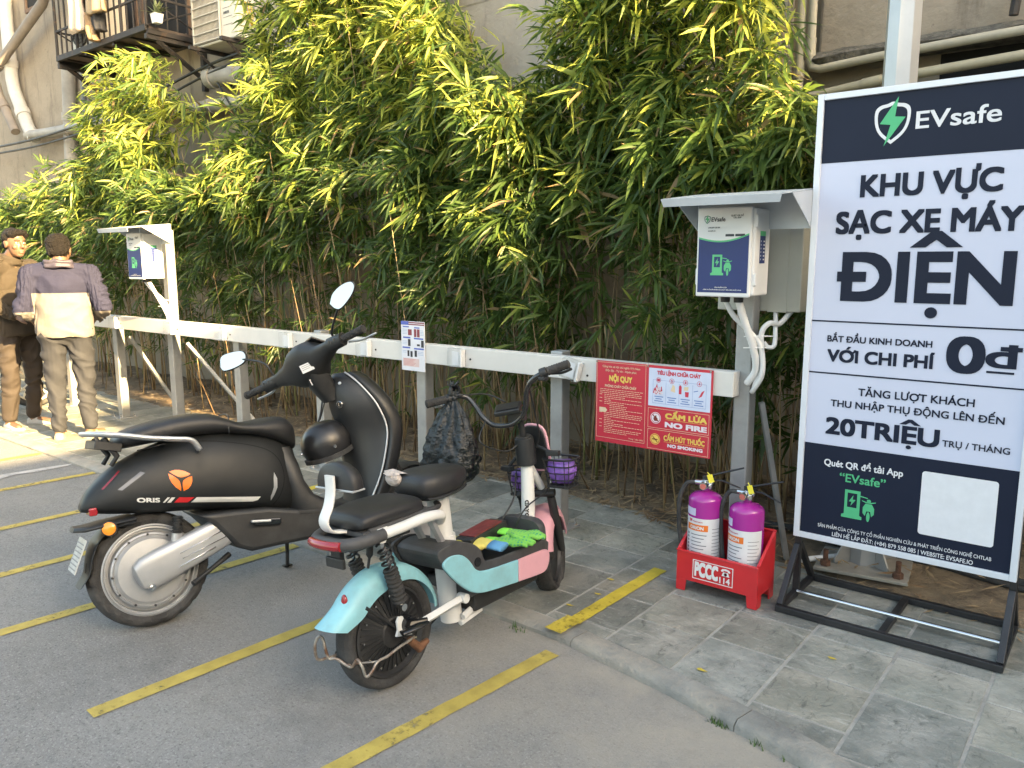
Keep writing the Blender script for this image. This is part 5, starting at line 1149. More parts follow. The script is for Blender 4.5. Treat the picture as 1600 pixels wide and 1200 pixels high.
# decals on the flank
e = LS(287, 750, .195); s_ = .062
q = MB()
for k in range(3):
    a0 = R(90 + 120 * k); petal = []
    base = [(-.62, .45), (-.3, .60), (0, .64), (.3, .60), (.62, .45), (.42, .30), (.14, .17), (0, .14), (-.14, .17), (-.42, .30)]
    t = R(120 * k); poly = [(e.y + s_ * 1.0 * (x * math.cos(t) - y * math.sin(t)), e.z + s_ * 1.0 * (x * math.sin(t) + y * math.cos(t)) - .28 * (x * math.cos(t) - y * math.sin(t)) * s_) for x, y in base]
    decal(q, poly, 3)
project(q, bv, .0012).build('emblem', flatmat('emblem orange', (.78, .15, .012), .3), body, sm=180, fix=False)
a, c = LS(221, 786, .19), LS(412, 783, .19); sl2 = (c.z - a.z) / (c.y - a.y)
def fl(y, up): return (y, a.z + (y - a.y) * sl2 + up)
q = MB(); ln2 = c.y - a.y; Y_ = lambda u: a.y + ln2 * u
text(q, 'ORIS', (0, Y_(0), a.z), (0, 1, sl2), (0, 0, 1), 0, ln2 * .165, -.002, .017, .035, .0002)
decal(q, [fl(Y_(.19), -.004), fl(Y_(.205), -.004), fl(Y_(.245), .018), fl(Y_(.225), .018)], 2); decal(q, [fl(Y_(.222), -.004), fl(Y_(.25), -.004), fl(Y_(.285), .018), fl(Y_(.257), .018)], 2)
decal(q, [fl(Y_(.41), -.004), fl(Y_(.93), -.004), fl(Y_(.975), .003), fl(Y_(1.0), .018), fl(Y_(.455), .018)], 9)
project(q, bv, .0012).build('side_stripe', flatmat('stripe silver', (.60, .60, .58)), body, sm=180, fix=False)
q = MB(); decal(q, [fl(Y_(.275), -.004), fl(Y_(.385), -.004), fl(Y_(.435), .018), fl(Y_(.315), .018)], 3); project(q, bv, .0012).build('stripe_red', flatmat('stripe red', (.50, .015, .02)), body, sm=180, fix=False)
q = MB(); P = [LS(x, y, .19) for x, y in ((432, 738), (437, 748), (437, 762), (432, 775), (428, 783), (427, 776), (431, 762), (431, 748))]; decal(q, [(p.y, p.z) for p in P], 2); project(q, bv, .004).build('side_vent', M_alu, body, sm=60, fix=False)
q = MB(); P = [LS(x, y, .13) for x, y in ((186, 766), (193, 767), (228, 739), (221, 737))]; decal(q, [(p.y, p.z) for p in P], 3); project(q, bv, .002).build('indicator_lens', mat('smoked lens', (.10, .10, .11), .12, coat=.5), body, sm=60, fix=False)
q = MB(); P = [LS(x, y, .06) for x, y in ((157, 764), (160, 765), (186, 736), (184, 735))]; decal(q, [(p.y, p.z) for p in P], 3); project(q, bv, .003).build('tail_lens', mat('dark red lens', (.16, .02, .03), .15, coat=.5), body, sm=60, fix=False)
q = MB(); p = LS(143, 799, .03); q.box(p, (.09, .03, .032)); q.build('tail_light', M_redlens, sco, sm=0, bev=.006)
# rear wheel
rw = MB(); tread_wheel(rw, (0, .012, .236), (1, 0, 0), .236, .056); tyre = rw.build('rear_tyre', M_rubber, sco, sm=50)
q = MB(); q.lathe([(.188, -.04), (.190, .045), (.182, .050), (.176, .038), (.171, .040), (.168, .012), (.156, .012), (.153, .046), (.146, .050), (.142, .043), (.138, .046), (.128, .058), (.07, .066), (.03, .068), (0, .068)], (0, .012, .236), (1, 0, 0), 56); hub = q.build('hub_motor', mat('silver wheel lacquer', (.40, .41, .42), .38, .5, var=.08, dust=.3), tyre, sm=30)
q = MB()
for k in range(12):
    a = 2 * math.pi * k / 12; p = Vector((.0505, .012 + .1475 * math.cos(a), .236 + .1475 * math.sin(a))); q.cyl(p - Vector((.006, 0, 0)), p + Vector((.004, 0, 0)), .0048, n=8)
q.build('hub_bolts', M_black, hub)
q = MB(); a_, c_ = LS(226, 898, .10), LS(352, 828, .12); rings = []
dv = (c_ - a_); nv = Vector((0, -dv.z, dv.y)).normalized()
for t, hh, th in ((-.10, .02, .012), (-.07, .052, .026), (.02, .070, .032), (.2, .072, .034), (.45, .069, .034), (.7, .066, .034), (.9, .064, .032), (1.02, .060, .03), (1.06, .04, .02)):
    rings.append(se(a_ + dv * t, (th, 0, 0), nv * hh, 24, 3.4))
q.loft(rings); sw = q.build('swing_arm', mat('silver cast cover', (.40, .41, .42), .36, .5, var=.06, dust=.25), sco, sm=40)
q = MB(); o1, o2 = a_ + dv * .42, a_ + dv * .95
q.tube([o1 + nv * .014 + Vector((.035, 0, 0)), o2 + nv * .012 + Vector((.035, 0, 0)), o2 - nv * .018 + Vector((.035, 0, 0)), o1 - nv * .010 + Vector((.035, 0, 0))], .0018, 6, closed=True); q.tube([a_ + dv * .35 - nv * .034 + Vector((.033, 0, 0)), a_ + dv * .8 - nv * .036 + Vector((.033, 0, 0))], .003, 6); q.build('cover_ribs', M_chrome, sw, sm=180)
q = MB(); p = a_ - nv * .055 + Vector((.0, 0, 0)); q.cyl(p - Vector((.03, 0, 0)), p + Vector((.03, 0, 0)), .014, n=12); q.cyl(p + Vector((.02, 0, 0)), p + Vector((.04, 0, 0)), .008, n=6); q.build('axle_nut', M_chrome, sw, sm=40)
q = MB(); t_, m__, b_ = LS(278, 806, .11), LS(277, 832, .11), LS(274, 862, .10); q.cyl(m__, b_, .021, .023); shk = q.build('shock_absorber', M_alu, sco)
q = MB(); n = 26; q.tube([t_.lerp(m__, k / n) for k in range(n + 1)], [.022 if (k // 2) % 2 else .017 for k in range(n + 1)], 14); q.build('shock_bellows', M_black, shk, sm=60)
# mudguard, plate, reflector
q = MB(); mp = [LS(x, y, 0) for x, y in ((205, 812), (172, 822), (150, 842), (140, 868), (136, 894), (124, 916))]; rings = [se(p, (w, 0, 0), Vector((0, .6, .5)).normalized() * .011, 16, 4) for p, w in zip(spl(mp, 4), [.10 - .0019 * k for k in range(30)])]; q.loft(rings); mg = q.build('rear_mudguard', M_black, sco, sm=60)
q = MB(); rings = [se(LS(x, y, 0), (w, 0, 0), (0, .004, .010), 14, 4) for x, y, w in ((112, 828, .05), (130, 826, .085), (160, 818, .095), (205, 808, .10))]; q.loft(rings); q.build('plate_hood', M_black, mg, sm=50)
pc = LS(121, 868, .0); q = MB(); q.box((0, pc.y, pc.z), (.165, .004, .135), (R(-24), 0, 0)); npl = q.build('number_plate', mat('grimy plate white', (.50, .49, .46), .4, var=.2, vs=20), mg, sm=0, bev=.002)
q = MB()
for k in range(7): q.box((0, pc.y - .004 - .0014 + (k - 3) * .0068, pc.z + (k - 3) * .0153), (.15, .0016, .004), (R(-24), 0, 0))
q.build('plate_lines', mat('plate grey', (.25, .25, .25), .6), npl, sm=0)
pr_ = LS(171, 826, .09); q = MB(); q.lathe([(.026, 0), (.026, .008), (.018, .013), (0, .014)], pr_, (1, -.5, .05), 24); rf = q.build('side_reflector', M_orglens, mg, sm=40); q = MB(); q.lathe([(.030, -.006), (.030, .003), (.02, .003)], pr_, (1, -.5, .05), 24); q.build('reflector_rim', M_black, rf)
# passenger peg, stands, front wheel
q = MB(); p = LS(408, 814, .185); q.box(p, (.022, .085, .011), (R(-8), 0, 0)); q.build('foot_peg', M_alu, sco, sm=0, bev=.004)
q = MB(); p = LS(418, 815, .175); q.box(p, (.02, .12, .03), (R(-8), 0, 0)); q.build('peg_recess', M_gloss, sco, sm=0, bev=.006)
q = MB(); q.tube([LS(448, 845, -.05), LS(449, 862, -.10), FS.I @ Vector(g(449, 884, .006))], .009, 8); q.box(FS.I @ Vector(g(449, 883, .008)), (.03, .04, .008)); q.build('side_stand', M_black, sco, sm=50)
q = MB(); q.tube([LS(358, 866, .06), LS(335, 885, .09), LS(310, 905, .11), LS(302, 912, .12)], [.014, .010, .010, .013], 8); q.build('centre_stand', M_black, sco, sm=60)
# front end turned left about the raked head
HA, HD = Vector((0, .98, .85)), Vector((0, -.40, .92)).normalized()
def steer(p, ang=R(20)): return HA + Matrix.Rotation(ang, 3, HD) @ (Vector(p) - HA)
fwc = steer((0, 1.27, .232)); fax = (steer((1, 1.27, .232)) - fwc)
q = MB(); tread_wheel(q, fwc, fax, .232, .055); ft = q.build('front_tyre', M_rubber, sco, sm=50)
q = MB(); q.lathe([(.165, -.042), (.165, .042), (.15, .036), (.05, .03), (0, .03)], fwc, fax, 40); q.build('front_rim', M_alu, ft, sm=30)
q = MB(); rings = []
for k in range(15):
    a = R(20 + k * 10.5); c = Vector((0, 1.27 - .262 * math.cos(a), .232 + .262 * math.sin(a))); rd = Vector((0, -math.cos(a), math.sin(a)))
    rings.append([steer(c + Vector((.072 * s1, 0, 0)) - rd * (.03 * abs(s1) ** 3 - t1)) for s1, t1 in ((-1, 0), (-.6, .0), (0, 0), (.6, 0), (1, 0), (.9, -.006), (0, -.008), (-.9, -.006))])
q.loft(rings); q.build('front_mudguard', M_black, sco, sm=60)
q = MB()
for sx in (-1, 1): q.tube([steer((sx * .075, 1.08, .62)), steer((sx * .075, 1.27, .235))], .018, 10)
q.build('fork', M_black, sco, sm=60)
# handlebar cover, grips, switches, levers, mirrors
cL, cR = LS(428, 598, -.22), LS(523, 536, .22); cc = LS(484, 572, 0)
q = MB(); rings = []
for t, dz, dy, hz_, hy_ in ((0, 0, 0, .026, .026), (.12, 0, 0, .034, .032), (.28, 0, 0, .056, .05), (.40, .006, .0, .092, .068), (.5, .008, 0, .102, .075), (.60, .006, 0, .092, .068), (.72, 0, 0, .050, .045), (.88, 0, 0, .034, .032), (1, 0, 0, .026, .026)):
    p = cL.lerp(cR, t); p = p + (cc - cL.lerp(cR, .5)) * max(0, 1 - abs(t - .5) * 2) + Vector((0, dy, dz)); rings.append(se(p, Vector((0, hy_, .25 * hy_)), Vector((0, -.35 * hz_, hz_)), 20, 2.6))
q.loft(rings); hc = q.build('handlebar_cover', M_black, sco, sm=60)
q = MB(); rings = [se(p, (hw, 0, 0), (0, hh, hh * .3), 20, 2.8) for p, hw, hh in ((cc + Vector((0, .01, .0)), .075, .06), (cc + Vector((0, .03, -.06)), .065, .055), (cc + Vector((0, .065, -.12)), .05, .05), (cc + Vector((0, .10, -.17)), .045, .045))]; q.loft(rings); q.build('neck_cover', M_black, hc, sm=60)
q = MB(); tc_ = cc + Vector((0, .018, .098)); q.box(tc_, (.19, .075, .012), (R(-22), R(-12), 0)); ds = q.build('dashboard', M_gloss, hc, sm=0, bev=.005)
q = MB(); q.box(tc_ + Vector((0, -.001, .004)), (.165, .055, .010), (R(-22), R(-12), 0)); q.build('dash_screen', mat('grey screen', (.16, .18, .18), .15, coat=.5), ds, sm=0)
hcv = bvh_of(hc)
for (x, y, w, h) in ((480, 574, .062, .040), (494, 594, .056, .032)):
    d = (FS.I.to_3x3() @ ray(x, y)).normalized(); hp_, hn_, _, _ = hcv.ray_cast(FS.I @ CO, d)
    if hp_ is None: continue
    n_ = (hn_ - d * .8).normalized(); xa = Vector((0, 0, 1)).cross(n_).normalized(); ya = n_.cross(xa); xr = xa * .95 + ya * .30; yr = n_.cross(xr)
    q = MB(); q.prism([(-w / 2, -h / 2), (w / 2, -h / 2), (w / 2, h / 2), (-w / 2, h / 2)], hp_ + n_ * .004, xr, yr, .001); st_ = q.build('sticker', M_card, hc, sm=0)
    q = MB()
    for k in range(3): q.plate([(-w * .4, h * (.28 - .22 * k)), (w * (.4 - .1 * k), h * (.28 - .22 * k)), (w * (.4 - .1 * k), h * (.34 - .22 * k)), (-w * .4, h * (.34 - .22 * k))], hp_ + n_ * .0056, xr, yr)
    q.build('sticker_lines', M_grid, st_, sm=0, fix=False)
for sx, c0, gx, gy, g2x, g2y, nm in ((-1, cL, 388, 617, -.40, 0, 'L'), (1, cR, 565, 515, .40, 0, 'R')):
    gE = LS(gx, gy, sx * .375); d = (gE - c0).normalized(); s0 = c0 + d * .05
    q = MB(); n = 40; q.tube([s0.lerp(gE, k / n) for k in range(n + 1)], [.0165 + (.0018 if k % 4 < 2 else 0) for k in range(n)] + [.014], 14); q.cyl(gE, gE + d * .012, .0195, n=14); gp_ = q.build('grip', M_rubber, sco, sm=60)
    q = MB(); q.tube([c0 - d * .03, c0 + d * .055], [.030, .028], 14, flat=1.15); swt = q.build('switch_housing', M_black, sco, sm=60)
    q = MB()
    for k in range(3): q.box(c0 + d * (.0 + .016 * k) + Vector((0, -.029, .006 - .008 * (k % 2))), (.010, .006, .012))
    q.build('switches', M_seat, swt, sm=0, bev=.001)
    q = MB(); u_ = Vector((0, .9, -.2)) if sx < 0 else Vector((0, .9, -.1)); q.tube(spl([c0 + d * .045 + Vector((0, .035, -.012)), c0 + d * .10 + Vector((0, .06, -.022)), c0 + d * .19 + Vector((0, .055, -.025))], 6), [.0085] * 13, 8, flat=.6); q.build('brake_lever', M_alu, swt, sm=180)
    mx_, my_ = ((363, 562) if sx < 0 else (533, 463)); mc = LS(mx_, my_, sx * .42); 
    ar = [c0 + Vector((0, .01, .025)), (LS(413, 568, -.24) if sx < 0 else LS(518, 520, .22)), (LS(385, 562, -.37) if sx < 0 else LS(526, 488, .37)), mc + Vector((0, .012, 0))]
    q = MB(); q.tube(spl(ar, 5), .0055, 8); ma = q.build('mirror', M_black, sco, sm=180)
    vd = (FS.I.to_3x3() @ ray(mx_, my_)).normalized(); rd_ = (FS.I.to_3x3() @ (Vector((.15, -.93, .36)) if sx < 0 else Vector((.05, -.95, .30)))).normalized(); nrm = (rd_ - vd).normalized()
    xa = Vector((0, 0, 1)).cross(nrm).normalized(); ya = nrm.cross(xa)
    xa2, ya2 = (xa * math.cos(R(14)) + ya * math.sin(R(14)), ya * math.cos(R(14)) - xa * math.sin(R(14))) if sx < 0 else (xa * math.cos(R(-24)) - ya * math.sin(R(-24)) * -1, ya * math.cos(R(24)) - xa * math.sin(R(24)) * -1)
    sh = [(-.074, -.018), (-.06, -.042), (.0, -.046), (.055, -.034), (.074, -.006), (.062, .026), (.0, .04), (-.055, .034)] if sx < 0 else [(-.042, -.05), (-.01, -.062), (.018, -.05), (.044, .015), (.046, .062), (.022, .078), (-.016, .05), (-.044, .0)]
    sh = [(p.x, p.y) for p in spl([Vector((x, y, 0)) for x, y in sh + sh[:1]], 4)][:-1]
    q = MB(); q.prism(sh, mc - nrm * .016, xa2, ya2, .015); q.build('mirror_shell', M_black, ma, sm=0, bev=.006)
    q = MB(); q.plate([(x * .92, y * .92) for x, y in sh], mc + nrm * .0006, xa2, ya2); q.build('mirror_glass', M_mirror, ma, sm=0, fix=False)
q = MB(); q.tube(spl([LS(505, 615, -.05), LS(500, 650, -.05), LS(492, 672, -.03)], 5), .004, 6); q.build('cable', M_black, sco, sm=180)

# helmet hanging from the bag hook
hp = FS.M @ LS(511, 694, -.02); helm = thing('helmet', 'plain black half helmet hanging from the black scooter', 'helmet', hp, (R(18), R(-8), R(-30)))
q = MB(); rings = []
for k in range(13):
    t = R(-25 + 115 * k / 12); rr = math.cos(t) ** .85; z = math.sin(t)
    rings.append([Vector((.102 * rr * math.cos(a), .125 * rr * math.sin(a), .115 * z + .02 * math.cos(2 * a) * max(0, .3 - z) * -1)) for a in [2 * math.pi * j / 36 for j in range(36)]])
q.loft(rings); q.build('shell', mat('satin helmet black', (.016, .016, .017), .3, var=.1), helm, sm=180)
q = MB(); q.loft([[Vector((.104 * math.cos(a), .127 * math.sin(a), z + .02 * math.cos(2 * a) * -.25)) for a in [2 * math.pi * j / 36 for j in range(36)]] for z in (-.062, -.040)]); q.build('edge_trim', M_rubber, helm, sm=60)
q = MB(); q.cyl((.098, .02, -.01), (.108, .02, -.01), .008, n=12); q.cyl((.0, -.123, .0), (.0, -.130, .0), .006, n=12); q.build('rivet', M_chrome, helm)
iv = helm.matrix_basis.inverted() if False else (Matrix.Translation(hp) @ Euler((R(18), R(-8), R(-30))).to_matrix().to_4x4()).inverted()
q = MB(); q.tube(spl([iv @ (FS.M @ LS(507, 628, .0)), iv @ (FS.M @ LS(500, 655, -.04)), iv @ (FS.M @ LS(488, 678, -.06)), Vector((-.09, -.04, -.04))], 6), .0065, 6, flat=.4); q.build('chin_strap', M_seat, helm, sm=180)
# ================================================================== TURQUOISE AND PINK MOPED
FE = Frame(-1.98, 1.79, R(0), R(5)); LE = FE.L
eb = thing('moped', 'small white framed electric moped with turquoise and pink panels', 'moped', FE.loc, FE.rot)
M_tq = mat('turquoise plastic', (.235, .50, .56), .42, var=.07, dust=.4); M_pk = mat('pale pink plastic', (.64, .33, .38), .4, var=.05, dust=.14)
M_wf = mat('white moped frame', (.66, .66, .64), .34, var=.04, vs=4, dust=.10, col2=(.40, .34, .27), cs=9, lo=.68, hi=.8); M_bk = mat('grey black plastic', (.045, .045, .047), .48, var=.2, dust=.25)
M_rust = mat('rusty steel wire', (.34, .31, .27), .45, .6, var=.3, vs=30, col2=(.16, .08, .045), cs=18, lo=.5, hi=.66)
RWc = Vector((0, 0, .203))
q = MB(); tread_wheel(q, RWc, (1, 0, 0), .203, .041, 100, 2); rt = q.build('rear_tyre', M_rubber, eb, sm=50)
q = MB(); q.lathe([(.160, -.03), (.160, .034), (.152, .036), (.147, .026), (.142, .020), (.060, .038), (.048, .046), (.0, .046)], RWc, (1, 0, 0), 48); hb = q.build('hub_motor', mat('black hub', (.022, .022, .023), .34, dust=.2), rt, sm=30)
q = MB()
for k in range(36):
    a = 2 * math.pi * k / 36; d = Vector((0, math.cos(a), math.sin(a))); n_ = Vector((0, -math.sin(a), math.cos(a))) * .0022
    q.prism([(.055, .040), (.138, .022), (.138, .026), (.055, .045)], RWc - n_, d, (1, 0, 0), .0044)
q.build('cooling_fins', M_black, hb, sm=0)
q = MB()
for k in range(12):
    a = 2 * math.pi * k / 12; p = RWc + Vector((.034, .128 * math.cos(a), .128 * math.sin(a))); q.cyl(p - Vector((.012, 0, 0)), p, .004, n=6)
q.build('hub_bolts', M_chrome, hb)
# rear mudguard
q = MB(); rings = []; A0, A1, N_ = 4, 160, 34
for k in range(N_ + 1):
    t = k / N_; a = R(A0 + (A1 - A0) * t); flare = max(0, (t - .86) / .14); rr = .236 + .02 * max(0, (t - .5)) + .05 * flare ** 2; w = .036 + .018 * min(1, t * 2.2) - .004 * flare; dp = .022 + .052 * min(1, max(0, t - .1) * 1.9)
    c = RWc + Vector((0, math.cos(a), math.sin(a))) * rr; rd = Vector((0, math.cos(a), math.sin(a)))
    rings.append([c + Vector((w * sx, 0, 0)) - rd * dp * dd for sx, dd in ((-1.06, 1), (-1.04, .6), (-.94, .2), (-.6, .02), (0, -.06), (.6, .02), (.94, .2), (1.04, .6), (1.06, 1), (.98, 1), (.96, .6), (.86, .25), (.5, .10), (0, .03), (-.5, .10), (-.86, .25), (-.96, .6), (-.98, 1))])
q.loft(rings); fn = q.build('rear_mudguard', M_tq, eb, sm=60)
p = LE(541, 944, 0.01); q = MB(); q.ball((p.x, p.y - .006, p.z), (.016, .010, .036), 16); q.build('reflector', M_redlens, fn, sm=180)
q = MB(); q.tube([LE(572, 950, .058), LE(625, 984, .062)], .006, 6); q.tube([LE(572, 950, .058) + Vector((-.116, 0, 0)), LE(625, 984, .062) + Vector((-.12, 0, 0))], .006, 6); q.build('mudguard_stay', M_black, fn, sm=60)
# shocks
for sx in (-1, 1):
    tp_, bt_ = LE(594, 840, .098), LE(628, 948, .085)
    tp_ = Vector((sx * .098, tp_.y, tp_.z)); bt_ = Vector((sx * .085, bt_.y, bt_.z)); d = bt_ - tp_
    q = MB(); q.cyl(tp_, bt_, .008); q.cyl(tp_ - Vector((.014, 0, 0)), tp_ + Vector((.014, 0, 0)), .014, n=14); q.cyl(bt_ - Vector((.014, 0, 0)), bt_ + Vector((.014, 0, 0)), .013, n=14); sk = q.build('shock_absorber', M_chrome, eb)
    u = d.orthogonal().normalized(); w = d.normalized().cross(u); q = MB()
    q.tube([tp_ + d * (.10 + .42 * k / 72) + (u * math.cos(k * 2 * math.pi / 15) + w * math.sin(k * 2 * math.pi / 15)) * .021 for k in range(73)], .0045, 6); q.build('spring', M_black, sk, sm=180)
    q = MB(); n = 30; q.tube([tp_ + d * (.46 + .46 * k / n) for k in range(n + 1)], [.027 if k % 4 in (0, 1) else .020 for k in range(n + 1)], 14); q.build('bellows', M_rubber, sk, sm=50)
    q = MB(); br = tp_ + Vector((sx * .006, 0, .0)); q.prism([(-.022, .035), (.024, .035), (.020, .0), (.010, -.018), (-.010, -.018), (-.020, 0)], br + Vector((.004, 0, 0)), (0, 1, 0), (0, 0, 1), .006); q.build('shock_bracket', M_wf, eb, sm=0, bev=.002)
    q = MB(); ax_ = Vector((sx * .08, .0, .203)); q.prism([(-.028, .0), (.045, -.018), (.055, .012), (.018, .030), (.010, .062), (-.010, .066), (-.02, .05), (-.018, .02)], ax_ + Vector((-.004, 0, .0)), (0, 1, 0), (0, 0, 1), .010); q.build('dropout', M_wf, eb, sm=0, bev=.002)
    q = MB(); a = ax_ + Vector((0, .035, 0)); c = Vector((sx * .088, .315, .228)); q.tube([a, c], .017, 4); q.cyl(c - Vector((.02, 0, 0)), c + Vector((.02, 0, 0)), .019, n=16); q.build('swing_arm', M_wf, eb, sm=50, bev=.002)
# cargo frame: white tube, dark tail
zr = .575
q = MB(); q.tube(spl([Vector(p) for p in ((.112, -.075, .585), (.115, .02, .588), (.115, .12, .592), (.10, .21, .578), (.05, .262, .54))], 6), .021, 12, flat=.9); q.tube(spl([Vector(p) for p in ((-.112, -.075, .585), (-.115, .02, .588), (-.115, .12, .592), (-.10, .21, .578), (-.05, .262, .54))], 6), .021, 12, flat=.9); q.build('cargo_frame', M_wf, eb, sm=60)
q = MB(); q.tube(spl([Vector(p) for p in ((.112, -.07, .585), (.108, -.15, .58), (.07, -.205, .578), (0, -.215, .578), (-.07, -.205, .578), (-.108, -.15, .58), (-.112, -.07, .585))], 6), .022, 12); tl = q.build('tail_piece', M_bk, eb, sm=60)
q = MB(); q.tube(spl([Vector(p) for p in ((.075, -.222, .578), (.03, -.234, .578), (-.03, -.234, .578), (-.075, -.222, .578))], 4), .016, 10); q.build('tail_light', M_redlens, tl, sm=60)
q = MB(); q.box((0, -.06, .565), (.19, .26, .03)); q.box((0, -.18, .53), (.05, .02, .05)); q.box((0, -.19, .505), (.09, .014, .035)); q.build('tail_bracket', M_black, eb, sm=0, bev=.004)
# pillion seat and backrest
sec2 = [(-.15, .612, .640, .085), (-.13, .605, .662, .105), (-.05, .605, .672, .115), (.06, .605, .672, .115), (.13, .605, .665, .10), (.155, .61, .645, .07)]
sec_loft(sec2, p=3.2).build('pillion_seat', M_seat, eb, sm=70)
q = MB(); q.b2((-.105, -.15, .592), (.105, .16, .606)); q.tube(spl([Vector((.1, -.12, .605)), Vector((.1, .1, .61)), Vector((.07, .24, .60)), Vector((0, .29, .60))], 5), .010, 8); q.build('seat_base', M_bk, eb, sm=50)
q = MB(); P = spl([Vector(p) for p in ((0, -.09, .60), (0, -.15, .602), (0, -.205, .618), (0, -.222, .655), (0, -.198, .70), (0, -.185, .745), (0, -.182, .80))], 5); q.loft([se(p, (.024, 0, 0), ((P[min(i + 1, len(P) - 1)] - P[max(i - 1, 0)]).normalized().cross(Vector((1, 0, 0)))) * .0055, 12, 4) for i, p in enumerate(P)]); q.build('backrest_strap', M_wf, eb, sm=60)
q = MB(); hd = [(.098 * math.cos(a), .088 * math.sin(a) ** .8 if math.sin(a) > 0 else 0) for a in [k * math.pi / 18 for k in range(19)]]
rings = [[Vector((x * s1, y0, .752 + z * s1)) for x, z in hd] for y0, s1 in ((-.168, .90), (-.160, .99), (-.145, 1.0), (-.125, .97), (-.112, .85))]; q.loft(rings); bp_ = q.build('backrest_pad', M_seat, eb, sm=60)
q = MB(); q.b2((-.098, -.172, .746), (.098, -.118, .753)); q.build('pad_board', M_alu, bp_, sm=0, bev=.002)
# saddle and post
q = MB(); rings = []
for (ly, zb, zt, hw) in smooth_tab([(.155, .665, .70, .055), (.17, .640, .722, .085), (.22, .625, .735, .108), (.30, .625, .735, .105), (.37, .63, .728, .080), (.425, .645, .715, .050), (.445, .66, .70, .03)], 5): rings.append(se((0, ly, (zb + zt) / 2), (hw, 0, 0), (0, 0, (zt - zb) / 2), 26, 3.0))
q.loft(rings); sd = q.build('saddle', M_seat, eb, sm=70)
q = MB(); rings = [se((0, ly, .640), (hw, 0, 0), (0, 0, .009), 20, 3) for ly, hw in ((.18, .088), (.23, .109), (.30, .107), (.37, .083), (.42, .055))]; q.loft(rings); q.build('saddle_skirt', M_black, sd, sm=60)
q = MB(); c0 = LE(640, 738, .02)
q.add([Vector((-.075 + .055 * math.cos(a) * (1 + .25 * math.sin(5 * a)), .168 + .026 * math.sin(a) * (1 + .3 * math.cos(4 * a)), .731 - .006 * abs(math.sin(a)))) for a in [2 * math.pi * k / 22 for k in range(22)]] + [Vector((-.075, .165, .745))], [(k, (k + 1) % 22, 22) for k in range(22)])
q.ball((-.068, .158, .708), (.042, .018, .028), 14); o_ = q.build('torn_foam', mat('torn foam', (.55, .48, .43), .95, var=.2, vs=60, bump=.8, bs=120), sd, sm=180)
q = MB(); q.tube([(0, .31, .63), (0, .335, .12)], .043, 20); q.cyl((0, .325, .40), (0, .322, .46), .049, n=20); q.build('seat_post', M_wf, eb, sm=50)
q = MB(); q.tube([(.05, .19, .60), (.05, .31, .36)], .016, 6); q.tube([(-.05, .19, .60), (-.05, .31, .36)], .016, 6); q.build('seat_stay', M_alu, eb, sm=40)
# body tray
def LP2(l, lx): return [(lambda p: (p.y, p.z))(LE(x, y, lx)) for x, y in l]
XW = .125
side = LP2([(681, 868), (692, 856), (712, 846), (738, 848), (752, 858), (756, 872), (760, 878), (800, 864), (858, 838), (857, 862), (853, 893), (815, 906), (752, 927), (726, 922), (700, 898)], XW); side = chaikin(side, 2)
for s1 in (1, -1):
    q = MB(); q.prism(side, (XW * s1 - (.014 if s1 > 0 else 0), 0, 0), (0, 1, 0), (0, 0, 1), .014); q.build('tray_wall', M_bk, eb, sm=0, bev=.004)
zf_ = LE(800, 860, .0).z - .012
q = MB(); q.b2((-.112, .33, .225), (.112, .815, .285)); q.build('tray_floor', M_bk, eb, sm=0, bev=.006)
q = MB(); hump = LP2([(681, 868), (692, 856), (712, 846), (738, 848), (752, 858), (757, 872), (752, 890), (700, 898)], .11); hump = chaikin(hump, 2); q.prism(hump, (-.111, 0, 0), (0, 1, 0), (0, 0, 1), .222); q.build('tray_hump', M_bk, eb, sm=0, bev=.012, seg=3)
q = MB(); rings = [se((0, ly, .325), (hw, 0, 0), (0, 0, .085), 24, 4) for ly, hw in ((.775, .124), (.80, .130), (.825, .115))]; q.loft(rings); q.build('tray_front', M_bk, eb, sm=60)
for s1 in (1, -1):
    tqp = LP2([(688, 884), (698, 871), (712, 866), (724, 868), (734, 878), (741, 890), (754, 893), (808, 874), (808, 909), (775, 920), (752, 926.5), (735, 926), (716, 914), (698, 897)], XW + .004); tqp = chaikin(tqp, 2, (7, 8)); q = MB(); q.prism(tqp, ((XW + .001) * s1 - (0 if s1 > 0 else .012), 0, 0), (0, 1, 0), (0, 0, 1), .012); q.build('side_panel', M_tq, eb, sm=0, bev=.005, seg=3)
    pkp = LP2([(808.5, 874), (835, 863), (850, 857), (856, 860), (857, 872), (853, 889), (845, 896), (808.5, 908.7)], XW + .004); pkp = chaikin(pkp, 2, (0, 7)); q = MB(); q.prism(pkp, ((XW + .0012) * s1 - (0 if s1 > 0 else .012), 0, 0), (0, 1, 0), (0, 0, 1), .012); q.build('side_panel', M_pk, eb, sm=0, bev=.005, seg=3)
q = MB(); p = LE(746, 878, XW); q.cyl(p - Vector((.01, 0, 0)), p + Vector((.004, 0, 0)), .018, n=20); q.build('charge_port', M_gloss, eb)
q = MB(); q.b2((-.085, .38, .145), (.085, .79, .225)); q.build('battery_box', M_black, eb, sm=0, bev=.01)
q = MB(); q.tube([(.06, .335, .14), (.06, .43, .165)], .014, 6); q.tube([(.05, .33, .115), (.05, .45, .13)], .012, 6); q.build('frame_lug', M_wf, eb, sm=40)
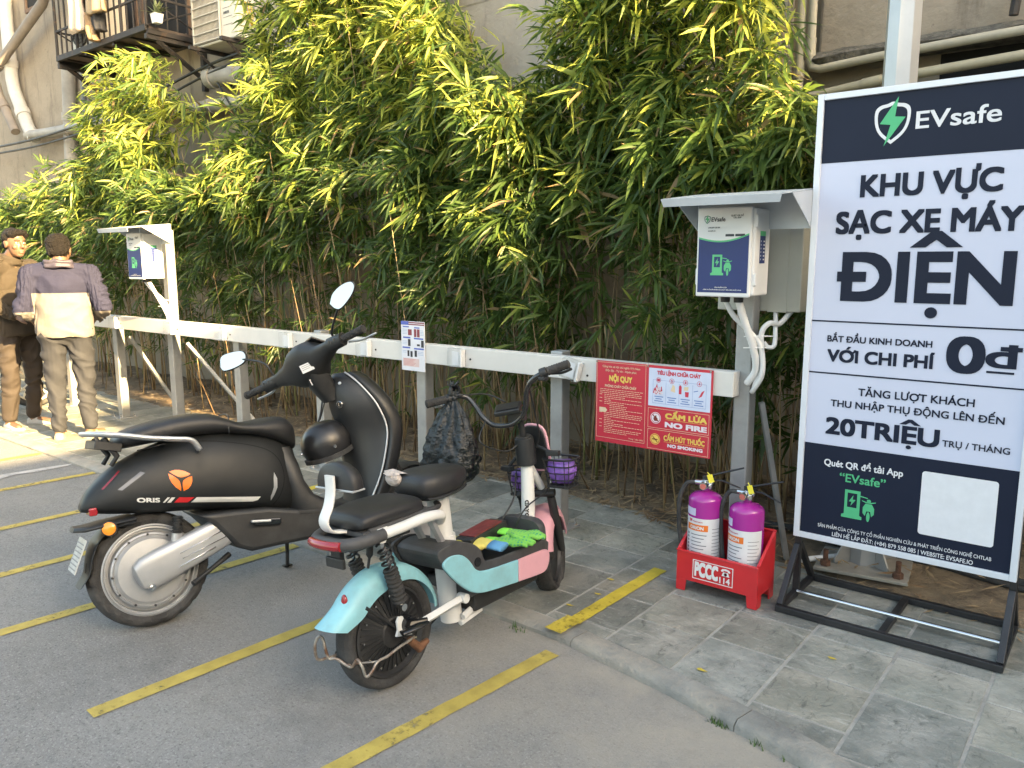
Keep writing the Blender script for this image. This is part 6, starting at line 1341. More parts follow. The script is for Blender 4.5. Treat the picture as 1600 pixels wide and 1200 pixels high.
# front tubes and head
q = MB(); q.tube([(0, .845, .30), (0, .862, .45), (0, .872, .60), (0, .878, .66)], [.030, .030, .028, .026], 18); q.build('front_tube', M_wf, eb, sm=60)
q = MB(); q.tube([(0, .882, .62), (0, .935, .545), (0, .965, .50)], [.020, .018, .017], 14); q.build('fork_tube', M_wf, eb, sm=60)
q = MB(); text(q, 'OVCAD', (0, .829, .385), (.32, 0, -.0), (0, 0, 1), 0, .07, 0, .02) if False else None
t2 = MB(); text(t2, 'OYAD', (0, 0, 0), (1, 0, 0), (0, 1, 0), 0, .075, -.008, .016, .03, .0002)
q = MB(); q.add([(.0305 * math.sin(R(38) + y / .03) * 1.0, .852 - .0305 * math.cos(R(38) + y / .03) + .10 * (z0 - .05), .40 + z0) for x, y, w in t2.v for z0 in (x,)], t2.f); q.build('tube_lettering', M_gloss, eb, sm=0, fix=False)
HB, HE = Vector((0, .89, .6)), Vector((0, -.14, .99)).normalized(); SA = R(24)
def st2(p): return HB + Matrix.Rotation(SA, 3, HE) @ (Vector(p) - HB)
q = MB(); q.tube([(0, .872, .625), (0, .866, .70), (0, .862, .745)], [.044, .044, .040], 20); q.cyl((0, .862, .745), (0, .861, .752), .034, n=20); q.build('head_cover', M_black, eb, sm=50, bev=.003)
q = MB(); q.cyl((0, .862, .74), (0, .845, .83), .014, n=12); q.box((0, .828, .842), (.075, .05, .04), (0, 0, SA)); q.build('stem', M_black, eb, sm=40, bev=.004)
q = MB(); q.tube([(0, .862, .752)] + [], .01, 6) if False else None
hbp = [LE(x, y, lx) for x, y, lx in ((667, 632, -.29), (692, 626, -.25), (714, 619, -.215), (731, 622, -.185), (744, 636, -.15), (756, 653, -.11), (772, 664, -.07), (795, 664, -.0), (812, 655, .055), (821, 638, .09), (823, 612, .115), (830, 596, .145), (845, 585, .19), (864, 578, .235), (890, 568, .30))]
q = MB(); q.tube(spl(hbp, 5), .0115, 12); hbar = q.build('handlebar', mat('black bar', (.02, .02, .021), .25, coat=.4), eb, sm=180)
for a, c in ((LE(697, 624, -.245), LE(665, 632, -.295)), (LE(856, 580, .225), LE(890, 568, .305))):
    q = MB(); n = 26; q.tube([a.lerp(c, k / n) for k in range(n + 1)], [.0175 + .0014 * (k % 3 == 0) for k in range(n)] + [.012], 14); q.build('grip', M_rubber, hbar, sm=60)
    d = (a - c).normalized(); q = MB(); q.tube([a + d * .004, a + d * .034], [.021, .021], 12); q.box(a + d * .02 + Vector((0, -.004, -.022)), (.03, .03, .016)); cl_ = q.build('brake_clamp', M_black, hbar, sm=40, bev=.003)
    q = MB(); q.tube(spl([a + Vector((0, .025, -.012)), a.lerp(c, .4) + Vector((0, .042, -.022)), a.lerp(c, .85) + Vector((0, .036, -.02))], 5), .0058, 8); q.build('brake_lever', M_alu if a.x < 0 else M_black, cl_, sm=180)
p = LE(794, 642, .0); q = MB(); q.box(p + Vector((0, 0, .008)), (.115, .07, .022), (R(24), R(-8), SA)); dsp = q.build('display', M_black, eb, sm=0, bev=.006, seg=3)
q = MB(); q.box(p + Vector((0.004, -.006, .021)), (.098, .052, .003), (R(24), R(-8), SA)); q.build('display_glass', mat('dark glass', (.008, .009, .014), .35, spec=.3), dsp, sm=0)
q = MB()
for P in (((760, 655, -.1), (750, 690, -.06), (790, 705, -.03), (815, 690, 0)), ((825, 600, .12), (835, 640, .1), (842, 680, .06), (835, 705, .03)), ((715, 618, -.2), (760, 616, -.16), (790, 628, -.08)), ((872, 742, .06), (850, 770, .05), (825, 790, .05), (812, 808, .05), (806, 822, .03))): q.tube(spl([LE(*p) for p in P], 6), .0035, 6)
q.build('control_cables', M_black, eb, sm=180)
# front guard, indicators, baskets with purple bags
def ring_plate(w, h, k=24): return [(w * math.copysign(abs(math.cos(a)) ** .6, math.cos(a)), h * math.copysign(abs(math.sin(a)) ** .6, math.sin(a))) for a in [2 * math.pi * i / k for i in range(k)]]
gc = Vector((.0, .935, .685)); q = MB(); q.prism(ring_plate(.062, .10), gc, (1, 0, 0), (0, -.15, 1), -.02); fp_ = q.build('front_guard', M_black, eb, sm=0, bev=.005)
q = MB(); rp = ring_plate(.066, .104); q.tube([gc + Vector((x, .012 - .15 * y, y)) for x, y in rp], .007, 6, closed=True); q.build('guard_edge', M_pk, fp_, sm=180)
for sx in (-1, 1):
    p = LE(793, 732, -.10) if sx < 0 else LE(864, 708, .11)
    q = MB(); q.tube([Vector((sx * .03, .91, .70)), p], .008, 8); q.box(p, (.06, .03, .022), (0, 0, R(12 * sx))); ind = q.build('indicator', M_black, eb, sm=40, bev=.004)
    c = (LE(816, 752, -.115) if sx < 0 else LE(874, 738, .115)) + Vector((0, .02, 0))
    q = MB(); w0, w1, hh = .058, .074, .12
    for k in range(5):
        t = k / 4; w = w0 + (w1 - w0) * t; z = c.z - hh / 2 + hh * t; q.tube([Vector((c.x + w * math.copysign(abs(math.cos(a)) ** .5, math.cos(a)), c.y + w * .8 * math.copysign(abs(math.sin(a)) ** .5, math.sin(a)), z)) for a in [2 * math.pi * i / 20 for i in range(20)]], .003 if k < 4 else .005, 5, closed=True)
    for i in range(12):
        a = 2 * math.pi * i / 12; f_ = (math.copysign(abs(math.cos(a)) ** .5, math.cos(a)), math.copysign(abs(math.sin(a)) ** .5, math.sin(a))); q.tube([Vector((c.x + w0 * f_[0], c.y + w0 * .8 * f_[1], c.z - hh / 2)), Vector((c.x + w1 * f_[0], c.y + w1 * .8 * f_[1], c.z + hh / 2))], .0022, 5)
    q.box((c.x, c.y, c.z - hh / 2), (w0 * 1.9, w0 * 1.5, .012)); bk_ = q.build('basket', M_black, eb, sm=50)
    tag_pos = FE.M @ c
    b2 = thing('purple_bag', 'crumpled purple bag in the %s front basket of the moped' % ('left' if sx < 0 else 'right'), 'bag', tag_pos, FE.rot, 'purple bags in the moped baskets')
    q = MB(); rings = []
    for k in range(9):
        t = k / 8; w = .048 + .020 * math.sin(t * math.pi * .8); rings.append([Vector((w * math.cos(a), w * .8 * math.sin(a), -.045 + .092 * t)) * (1 + .10 * noise.noise(Vector((math.cos(a) * 2 + sx, math.sin(a) * 2, t * 4)))) for a in [2 * math.pi * i / 28 for i in range(28)]])
    q.loft(rings); q.build('sack', mat('purple plastic', (.20, .09, .42), .3, var=.25, vs=30, bump=.5, bs=40, coat=.3), b2, sm=180)
# fork, front wheel, front mudguard
fc = st2((0, 1.045, .187)); fa = st2((1, 1.045, .187)) - fc
q = MB(); tread_wheel(q, fc, fa, .187, .042, 96, 1); ft2 = q.build('front_tyre', M_rubber, eb, sm=50)
q = MB(); q.lathe([(.150, -.03), (.150, .03), (.142, .026), (.135, .012), (.05, .014), (.03, .03), (0, .03)], fc, fa, 40); q.build('front_rim', M_black, ft2, sm=30)
q = MB(); rings = []
for k in range(22):
    a = R(14 + k * 7.4); c = Vector((0, 1.045 - .212 * math.cos(a), .187 + .212 * math.sin(a))); rd = Vector((0, -math.cos(a), math.sin(a))); w = .058; dp = .06
    rings.append([st2(c + Vector((w * sx, 0, 0)) - rd * dp * dd) for sx, dd in ((-1.05, 1), (-1.0, .5), (-.8, .12), (0, -.05), (.8, .12), (1.0, .5), (1.05, 1), (.97, 1), (.9, .5), (.7, .2), (0, .05), (-.7, .2), (-.9, .5), (-.97, 1))])
q.loft(rings); q.build('front_mudguard', M_pk, eb, sm=60)
for sx in (-1, 1):
    q = MB(); q.tube([st2((sx * .066, .945, .46)), st2((sx * .066, 1.0, .30)), st2((sx * .064, 1.045, .19))], [.019, .021, .017], 12); q.build('fork_leg', M_black, eb, sm=60)
q = MB(); q.tube([st2((-.085, .95, .475)), st2((.085, .95, .475))], .024, 10, flat=.7); q.build('fork_crown', M_black, eb, sm=60)
# crank, foot rest and bent parking wire
q = MB(); a = LE(640, 975, .095); q.cyl(a - Vector((.03, 0, 0)), a + Vector((.012, 0, 0)), .03, n=18); q.tube([a, LE(668, 970, .13)], [.016, .014], 8); q.build('chain_guard', M_gloss, eb, sm=40)
q = MB(); q.tube([LE(628, 990, .12), LE(655, 978, .14), LE(668, 972, .14)], [.018, .021, .012], 12, flat=.5); q.build('foot_rest', M_gloss, eb, sm=60)
q = MB(); W = [(648, 995, .095), (624, 1011, .10), (606, 1025, .10), (590, 1034, .10), (581, 1050, .10), (572, 1057, .09), (566, 1042, .08), (558, 1031, .06), (550, 1042, .04), (541, 1039, .02), (525, 1029, -.01), (514, 1029, -.03), (508, 1013, -.04), (504, 998, -.05), (497, 995, -.06), (492, 1010, -.07), (496, 1030, -.07), (511, 1028, -.06), (541, 1018, -.04)]
q.tube(spl([LE(*p) for p in W], 5), .0052, 8); q.tube(spl([LE(*p) for p in ((541, 1039, .02), (565, 1036, .05), (590, 1033, .09), (612, 1022, .10))], 4), .004, 6); q.build('parking_wire', M_rust, eb, sm=180)
q = MB(); q.tube([LE(640, 1000, .09), LE(655, 1012, .09), LE(668, 1000, .09)], [.014, .018, .010], 8); q.build('rusty_lug', mat('rust brown', (.15, .07, .035), .85, var=.4, vs=40), eb, sm=60)
q = MB(); q.cyl(LE(530, 1022, -.05), LE(534, 1022, -.065), .016, n=14); q.build('rubber_foot', M_rubber, eb)
q = MB(); q.tube(spl([LE(*p) for p in ((578, 852, .0), (577, 872, .0), (575, 888, .0))], 4), [.012] * 4 + [.005] * 5, 8); q.build('plug_lead', M_black, eb, sm=60)
q = MB(); q.tube([(-.08, .42, .15), FE.I @ Vector((-2.16, 2.12, .008))], .009, 8); q.build('side_stand', M_black, eb, sm=50)
# things lying on the footboard
cp = FE.M @ Vector((-.05, .60, .372)); ch = thing('battery_charger', 'black charger brick with dark red lid on the moped footboard', 'charger', cp, (R(2), R(-5), R(6)))
q = MB(); q.box((0, 0, 0), (.085, .265, .062)); ch_b = q.build('case', M_black, ch, sm=0, bev=.004)
q = MB(); q.box((0, 0, .034), (.080, .20, .007)); q.build('lid', mat('dark red lid', (.16, .03, .03), .45, var=.4, vs=40), ch, sm=0, bev=.002)
q = MB(); q.tube(spl([Vector((0, -.13, 0)), Vector((.01, -.18, .0)), Vector((.03, -.24, .01)), Vector((.06, -.30, .03))], 5), .0045, 6); q.build('lead', M_black, ch, sm=180)
q = MB(); q.tube(spl([Vector((0, .13, 0)), Vector((.0, .18, .03)), Vector((.02, .24, .10)), Vector((.02, .27, .2))], 5), .004, 6); q.build('lead', M_black, ch, sm=180)
def glovemat(name, a, b_):
    m = mat(name, a, .85, var=.06); N = m.node_tree.nodes; L = m.node_tree.links; t = N.new('ShaderNodeTexVoronoi'); t.inputs['Scale'].default_value = 70; t.inputs['Randomness'].default_value = .15
    tc = N.new('ShaderNodeTexCoord'); L.new(tc.outputs['Object'], t.inputs['Vector']); r = N.new('ShaderNodeMapRange'); L.new(t.outputs['Distance'], r.inputs[0]); r.inputs[1].default_value = .34; r.inputs[2].default_value = .30
    x = N.new('ShaderNodeMix'); x.data_type = 'RGBA'; L.new(r.outputs[0], x.inputs[0]); x.inputs[6].default_value = (*a, 1); x.inputs[7].default_value = (*b_, 1); L.new(x.outputs[2], N['Principled BSDF'].inputs['Base Color']); return m
def glove(label, px, py, lx, rz, m, mc, ln=1.0, flip=1):
    p = FE.M @ LE(px, py, lx); gl = thing('work_glove', label, 'glove', p, (0, R(-4), rz), 'work gloves on the moped footboard')
    q = MB(); q.caps((0, -.03, 0), (0, .03, 0), .036, .042)
    q.v = [(x, y, z * .36) for x, y, z in q.v]
    for k, (x, l, a) in enumerate(((-.033, .062, .10), (-.011, .078, .03), (.012, .074, -.04), (.033, .056, -.13))): q.chain([(x * flip, .05, .0), (x * flip - a * .3 * l, .05 + l * .6, .008), (x * flip - a * l, .05 + l, .002)], [.0125, .0118, .010], 10)
    q.chain([(-.036 * flip, -.005, 0), (-.06 * flip, .02, .004), (-.066 * flip, .05, .002)], [.014, .0125, .0105], 10)
    blob(q, 'hand', m, gl, .0035, 3)
    q = MB(); q.loft([se((0, y, 0), (w, 0, 0), (0, 0, w * .36), 20, 2.2) for y, w in ((-.03, .037), (-.06, .035), (-.085, .037), (-.092, .034))]); q.build('cuff', mc, gl, sm=180)
glove('lime green dotted work glove lying nearest the moped edge', 785, 846, .055, R(-62), glovemat('lime glove', (.17, .46, .07), (.05, .28, .14)), mat('lime cuff', (.16, .56, .06), .85))
glove('lime green dotted work glove lying farther toward the front tube', 806, 833, .045, R(-75), glovemat('lime glove deep', (.19, .48, .08), (.04, .27, .13)), mat('green cuff', (.16, .56, .06), .85), 1, -1)
glove('yellow and blue work glove beneath the lime ones', 757, 849, .03, R(100), mat('yellow glove', (.60, .52, .12), .85), mat('blue cuff', (.10, .28, .48), .85))
# black plastic bag knotted on the left grip
bp0 = FE.M @ LE(710, 618, -.225); bag = thing('plastic_bag', 'shiny black plastic bag hanging from the moped left grip', 'bag', bp0)
q = MB(); rings = []; n = 64
tabl = [(.018, .014), (-.0, .018), (-.02, .022), (-.05, .045), (-.09, .070), (-.14, .094), (-.20, .116), (-.26, .132), (-.31, .134), (-.350, .118), (-.378, .078), (-.390, .03)]
for i, (z, r) in enumerate(smooth_tab(tabl, 5)):
    ring = []; t = -z / .378
    for k in range(n):
        a = 2 * math.pi * k / n; fold = .16 * (1 - t) * math.sin(7 * a + 2 * math.sin(3 * a)) + .07 * math.sin(11 * a + 5 * t)
        P = Vector((math.cos(a), math.sin(a) * .8, z * 5)); cr = noise.noise(P * 2.2) * .14 + (abs(noise.noise(P * 4.6 + Vector((3, 1, 2)))) - .2) * .22 + (abs(noise.noise(P * 10)) - .2) * .07
        rr = r * (1 + fold + cr * min(1, t * 3 + .1)); ring.append(Vector((rr * math.cos(a) - .02 * t, rr * math.sin(a) * .72 - .01, z + .010 * noise.noise(P * 3) * t)))
    rings.append(ring)
q.loft(rings); M_bag = mat('black film', (.006, .009, .011), .13, var=.2, bump=1.0, bs=26, coat=.0, spec=.55); q.build('sack', M_bag, bag, sm=180)
q = MB(); q.torus((0, 0, .016), (1, 0, 0), .026, .010, 24, 8); q.ball((.0, -.01, -.01), (.024, .02, .016), 12)
for k in range(5): q.tube([(0, -.005, .02), (.02 * math.cos(k * 1.3), -.012 + .02 * math.sin(k * 1.3), .05), (.03 * math.cos(k * 1.3), .02 * math.sin(k * 1.3), .065)], [.006, .009, .003], 6, flat=.4)
q.build('knot', M_bag, bag, sm=180)
# ================================================================== PEOPLE
def facing(d): return math.atan2(d[1], d[0]) - math.pi / 2
M_skin = mat('warm skin', (.125, .071, .046), .5, var=.06, vs=8, bump=.08, bs=120)
M_hair = mat('black hair', (.008, .0065, .006), .6, var=.5, vs=60, bump=1.0, bs=130, spec=.25)
def hand(q, w, d, up, side, s=1.0):
    """palm and five bent fingers; w wrist, d pointing direction, up back of hand, side thumb side"""
    w = Vector(w); d = Vector(d).normalized(); up = Vector(up); up = (up - d * up.dot(d)).normalized(); t = d.cross(up).normalized() * side
    q.chain([w, w + d * .03 * s], [.025, .028], 12)
    for k in range(4):
        o = (k - 1.5) * .0195 * s; L0 = (.036, .042, .040, .031)[k] * s; b0 = w + d * .03 * s + t * -o * .7; b1 = w + d * .088 * s - t * o
        p1 = b1 + d * L0 - up * L0 * .30; p2 = p1 + d * L0 * .55 - up * L0 * .55; p3 = p2 + d * L0 * .12 - up * L0 * .55
        q.chain([b0, b1, p1, p2, p3], [.015, .0115, .0095, .0088, .0075], 10)
    a = w + d * .03 * s + t * .022 * s; b_ = a + d * .035 * s + t * .026 * s - up * .012; c = b_ + d * .032 * s + t * .004 - up * .012
    q.chain([w + d * .01, a, b_, c], [.018, .014, .0115, .009], 10)
def person(label, loc, fdir, J, mats, hair, tilt, fold_seed, shoes):
    root = thing('person', label, 'person', loc, (0, 0, facing(fdir)))
    q = MB(); HM = Euler(tilt).to_matrix(); hc = Vector(J['head'])
    H = lambda x, y, z: hc + HM @ Vector((x, y, z))
    # trunk, neck, limbs
    q.ball((0, 0, 1.22), (.155, .105, .24), 20); q.ball((0, 0, 1.0), (.15, .11, .16), 20)
    q.chain([(0, -.01, 1.38), J['neck'], H(0, -.02, -.06)], [.07, .056, .056], 16)
    for s in (-1, 1):
        k = 'R' if s > 0 else 'L'; q.chain([(s * .10, 0, 1.38), J['sh' + k], J['el' + k], J['wr' + k]], [.07, .058, .043, .027], 14)
        q.chain([(s * .08, 0, .95), J['hip' + k], J['kn' + k], J['an' + k]], [.10, .085, .055, .038], 14)
        a = Vector(J['an' + k]); f = Vector(J['ft' + k]); q.chain([a, a + Vector((0, 0, -.035)), f], [.038, .038, .03], 12)
        hand(q, J['wr' + k], J['hd' + k], J['hu' + k], s)
    # head: skull, jaw, brow, nose, lips, ears
    q.ball(H(0, -.012, .03), (.076, .096, .098), 22, HM); q.ball(H(0, .022, -.035), (.062, .068, .078), 20, HM); q.ball(H(0, .045, -.085), (.036, .034, .026), 14, HM)
    q.ball(H(0, .074, .038), (.052, .016, .014), 14, HM); q.caps(H(0, .088, .022), H(0, .104, -.018), .008, .0125, 12); q.ball(H(.011, .093, -.022), .009, 10); q.ball(H(-.011, .093, -.022), .009, 10)
    q.ball(H(0, .078, -.054), (.024, .013, .0075), 12, HM); q.ball(H(0, .075, -.066), (.021, .013, .008), 12, HM)
    for s in (-1, 1):
        q.ball(H(s * .04, .062, -.022), (.026, .022, .022), 12, HM); q.ball(H(s * .079, -.008, -.005), (.009, .020, .032), 12, HM); q.ball(H(s * .083, -.016, .010), (.009, .018, .018), 12, HM)
    body = blob(q, 'body', M_skin, root, .0055, 3)
    for s in (-1, 1):
        e = MB(); e.ball(H(s * .031, .0745, .014), (.0135, .007, .0062), 14, HM); ey = e.build('eye', mat('eye white', (.62, .58, .54), .25), body, sm=180)
        e = MB(); e.ball(H(s * .032, .0795, .0145), (.0058, .003, .0058), 12, HM); e.build('iris', mat('dark iris', (.012, .008, .006), .15), ey, sm=180)
        e = MB(); e.tube([H(s * .015, .088, .036), H(s * .033, .086, .041), H(s * .05, .076, .036)], [.0035, .0042, .0022], 6, flat=.6); e.build('eyebrow', M_hair, body, sm=180)
    e = MB(); e.ball(H(0, .0845, -.0545), (.021, .0085, .006), 12, HM); e.ball(H(0, .083, -.0645), (.018, .0085, .0065), 12, HM); e.build('lips', mat('lips', (.36, .12, .09), .45), body, sm=180)
    # hair
    q = MB()
    for (x, y, z, a, b_, c) in hair['balls']: q.ball(H(x, y, z), (a, b_, c), 20, HM)
    def hn(p): return .010 * abs(noise.noise(p * 38)) + .008 * noise.noise(p * 22) + hair.get('rough', 0) * abs(noise.noise(p * 60))
    blob(q, 'hair', M_hair, root, .006, 1, hn)
    # upper garment
    q = MB(); T = mats['fat']
    q.ball((0, -.005, 1.30), (.190 * T, .122 * T, .17), 24); q.ball((0, .0, 1.13), (.190 * T, .135 * T, .24), 24); q.ball((0, .0, .99), (.188 * T, .135 * T, .12), 24)
    hemz = mats['hem']; q.loft([se((0, 0, z), (w * T, 0, 0), (0, d * T, 0), 32, 2.2) for z, w, d in ((hemz, .188, .140), (hemz + .03, .196, .146), (hemz + .12, .194, .142), (hemz + .25, .184, .132))])
    for s in (-1, 1):
        k = 'R' if s > 0 else 'L'; sh, el, wr = Vector(J['sh' + k]), Vector(J['el' + k]), Vector(J['wr' + k]); d = (wr - el).normalized()
        q.chain([(s * .06, -.01, 1.41), sh, sh.lerp(el, .5), el, el.lerp(wr, .55), wr - d * .012], [.085, .076 * T, .068 * T, .062 * T, .056, .042], 16)
    q.lathe([(.075, 0), (.088, .02), (.085, .07), (.06, .085)], Vector(J['neck']) + Vector((0, -.01, -.075)), (0, .12, 1), 28)
    sd = Vector((fold_seed, fold_seed * .7, 0))
    def fold(p):
        arm = min(1, max(0, abs(p.x) - .19) * 10); w = p + Vector((noise.noise(p * 6 + sd), noise.noise(p * 6 - sd), noise.noise(p * 5))) * .05
        ridge = 1 - abs(noise.noise(Vector((w.x * (5 + 4 * arm), w.y * 5, w.z * (9 + 9 * arm))) + sd)) * 2.6
        return .015 * max(-.4, ridge) * (.6 + .6 * arm) + .008 * noise.noise(p * 7 + sd) - .006
    top = blob(q, mats['top_name'], mats['top'], root, .0085, 2, fold)
    if mats.get('hood'):
        q = MB(); n = Vector(J['neck']); q.chain([n + Vector((-.10, -.02, -.03)), n + Vector((-.075, -.075, -.0)), n + Vector((0, -.10, .0)), n + Vector((.075, -.075, -.0)), n + Vector((.10, -.02, -.03))], [.030, .036, .040, .036, .030], 14)
        if mats['hood'] == 2: q.ball(n + Vector((0, -.11, -.05)), (.11, .05, .075), 16)
        blob(q, 'hood', mats['hood_m'], top, .007, 2, lambda p: .007 * math.sin(p.z * 140 + 4 * noise.noise(p * 12)))
    # trousers
    q = MB(); q.ball((0, -.004, .91), (.150 * T, .112 * T, .11), 22)
    for s in (-1, 1):
        k = 'R' if s > 0 else 'L'; hp, kn, an = Vector(J['hip' + k]), Vector(J['kn' + k]), Vector(J['an' + k])
        q.chain([hp + Vector((0, -.015, .05)), hp, hp.lerp(kn, .5), kn, kn.lerp(an, .5), an + Vector((0, 0, .035))], [.094 * T, .096 * T, .088, .072, .066, .058], 16)
    def fold2(p):
        w = p + Vector((noise.noise(p * 5 + sd), 0, noise.noise(p * 5 - sd))) * .06
        ridge = 1 - abs(noise.noise(Vector((w.x * 6, w.y * 6, w.z * 13 + w.x * 8)) + sd)) * 2.6
        return .014 * max(-.5, ridge) + .008 * noise.noise(p * 8 + sd) - .006
    blob(q, 'trousers', mats['legs'], root, .0085, 2, fold2)
    for s in (-1, 1):
        k = 'R' if s > 0 else 'L'; a = Vector(J['an' + k]); f = Vector(J['ft' + k]); d = (f - a); d.z = 0; d.normalize(); w = Vector((-d.y, d.x, 0)); b0 = Vector((a.x, a.y, 0)) - d * .055
        q = MB(); rings = []
        for t, hw, h in ((-.012, .018, .05), (0, .034, .075), (.04, .039, .092), (.09, .041, .088), (.14, .045, .068), (.19, .050, .055), (.235, .046, .046), (.265, .032, .036), (.278, .012, .02)):
            rings.append([b0 + d * t + w * hw * x + Vector((0, 0, .022 + (h - .022) * z)) for x, z in ((-1, 0), (-1.02, .3), (-.9, .65), (-.55, .94), (0, 1), (.55, .94), (.9, .65), (1.02, .3), (1, 0))])
        q.loft(rings); sh_ = q.build('shoe', shoes[0], root, sm=80)
        q = MB(); rings = [[b0 + d * t + w * hw * x + Vector((0, 0, z)) for x, z in ((-1, 0), (-1.06, .012), (-1.02, .026), (1.02, .026), (1.06, .012), (1, 0))] for t, hw in ((-.018, .02), (0, .038), (.04, .042), (.14, .047), (.19, .053), (.24, .049), (.275, .032), (.288, .012))]; q.loft(rings); q.build('sole', shoes[1], sh_, sm=60)
    return root
def twotone():
    m = mat('two tone windbreaker', (.038, .041, .075), .85, var=.06, vs=5, bump=.15, bs=60, spec=.2); N = m.node_tree.nodes; L = m.node_tree.links; b = N['Principled BSDF']; src = b.inputs['Base Color'].links[0].from_socket
    tc = N.new('ShaderNodeTexCoord'); sx = N.new('ShaderNodeSeparateXYZ'); L.new(tc.outputs['Object'], sx.inputs[0])
    def mt(op, a, b_): 
        x = N.new('ShaderNodeMath'); x.operation = op
        for i, v in enumerate((a, b_)):
            if isinstance(v, (int, float)): x.inputs[i].default_value = v
            else: L.new(v, x.inputs[i])
        return x.outputs[0]
    slv = mt('GREATER_THAN', mt('ABSOLUTE', sx.outputs[0], 0), .206); up_ = mt('GREATER_THAN', sx.outputs[2], 1.235); lo_ = mt('GREATER_THAN', sx.outputs[2], 1.085)
    k = mt('MAXIMUM', up_, mt('MULTIPLY', slv, lo_))
    x = N.new('ShaderNodeMix'); x.data_type = 'RGBA'; L.new(k, x.inputs[0]); x.inputs[6].default_value = (.145, .135, .130, 1); 
    c = N.new('ShaderNodeMix'); c.data_type = 'RGBA'; c.blend_type = 'MULTIPLY'; c.inputs[0].default_value = 1; L.new(src, c.inputs[6]); c.inputs[7].default_value = (.52, .52, .60, 1); L.new(c.outputs[2], x.inputs[7]); L.new(x.outputs[2], b.inputs['Base Color']); return m
MB_hood = mat('windbreaker collar', (.045, .040, .060), .55, var=.08)
J2 = dict(head=(.0, .045, 1.575), neck=(0, -.005, 1.47), shR=(.205, -.01, 1.385), shL=(-.205, -.01, 1.385), elR=(.30, -.03, 1.12), elL=(-.285, -.04, 1.11), wrR=(.235, .20, 1.02), wrL=(-.16, .20, .985), hdR=(-.45, .85, -.05), hdL=(.5, .8, -.1), huR=(.5, 0, .85), huL=(-.5, 0, .85),
          hipR=(.10, 0, .87), hipL=(-.10, 0, .87), knR=(.115, .02, .48), knL=(-.105, .02, .48), anR=(.125, -.03, .09), anL=(-.105, -.02, .09), ftR=(.20, .09, .045), ftL=(-.10, .13, .045))
man2 = person('man seen from behind in a lilac and cream windbreaker by the rail', (-6.93, 2.80, .002), (-.86, .51), J2,
    dict(fat=1.10, hem=.875, top=twotone(), top_name='windbreaker', hood=1, hood_m=MB_hood, legs=mat('grey brown trousers', (.018, .0195, .026), .85, var=.12, vs=5)),
    dict(balls=((0, -.028, .045, .088, .094, .088), (0, -.05, -.005, .080, .062, .066), (0, .03, .088, .066, .05, .04)), rough=.012), (R(-12), R(-4), R(-6)), 1.3, (mat('cream clog', (.26, .22, .16), .6), mat('cream sole', (.55, .47, .36), .7)))
q = MB(); p_ = Vector(J2['wrR']) + Vector((-.06, .115, .02)); q.box(p_, (.075, .15, .009), (R(25), 0, R(25))); ph = q.build('phone', M_gloss, None, sm=0, bev=.004); ph.matrix_world = man2.matrix_basis.copy() if False else Matrix.Translation(man2.location) @ man2.rotation_euler.to_matrix().to_4x4(); tag(ph, 'dark phone held in the right hand of the man in the windbreaker', 'phone')
M_hoodie = mat('brown hoodie', (.030, .0225, .015), .9, var=.1, vs=6, bump=.2, bs=90)
J1 = dict(head=(.02, .10, 1.635), neck=(.01, .03, 1.53), shR=(.20, .0, 1.43), shL=(-.205, -.0, 1.43), elR=(.275, .02, 1.15), elL=(-.30, -.02, 1.16), wrR=(.20, .20, 1.02), wrL=(-.15, .20, 1.05), hdR=(-.5, .8, -.1), hdL=(.5, .8, -.05), huR=(.5, 0, .85), huL=(-.5, 0, .85),
          hipR=(.10, 0, .91), hipL=(-.10, 0, .91), knR=(.125, .03, .50), knL=(-.11, .04, .50), anR=(.14, -.02, .09), anL=(-.11, .0, .09), ftR=(.19, .12, .045), ftL=(-.12, .16, .045))
man1 = person('man in a brown hoodie facing right at the left edge', (-7.80, 2.74, .002), (.88, .42), J1,
    dict(fat=1.08, hem=.84, top=M_hoodie, top_name='hoodie', hood=2, hood_m=M_hoodie, legs=mat('brown track trousers', (.027, .020, .016), .85, var=.12, vs=5)),
    dict(balls=((0, -.035, .055, .084, .086, .078), (0, -.055, .0, .078, .055, .06), (0, .035, .098, .072, .058, .030), (.045, .03, .085, .035, .05, .03), (-.045, .03, .085, .035, .05, .03)), rough=.008), (R(-3), 0, R(-14)), 4.1, (mat('white trainer', (.30, .30, .29), .5, var=.06, vs=20), mat('white trainer sole', (.62, .61, .58), .6)))

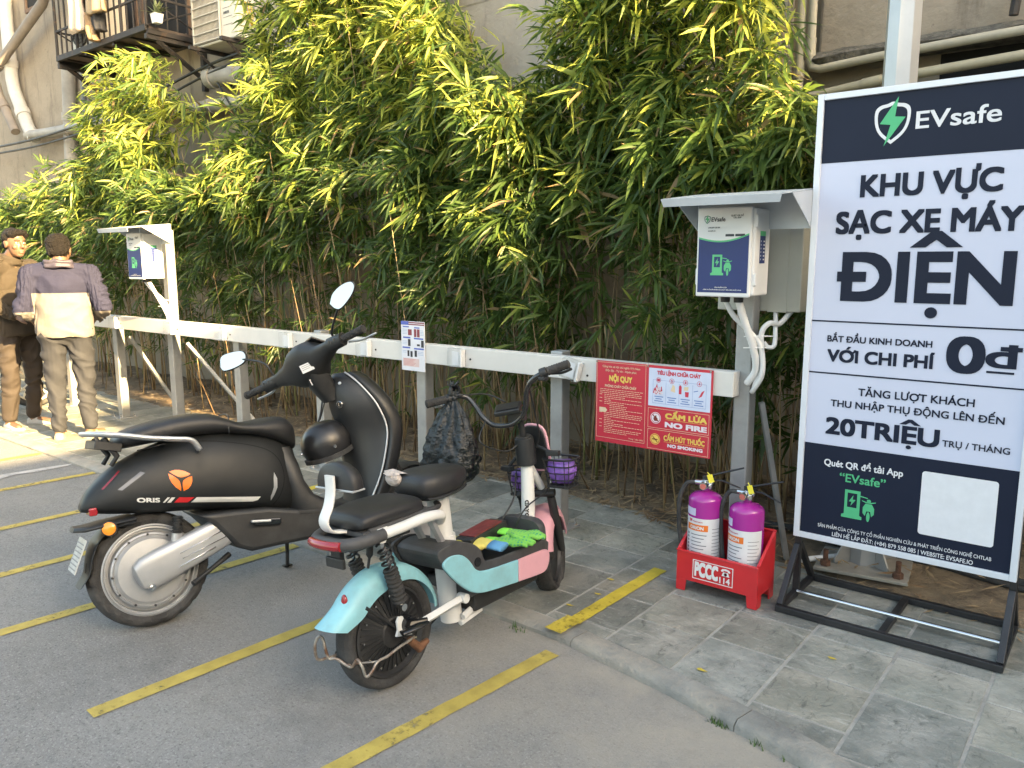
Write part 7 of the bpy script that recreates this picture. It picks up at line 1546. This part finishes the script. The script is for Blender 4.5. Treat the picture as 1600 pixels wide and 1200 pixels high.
# parked motorbike beyond the men
mk = thing('motorbike', 'parked motorbike with pale alloy front wheel behind the two men', 'motorbike', (-8.72, 3.18, .03), (0, R(-6), R(4)))
q = MB(); tread_wheel(q, (0, 0, .27), (1, 0, 0), .27, .05, 90, 1); wt = q.build('front_tyre', M_rubber, mk, sm=50)
q = MB(); q.lathe_closed([(.20, -.03), (.215, -.03), (.215, .03), (.20, .03)], (0, 0, .27), (1, 0, 0), 40)
for k in range(5):
    a = R(72 * k + 10); d = Vector((0, math.cos(a), math.sin(a))); n_ = Vector((0, -math.sin(a), math.cos(a)))
    for s in (-1, 1): q.tube([Vector((0, 0, .27)) + d * .03, Vector((0, 0, .27)) + d * .11 + n_ * .012 * s, Vector((0, 0, .27)) + d * .205 + n_ * .045 * s], [.016, .013, .014], 6)
q.cyl((-.04, 0, .27), (.04, 0, .27), .04, n=16); q.build('front_rim', mat('pale alloy wheel', (.62, .58, .48), .35, .4, var=.05), wt, sm=40)
q = MB(); rings = []
for k in range(14):
    a = R(10 + k * 9.5); c = Vector((0, .0 - .30 * math.cos(a), .27 + .30 * math.sin(a))); rd = Vector((0, -math.cos(a), math.sin(a))); rings.append([c + Vector((.065 * sx, 0, 0)) - rd * .03 * dd for sx, dd in ((-1, 1), (-.8, .2), (0, 0), (.8, .2), (1, 1), (.9, 1), (0, .15), (-.9, 1))])
q.loft(rings); q.build('mudguard', M_gloss, mk, sm=60)
for s in (-1, 1): q = MB(); q.tube([(.07 * s, 0, .27), (.07 * s, -.22, .85)], .018, 10); q.build('fork_leg', M_chrome, mk)
q = MB(); rings = [se((0, y, (a + b_) / 2), (w, 0, 0), (0, 0, (b_ - a) / 2), 20, 2.8) for y, a, b_, w in ((-.20, .62, .98, .09), (-.30, .40, .95, .17), (-.42, .28, .60, .17), (-.75, .26, .50, .16), (-.95, .40, .74, .17), (-1.3, .48, .76, .15), (-1.6, .58, .74, .07))]; q.loft(rings); q.build('body', mat('dark blue fairing', (.03, .035, .06), .25, coat=.4), mk, sm=70)
q = MB(); q.loft([se((0, y, z), (w, 0, 0), (0, 0, .045), 18, 2.6) for y, z, w in ((-.80, .76, .06), (-.9, .79, .11), (-1.2, .80, .13), (-1.55, .84, .09))]); q.build('seat', M_seat, mk, sm=70)
q = MB(); q.tube(spl([Vector(p) for p in ((-.34, -.40, .98), (-.2, -.32, 1.0), (0, -.26, .96), (.2, -.32, 1.0), (.34, -.40, .98))], 5), .014, 10); q.build('handlebar', M_black, mk, sm=180)
q = MB(); tread_wheel(q, (0, -1.25, .27), (1, 0, 0), .27, .055, 60, 1); q.build('rear_tyre', M_rubber, mk, sm=50)
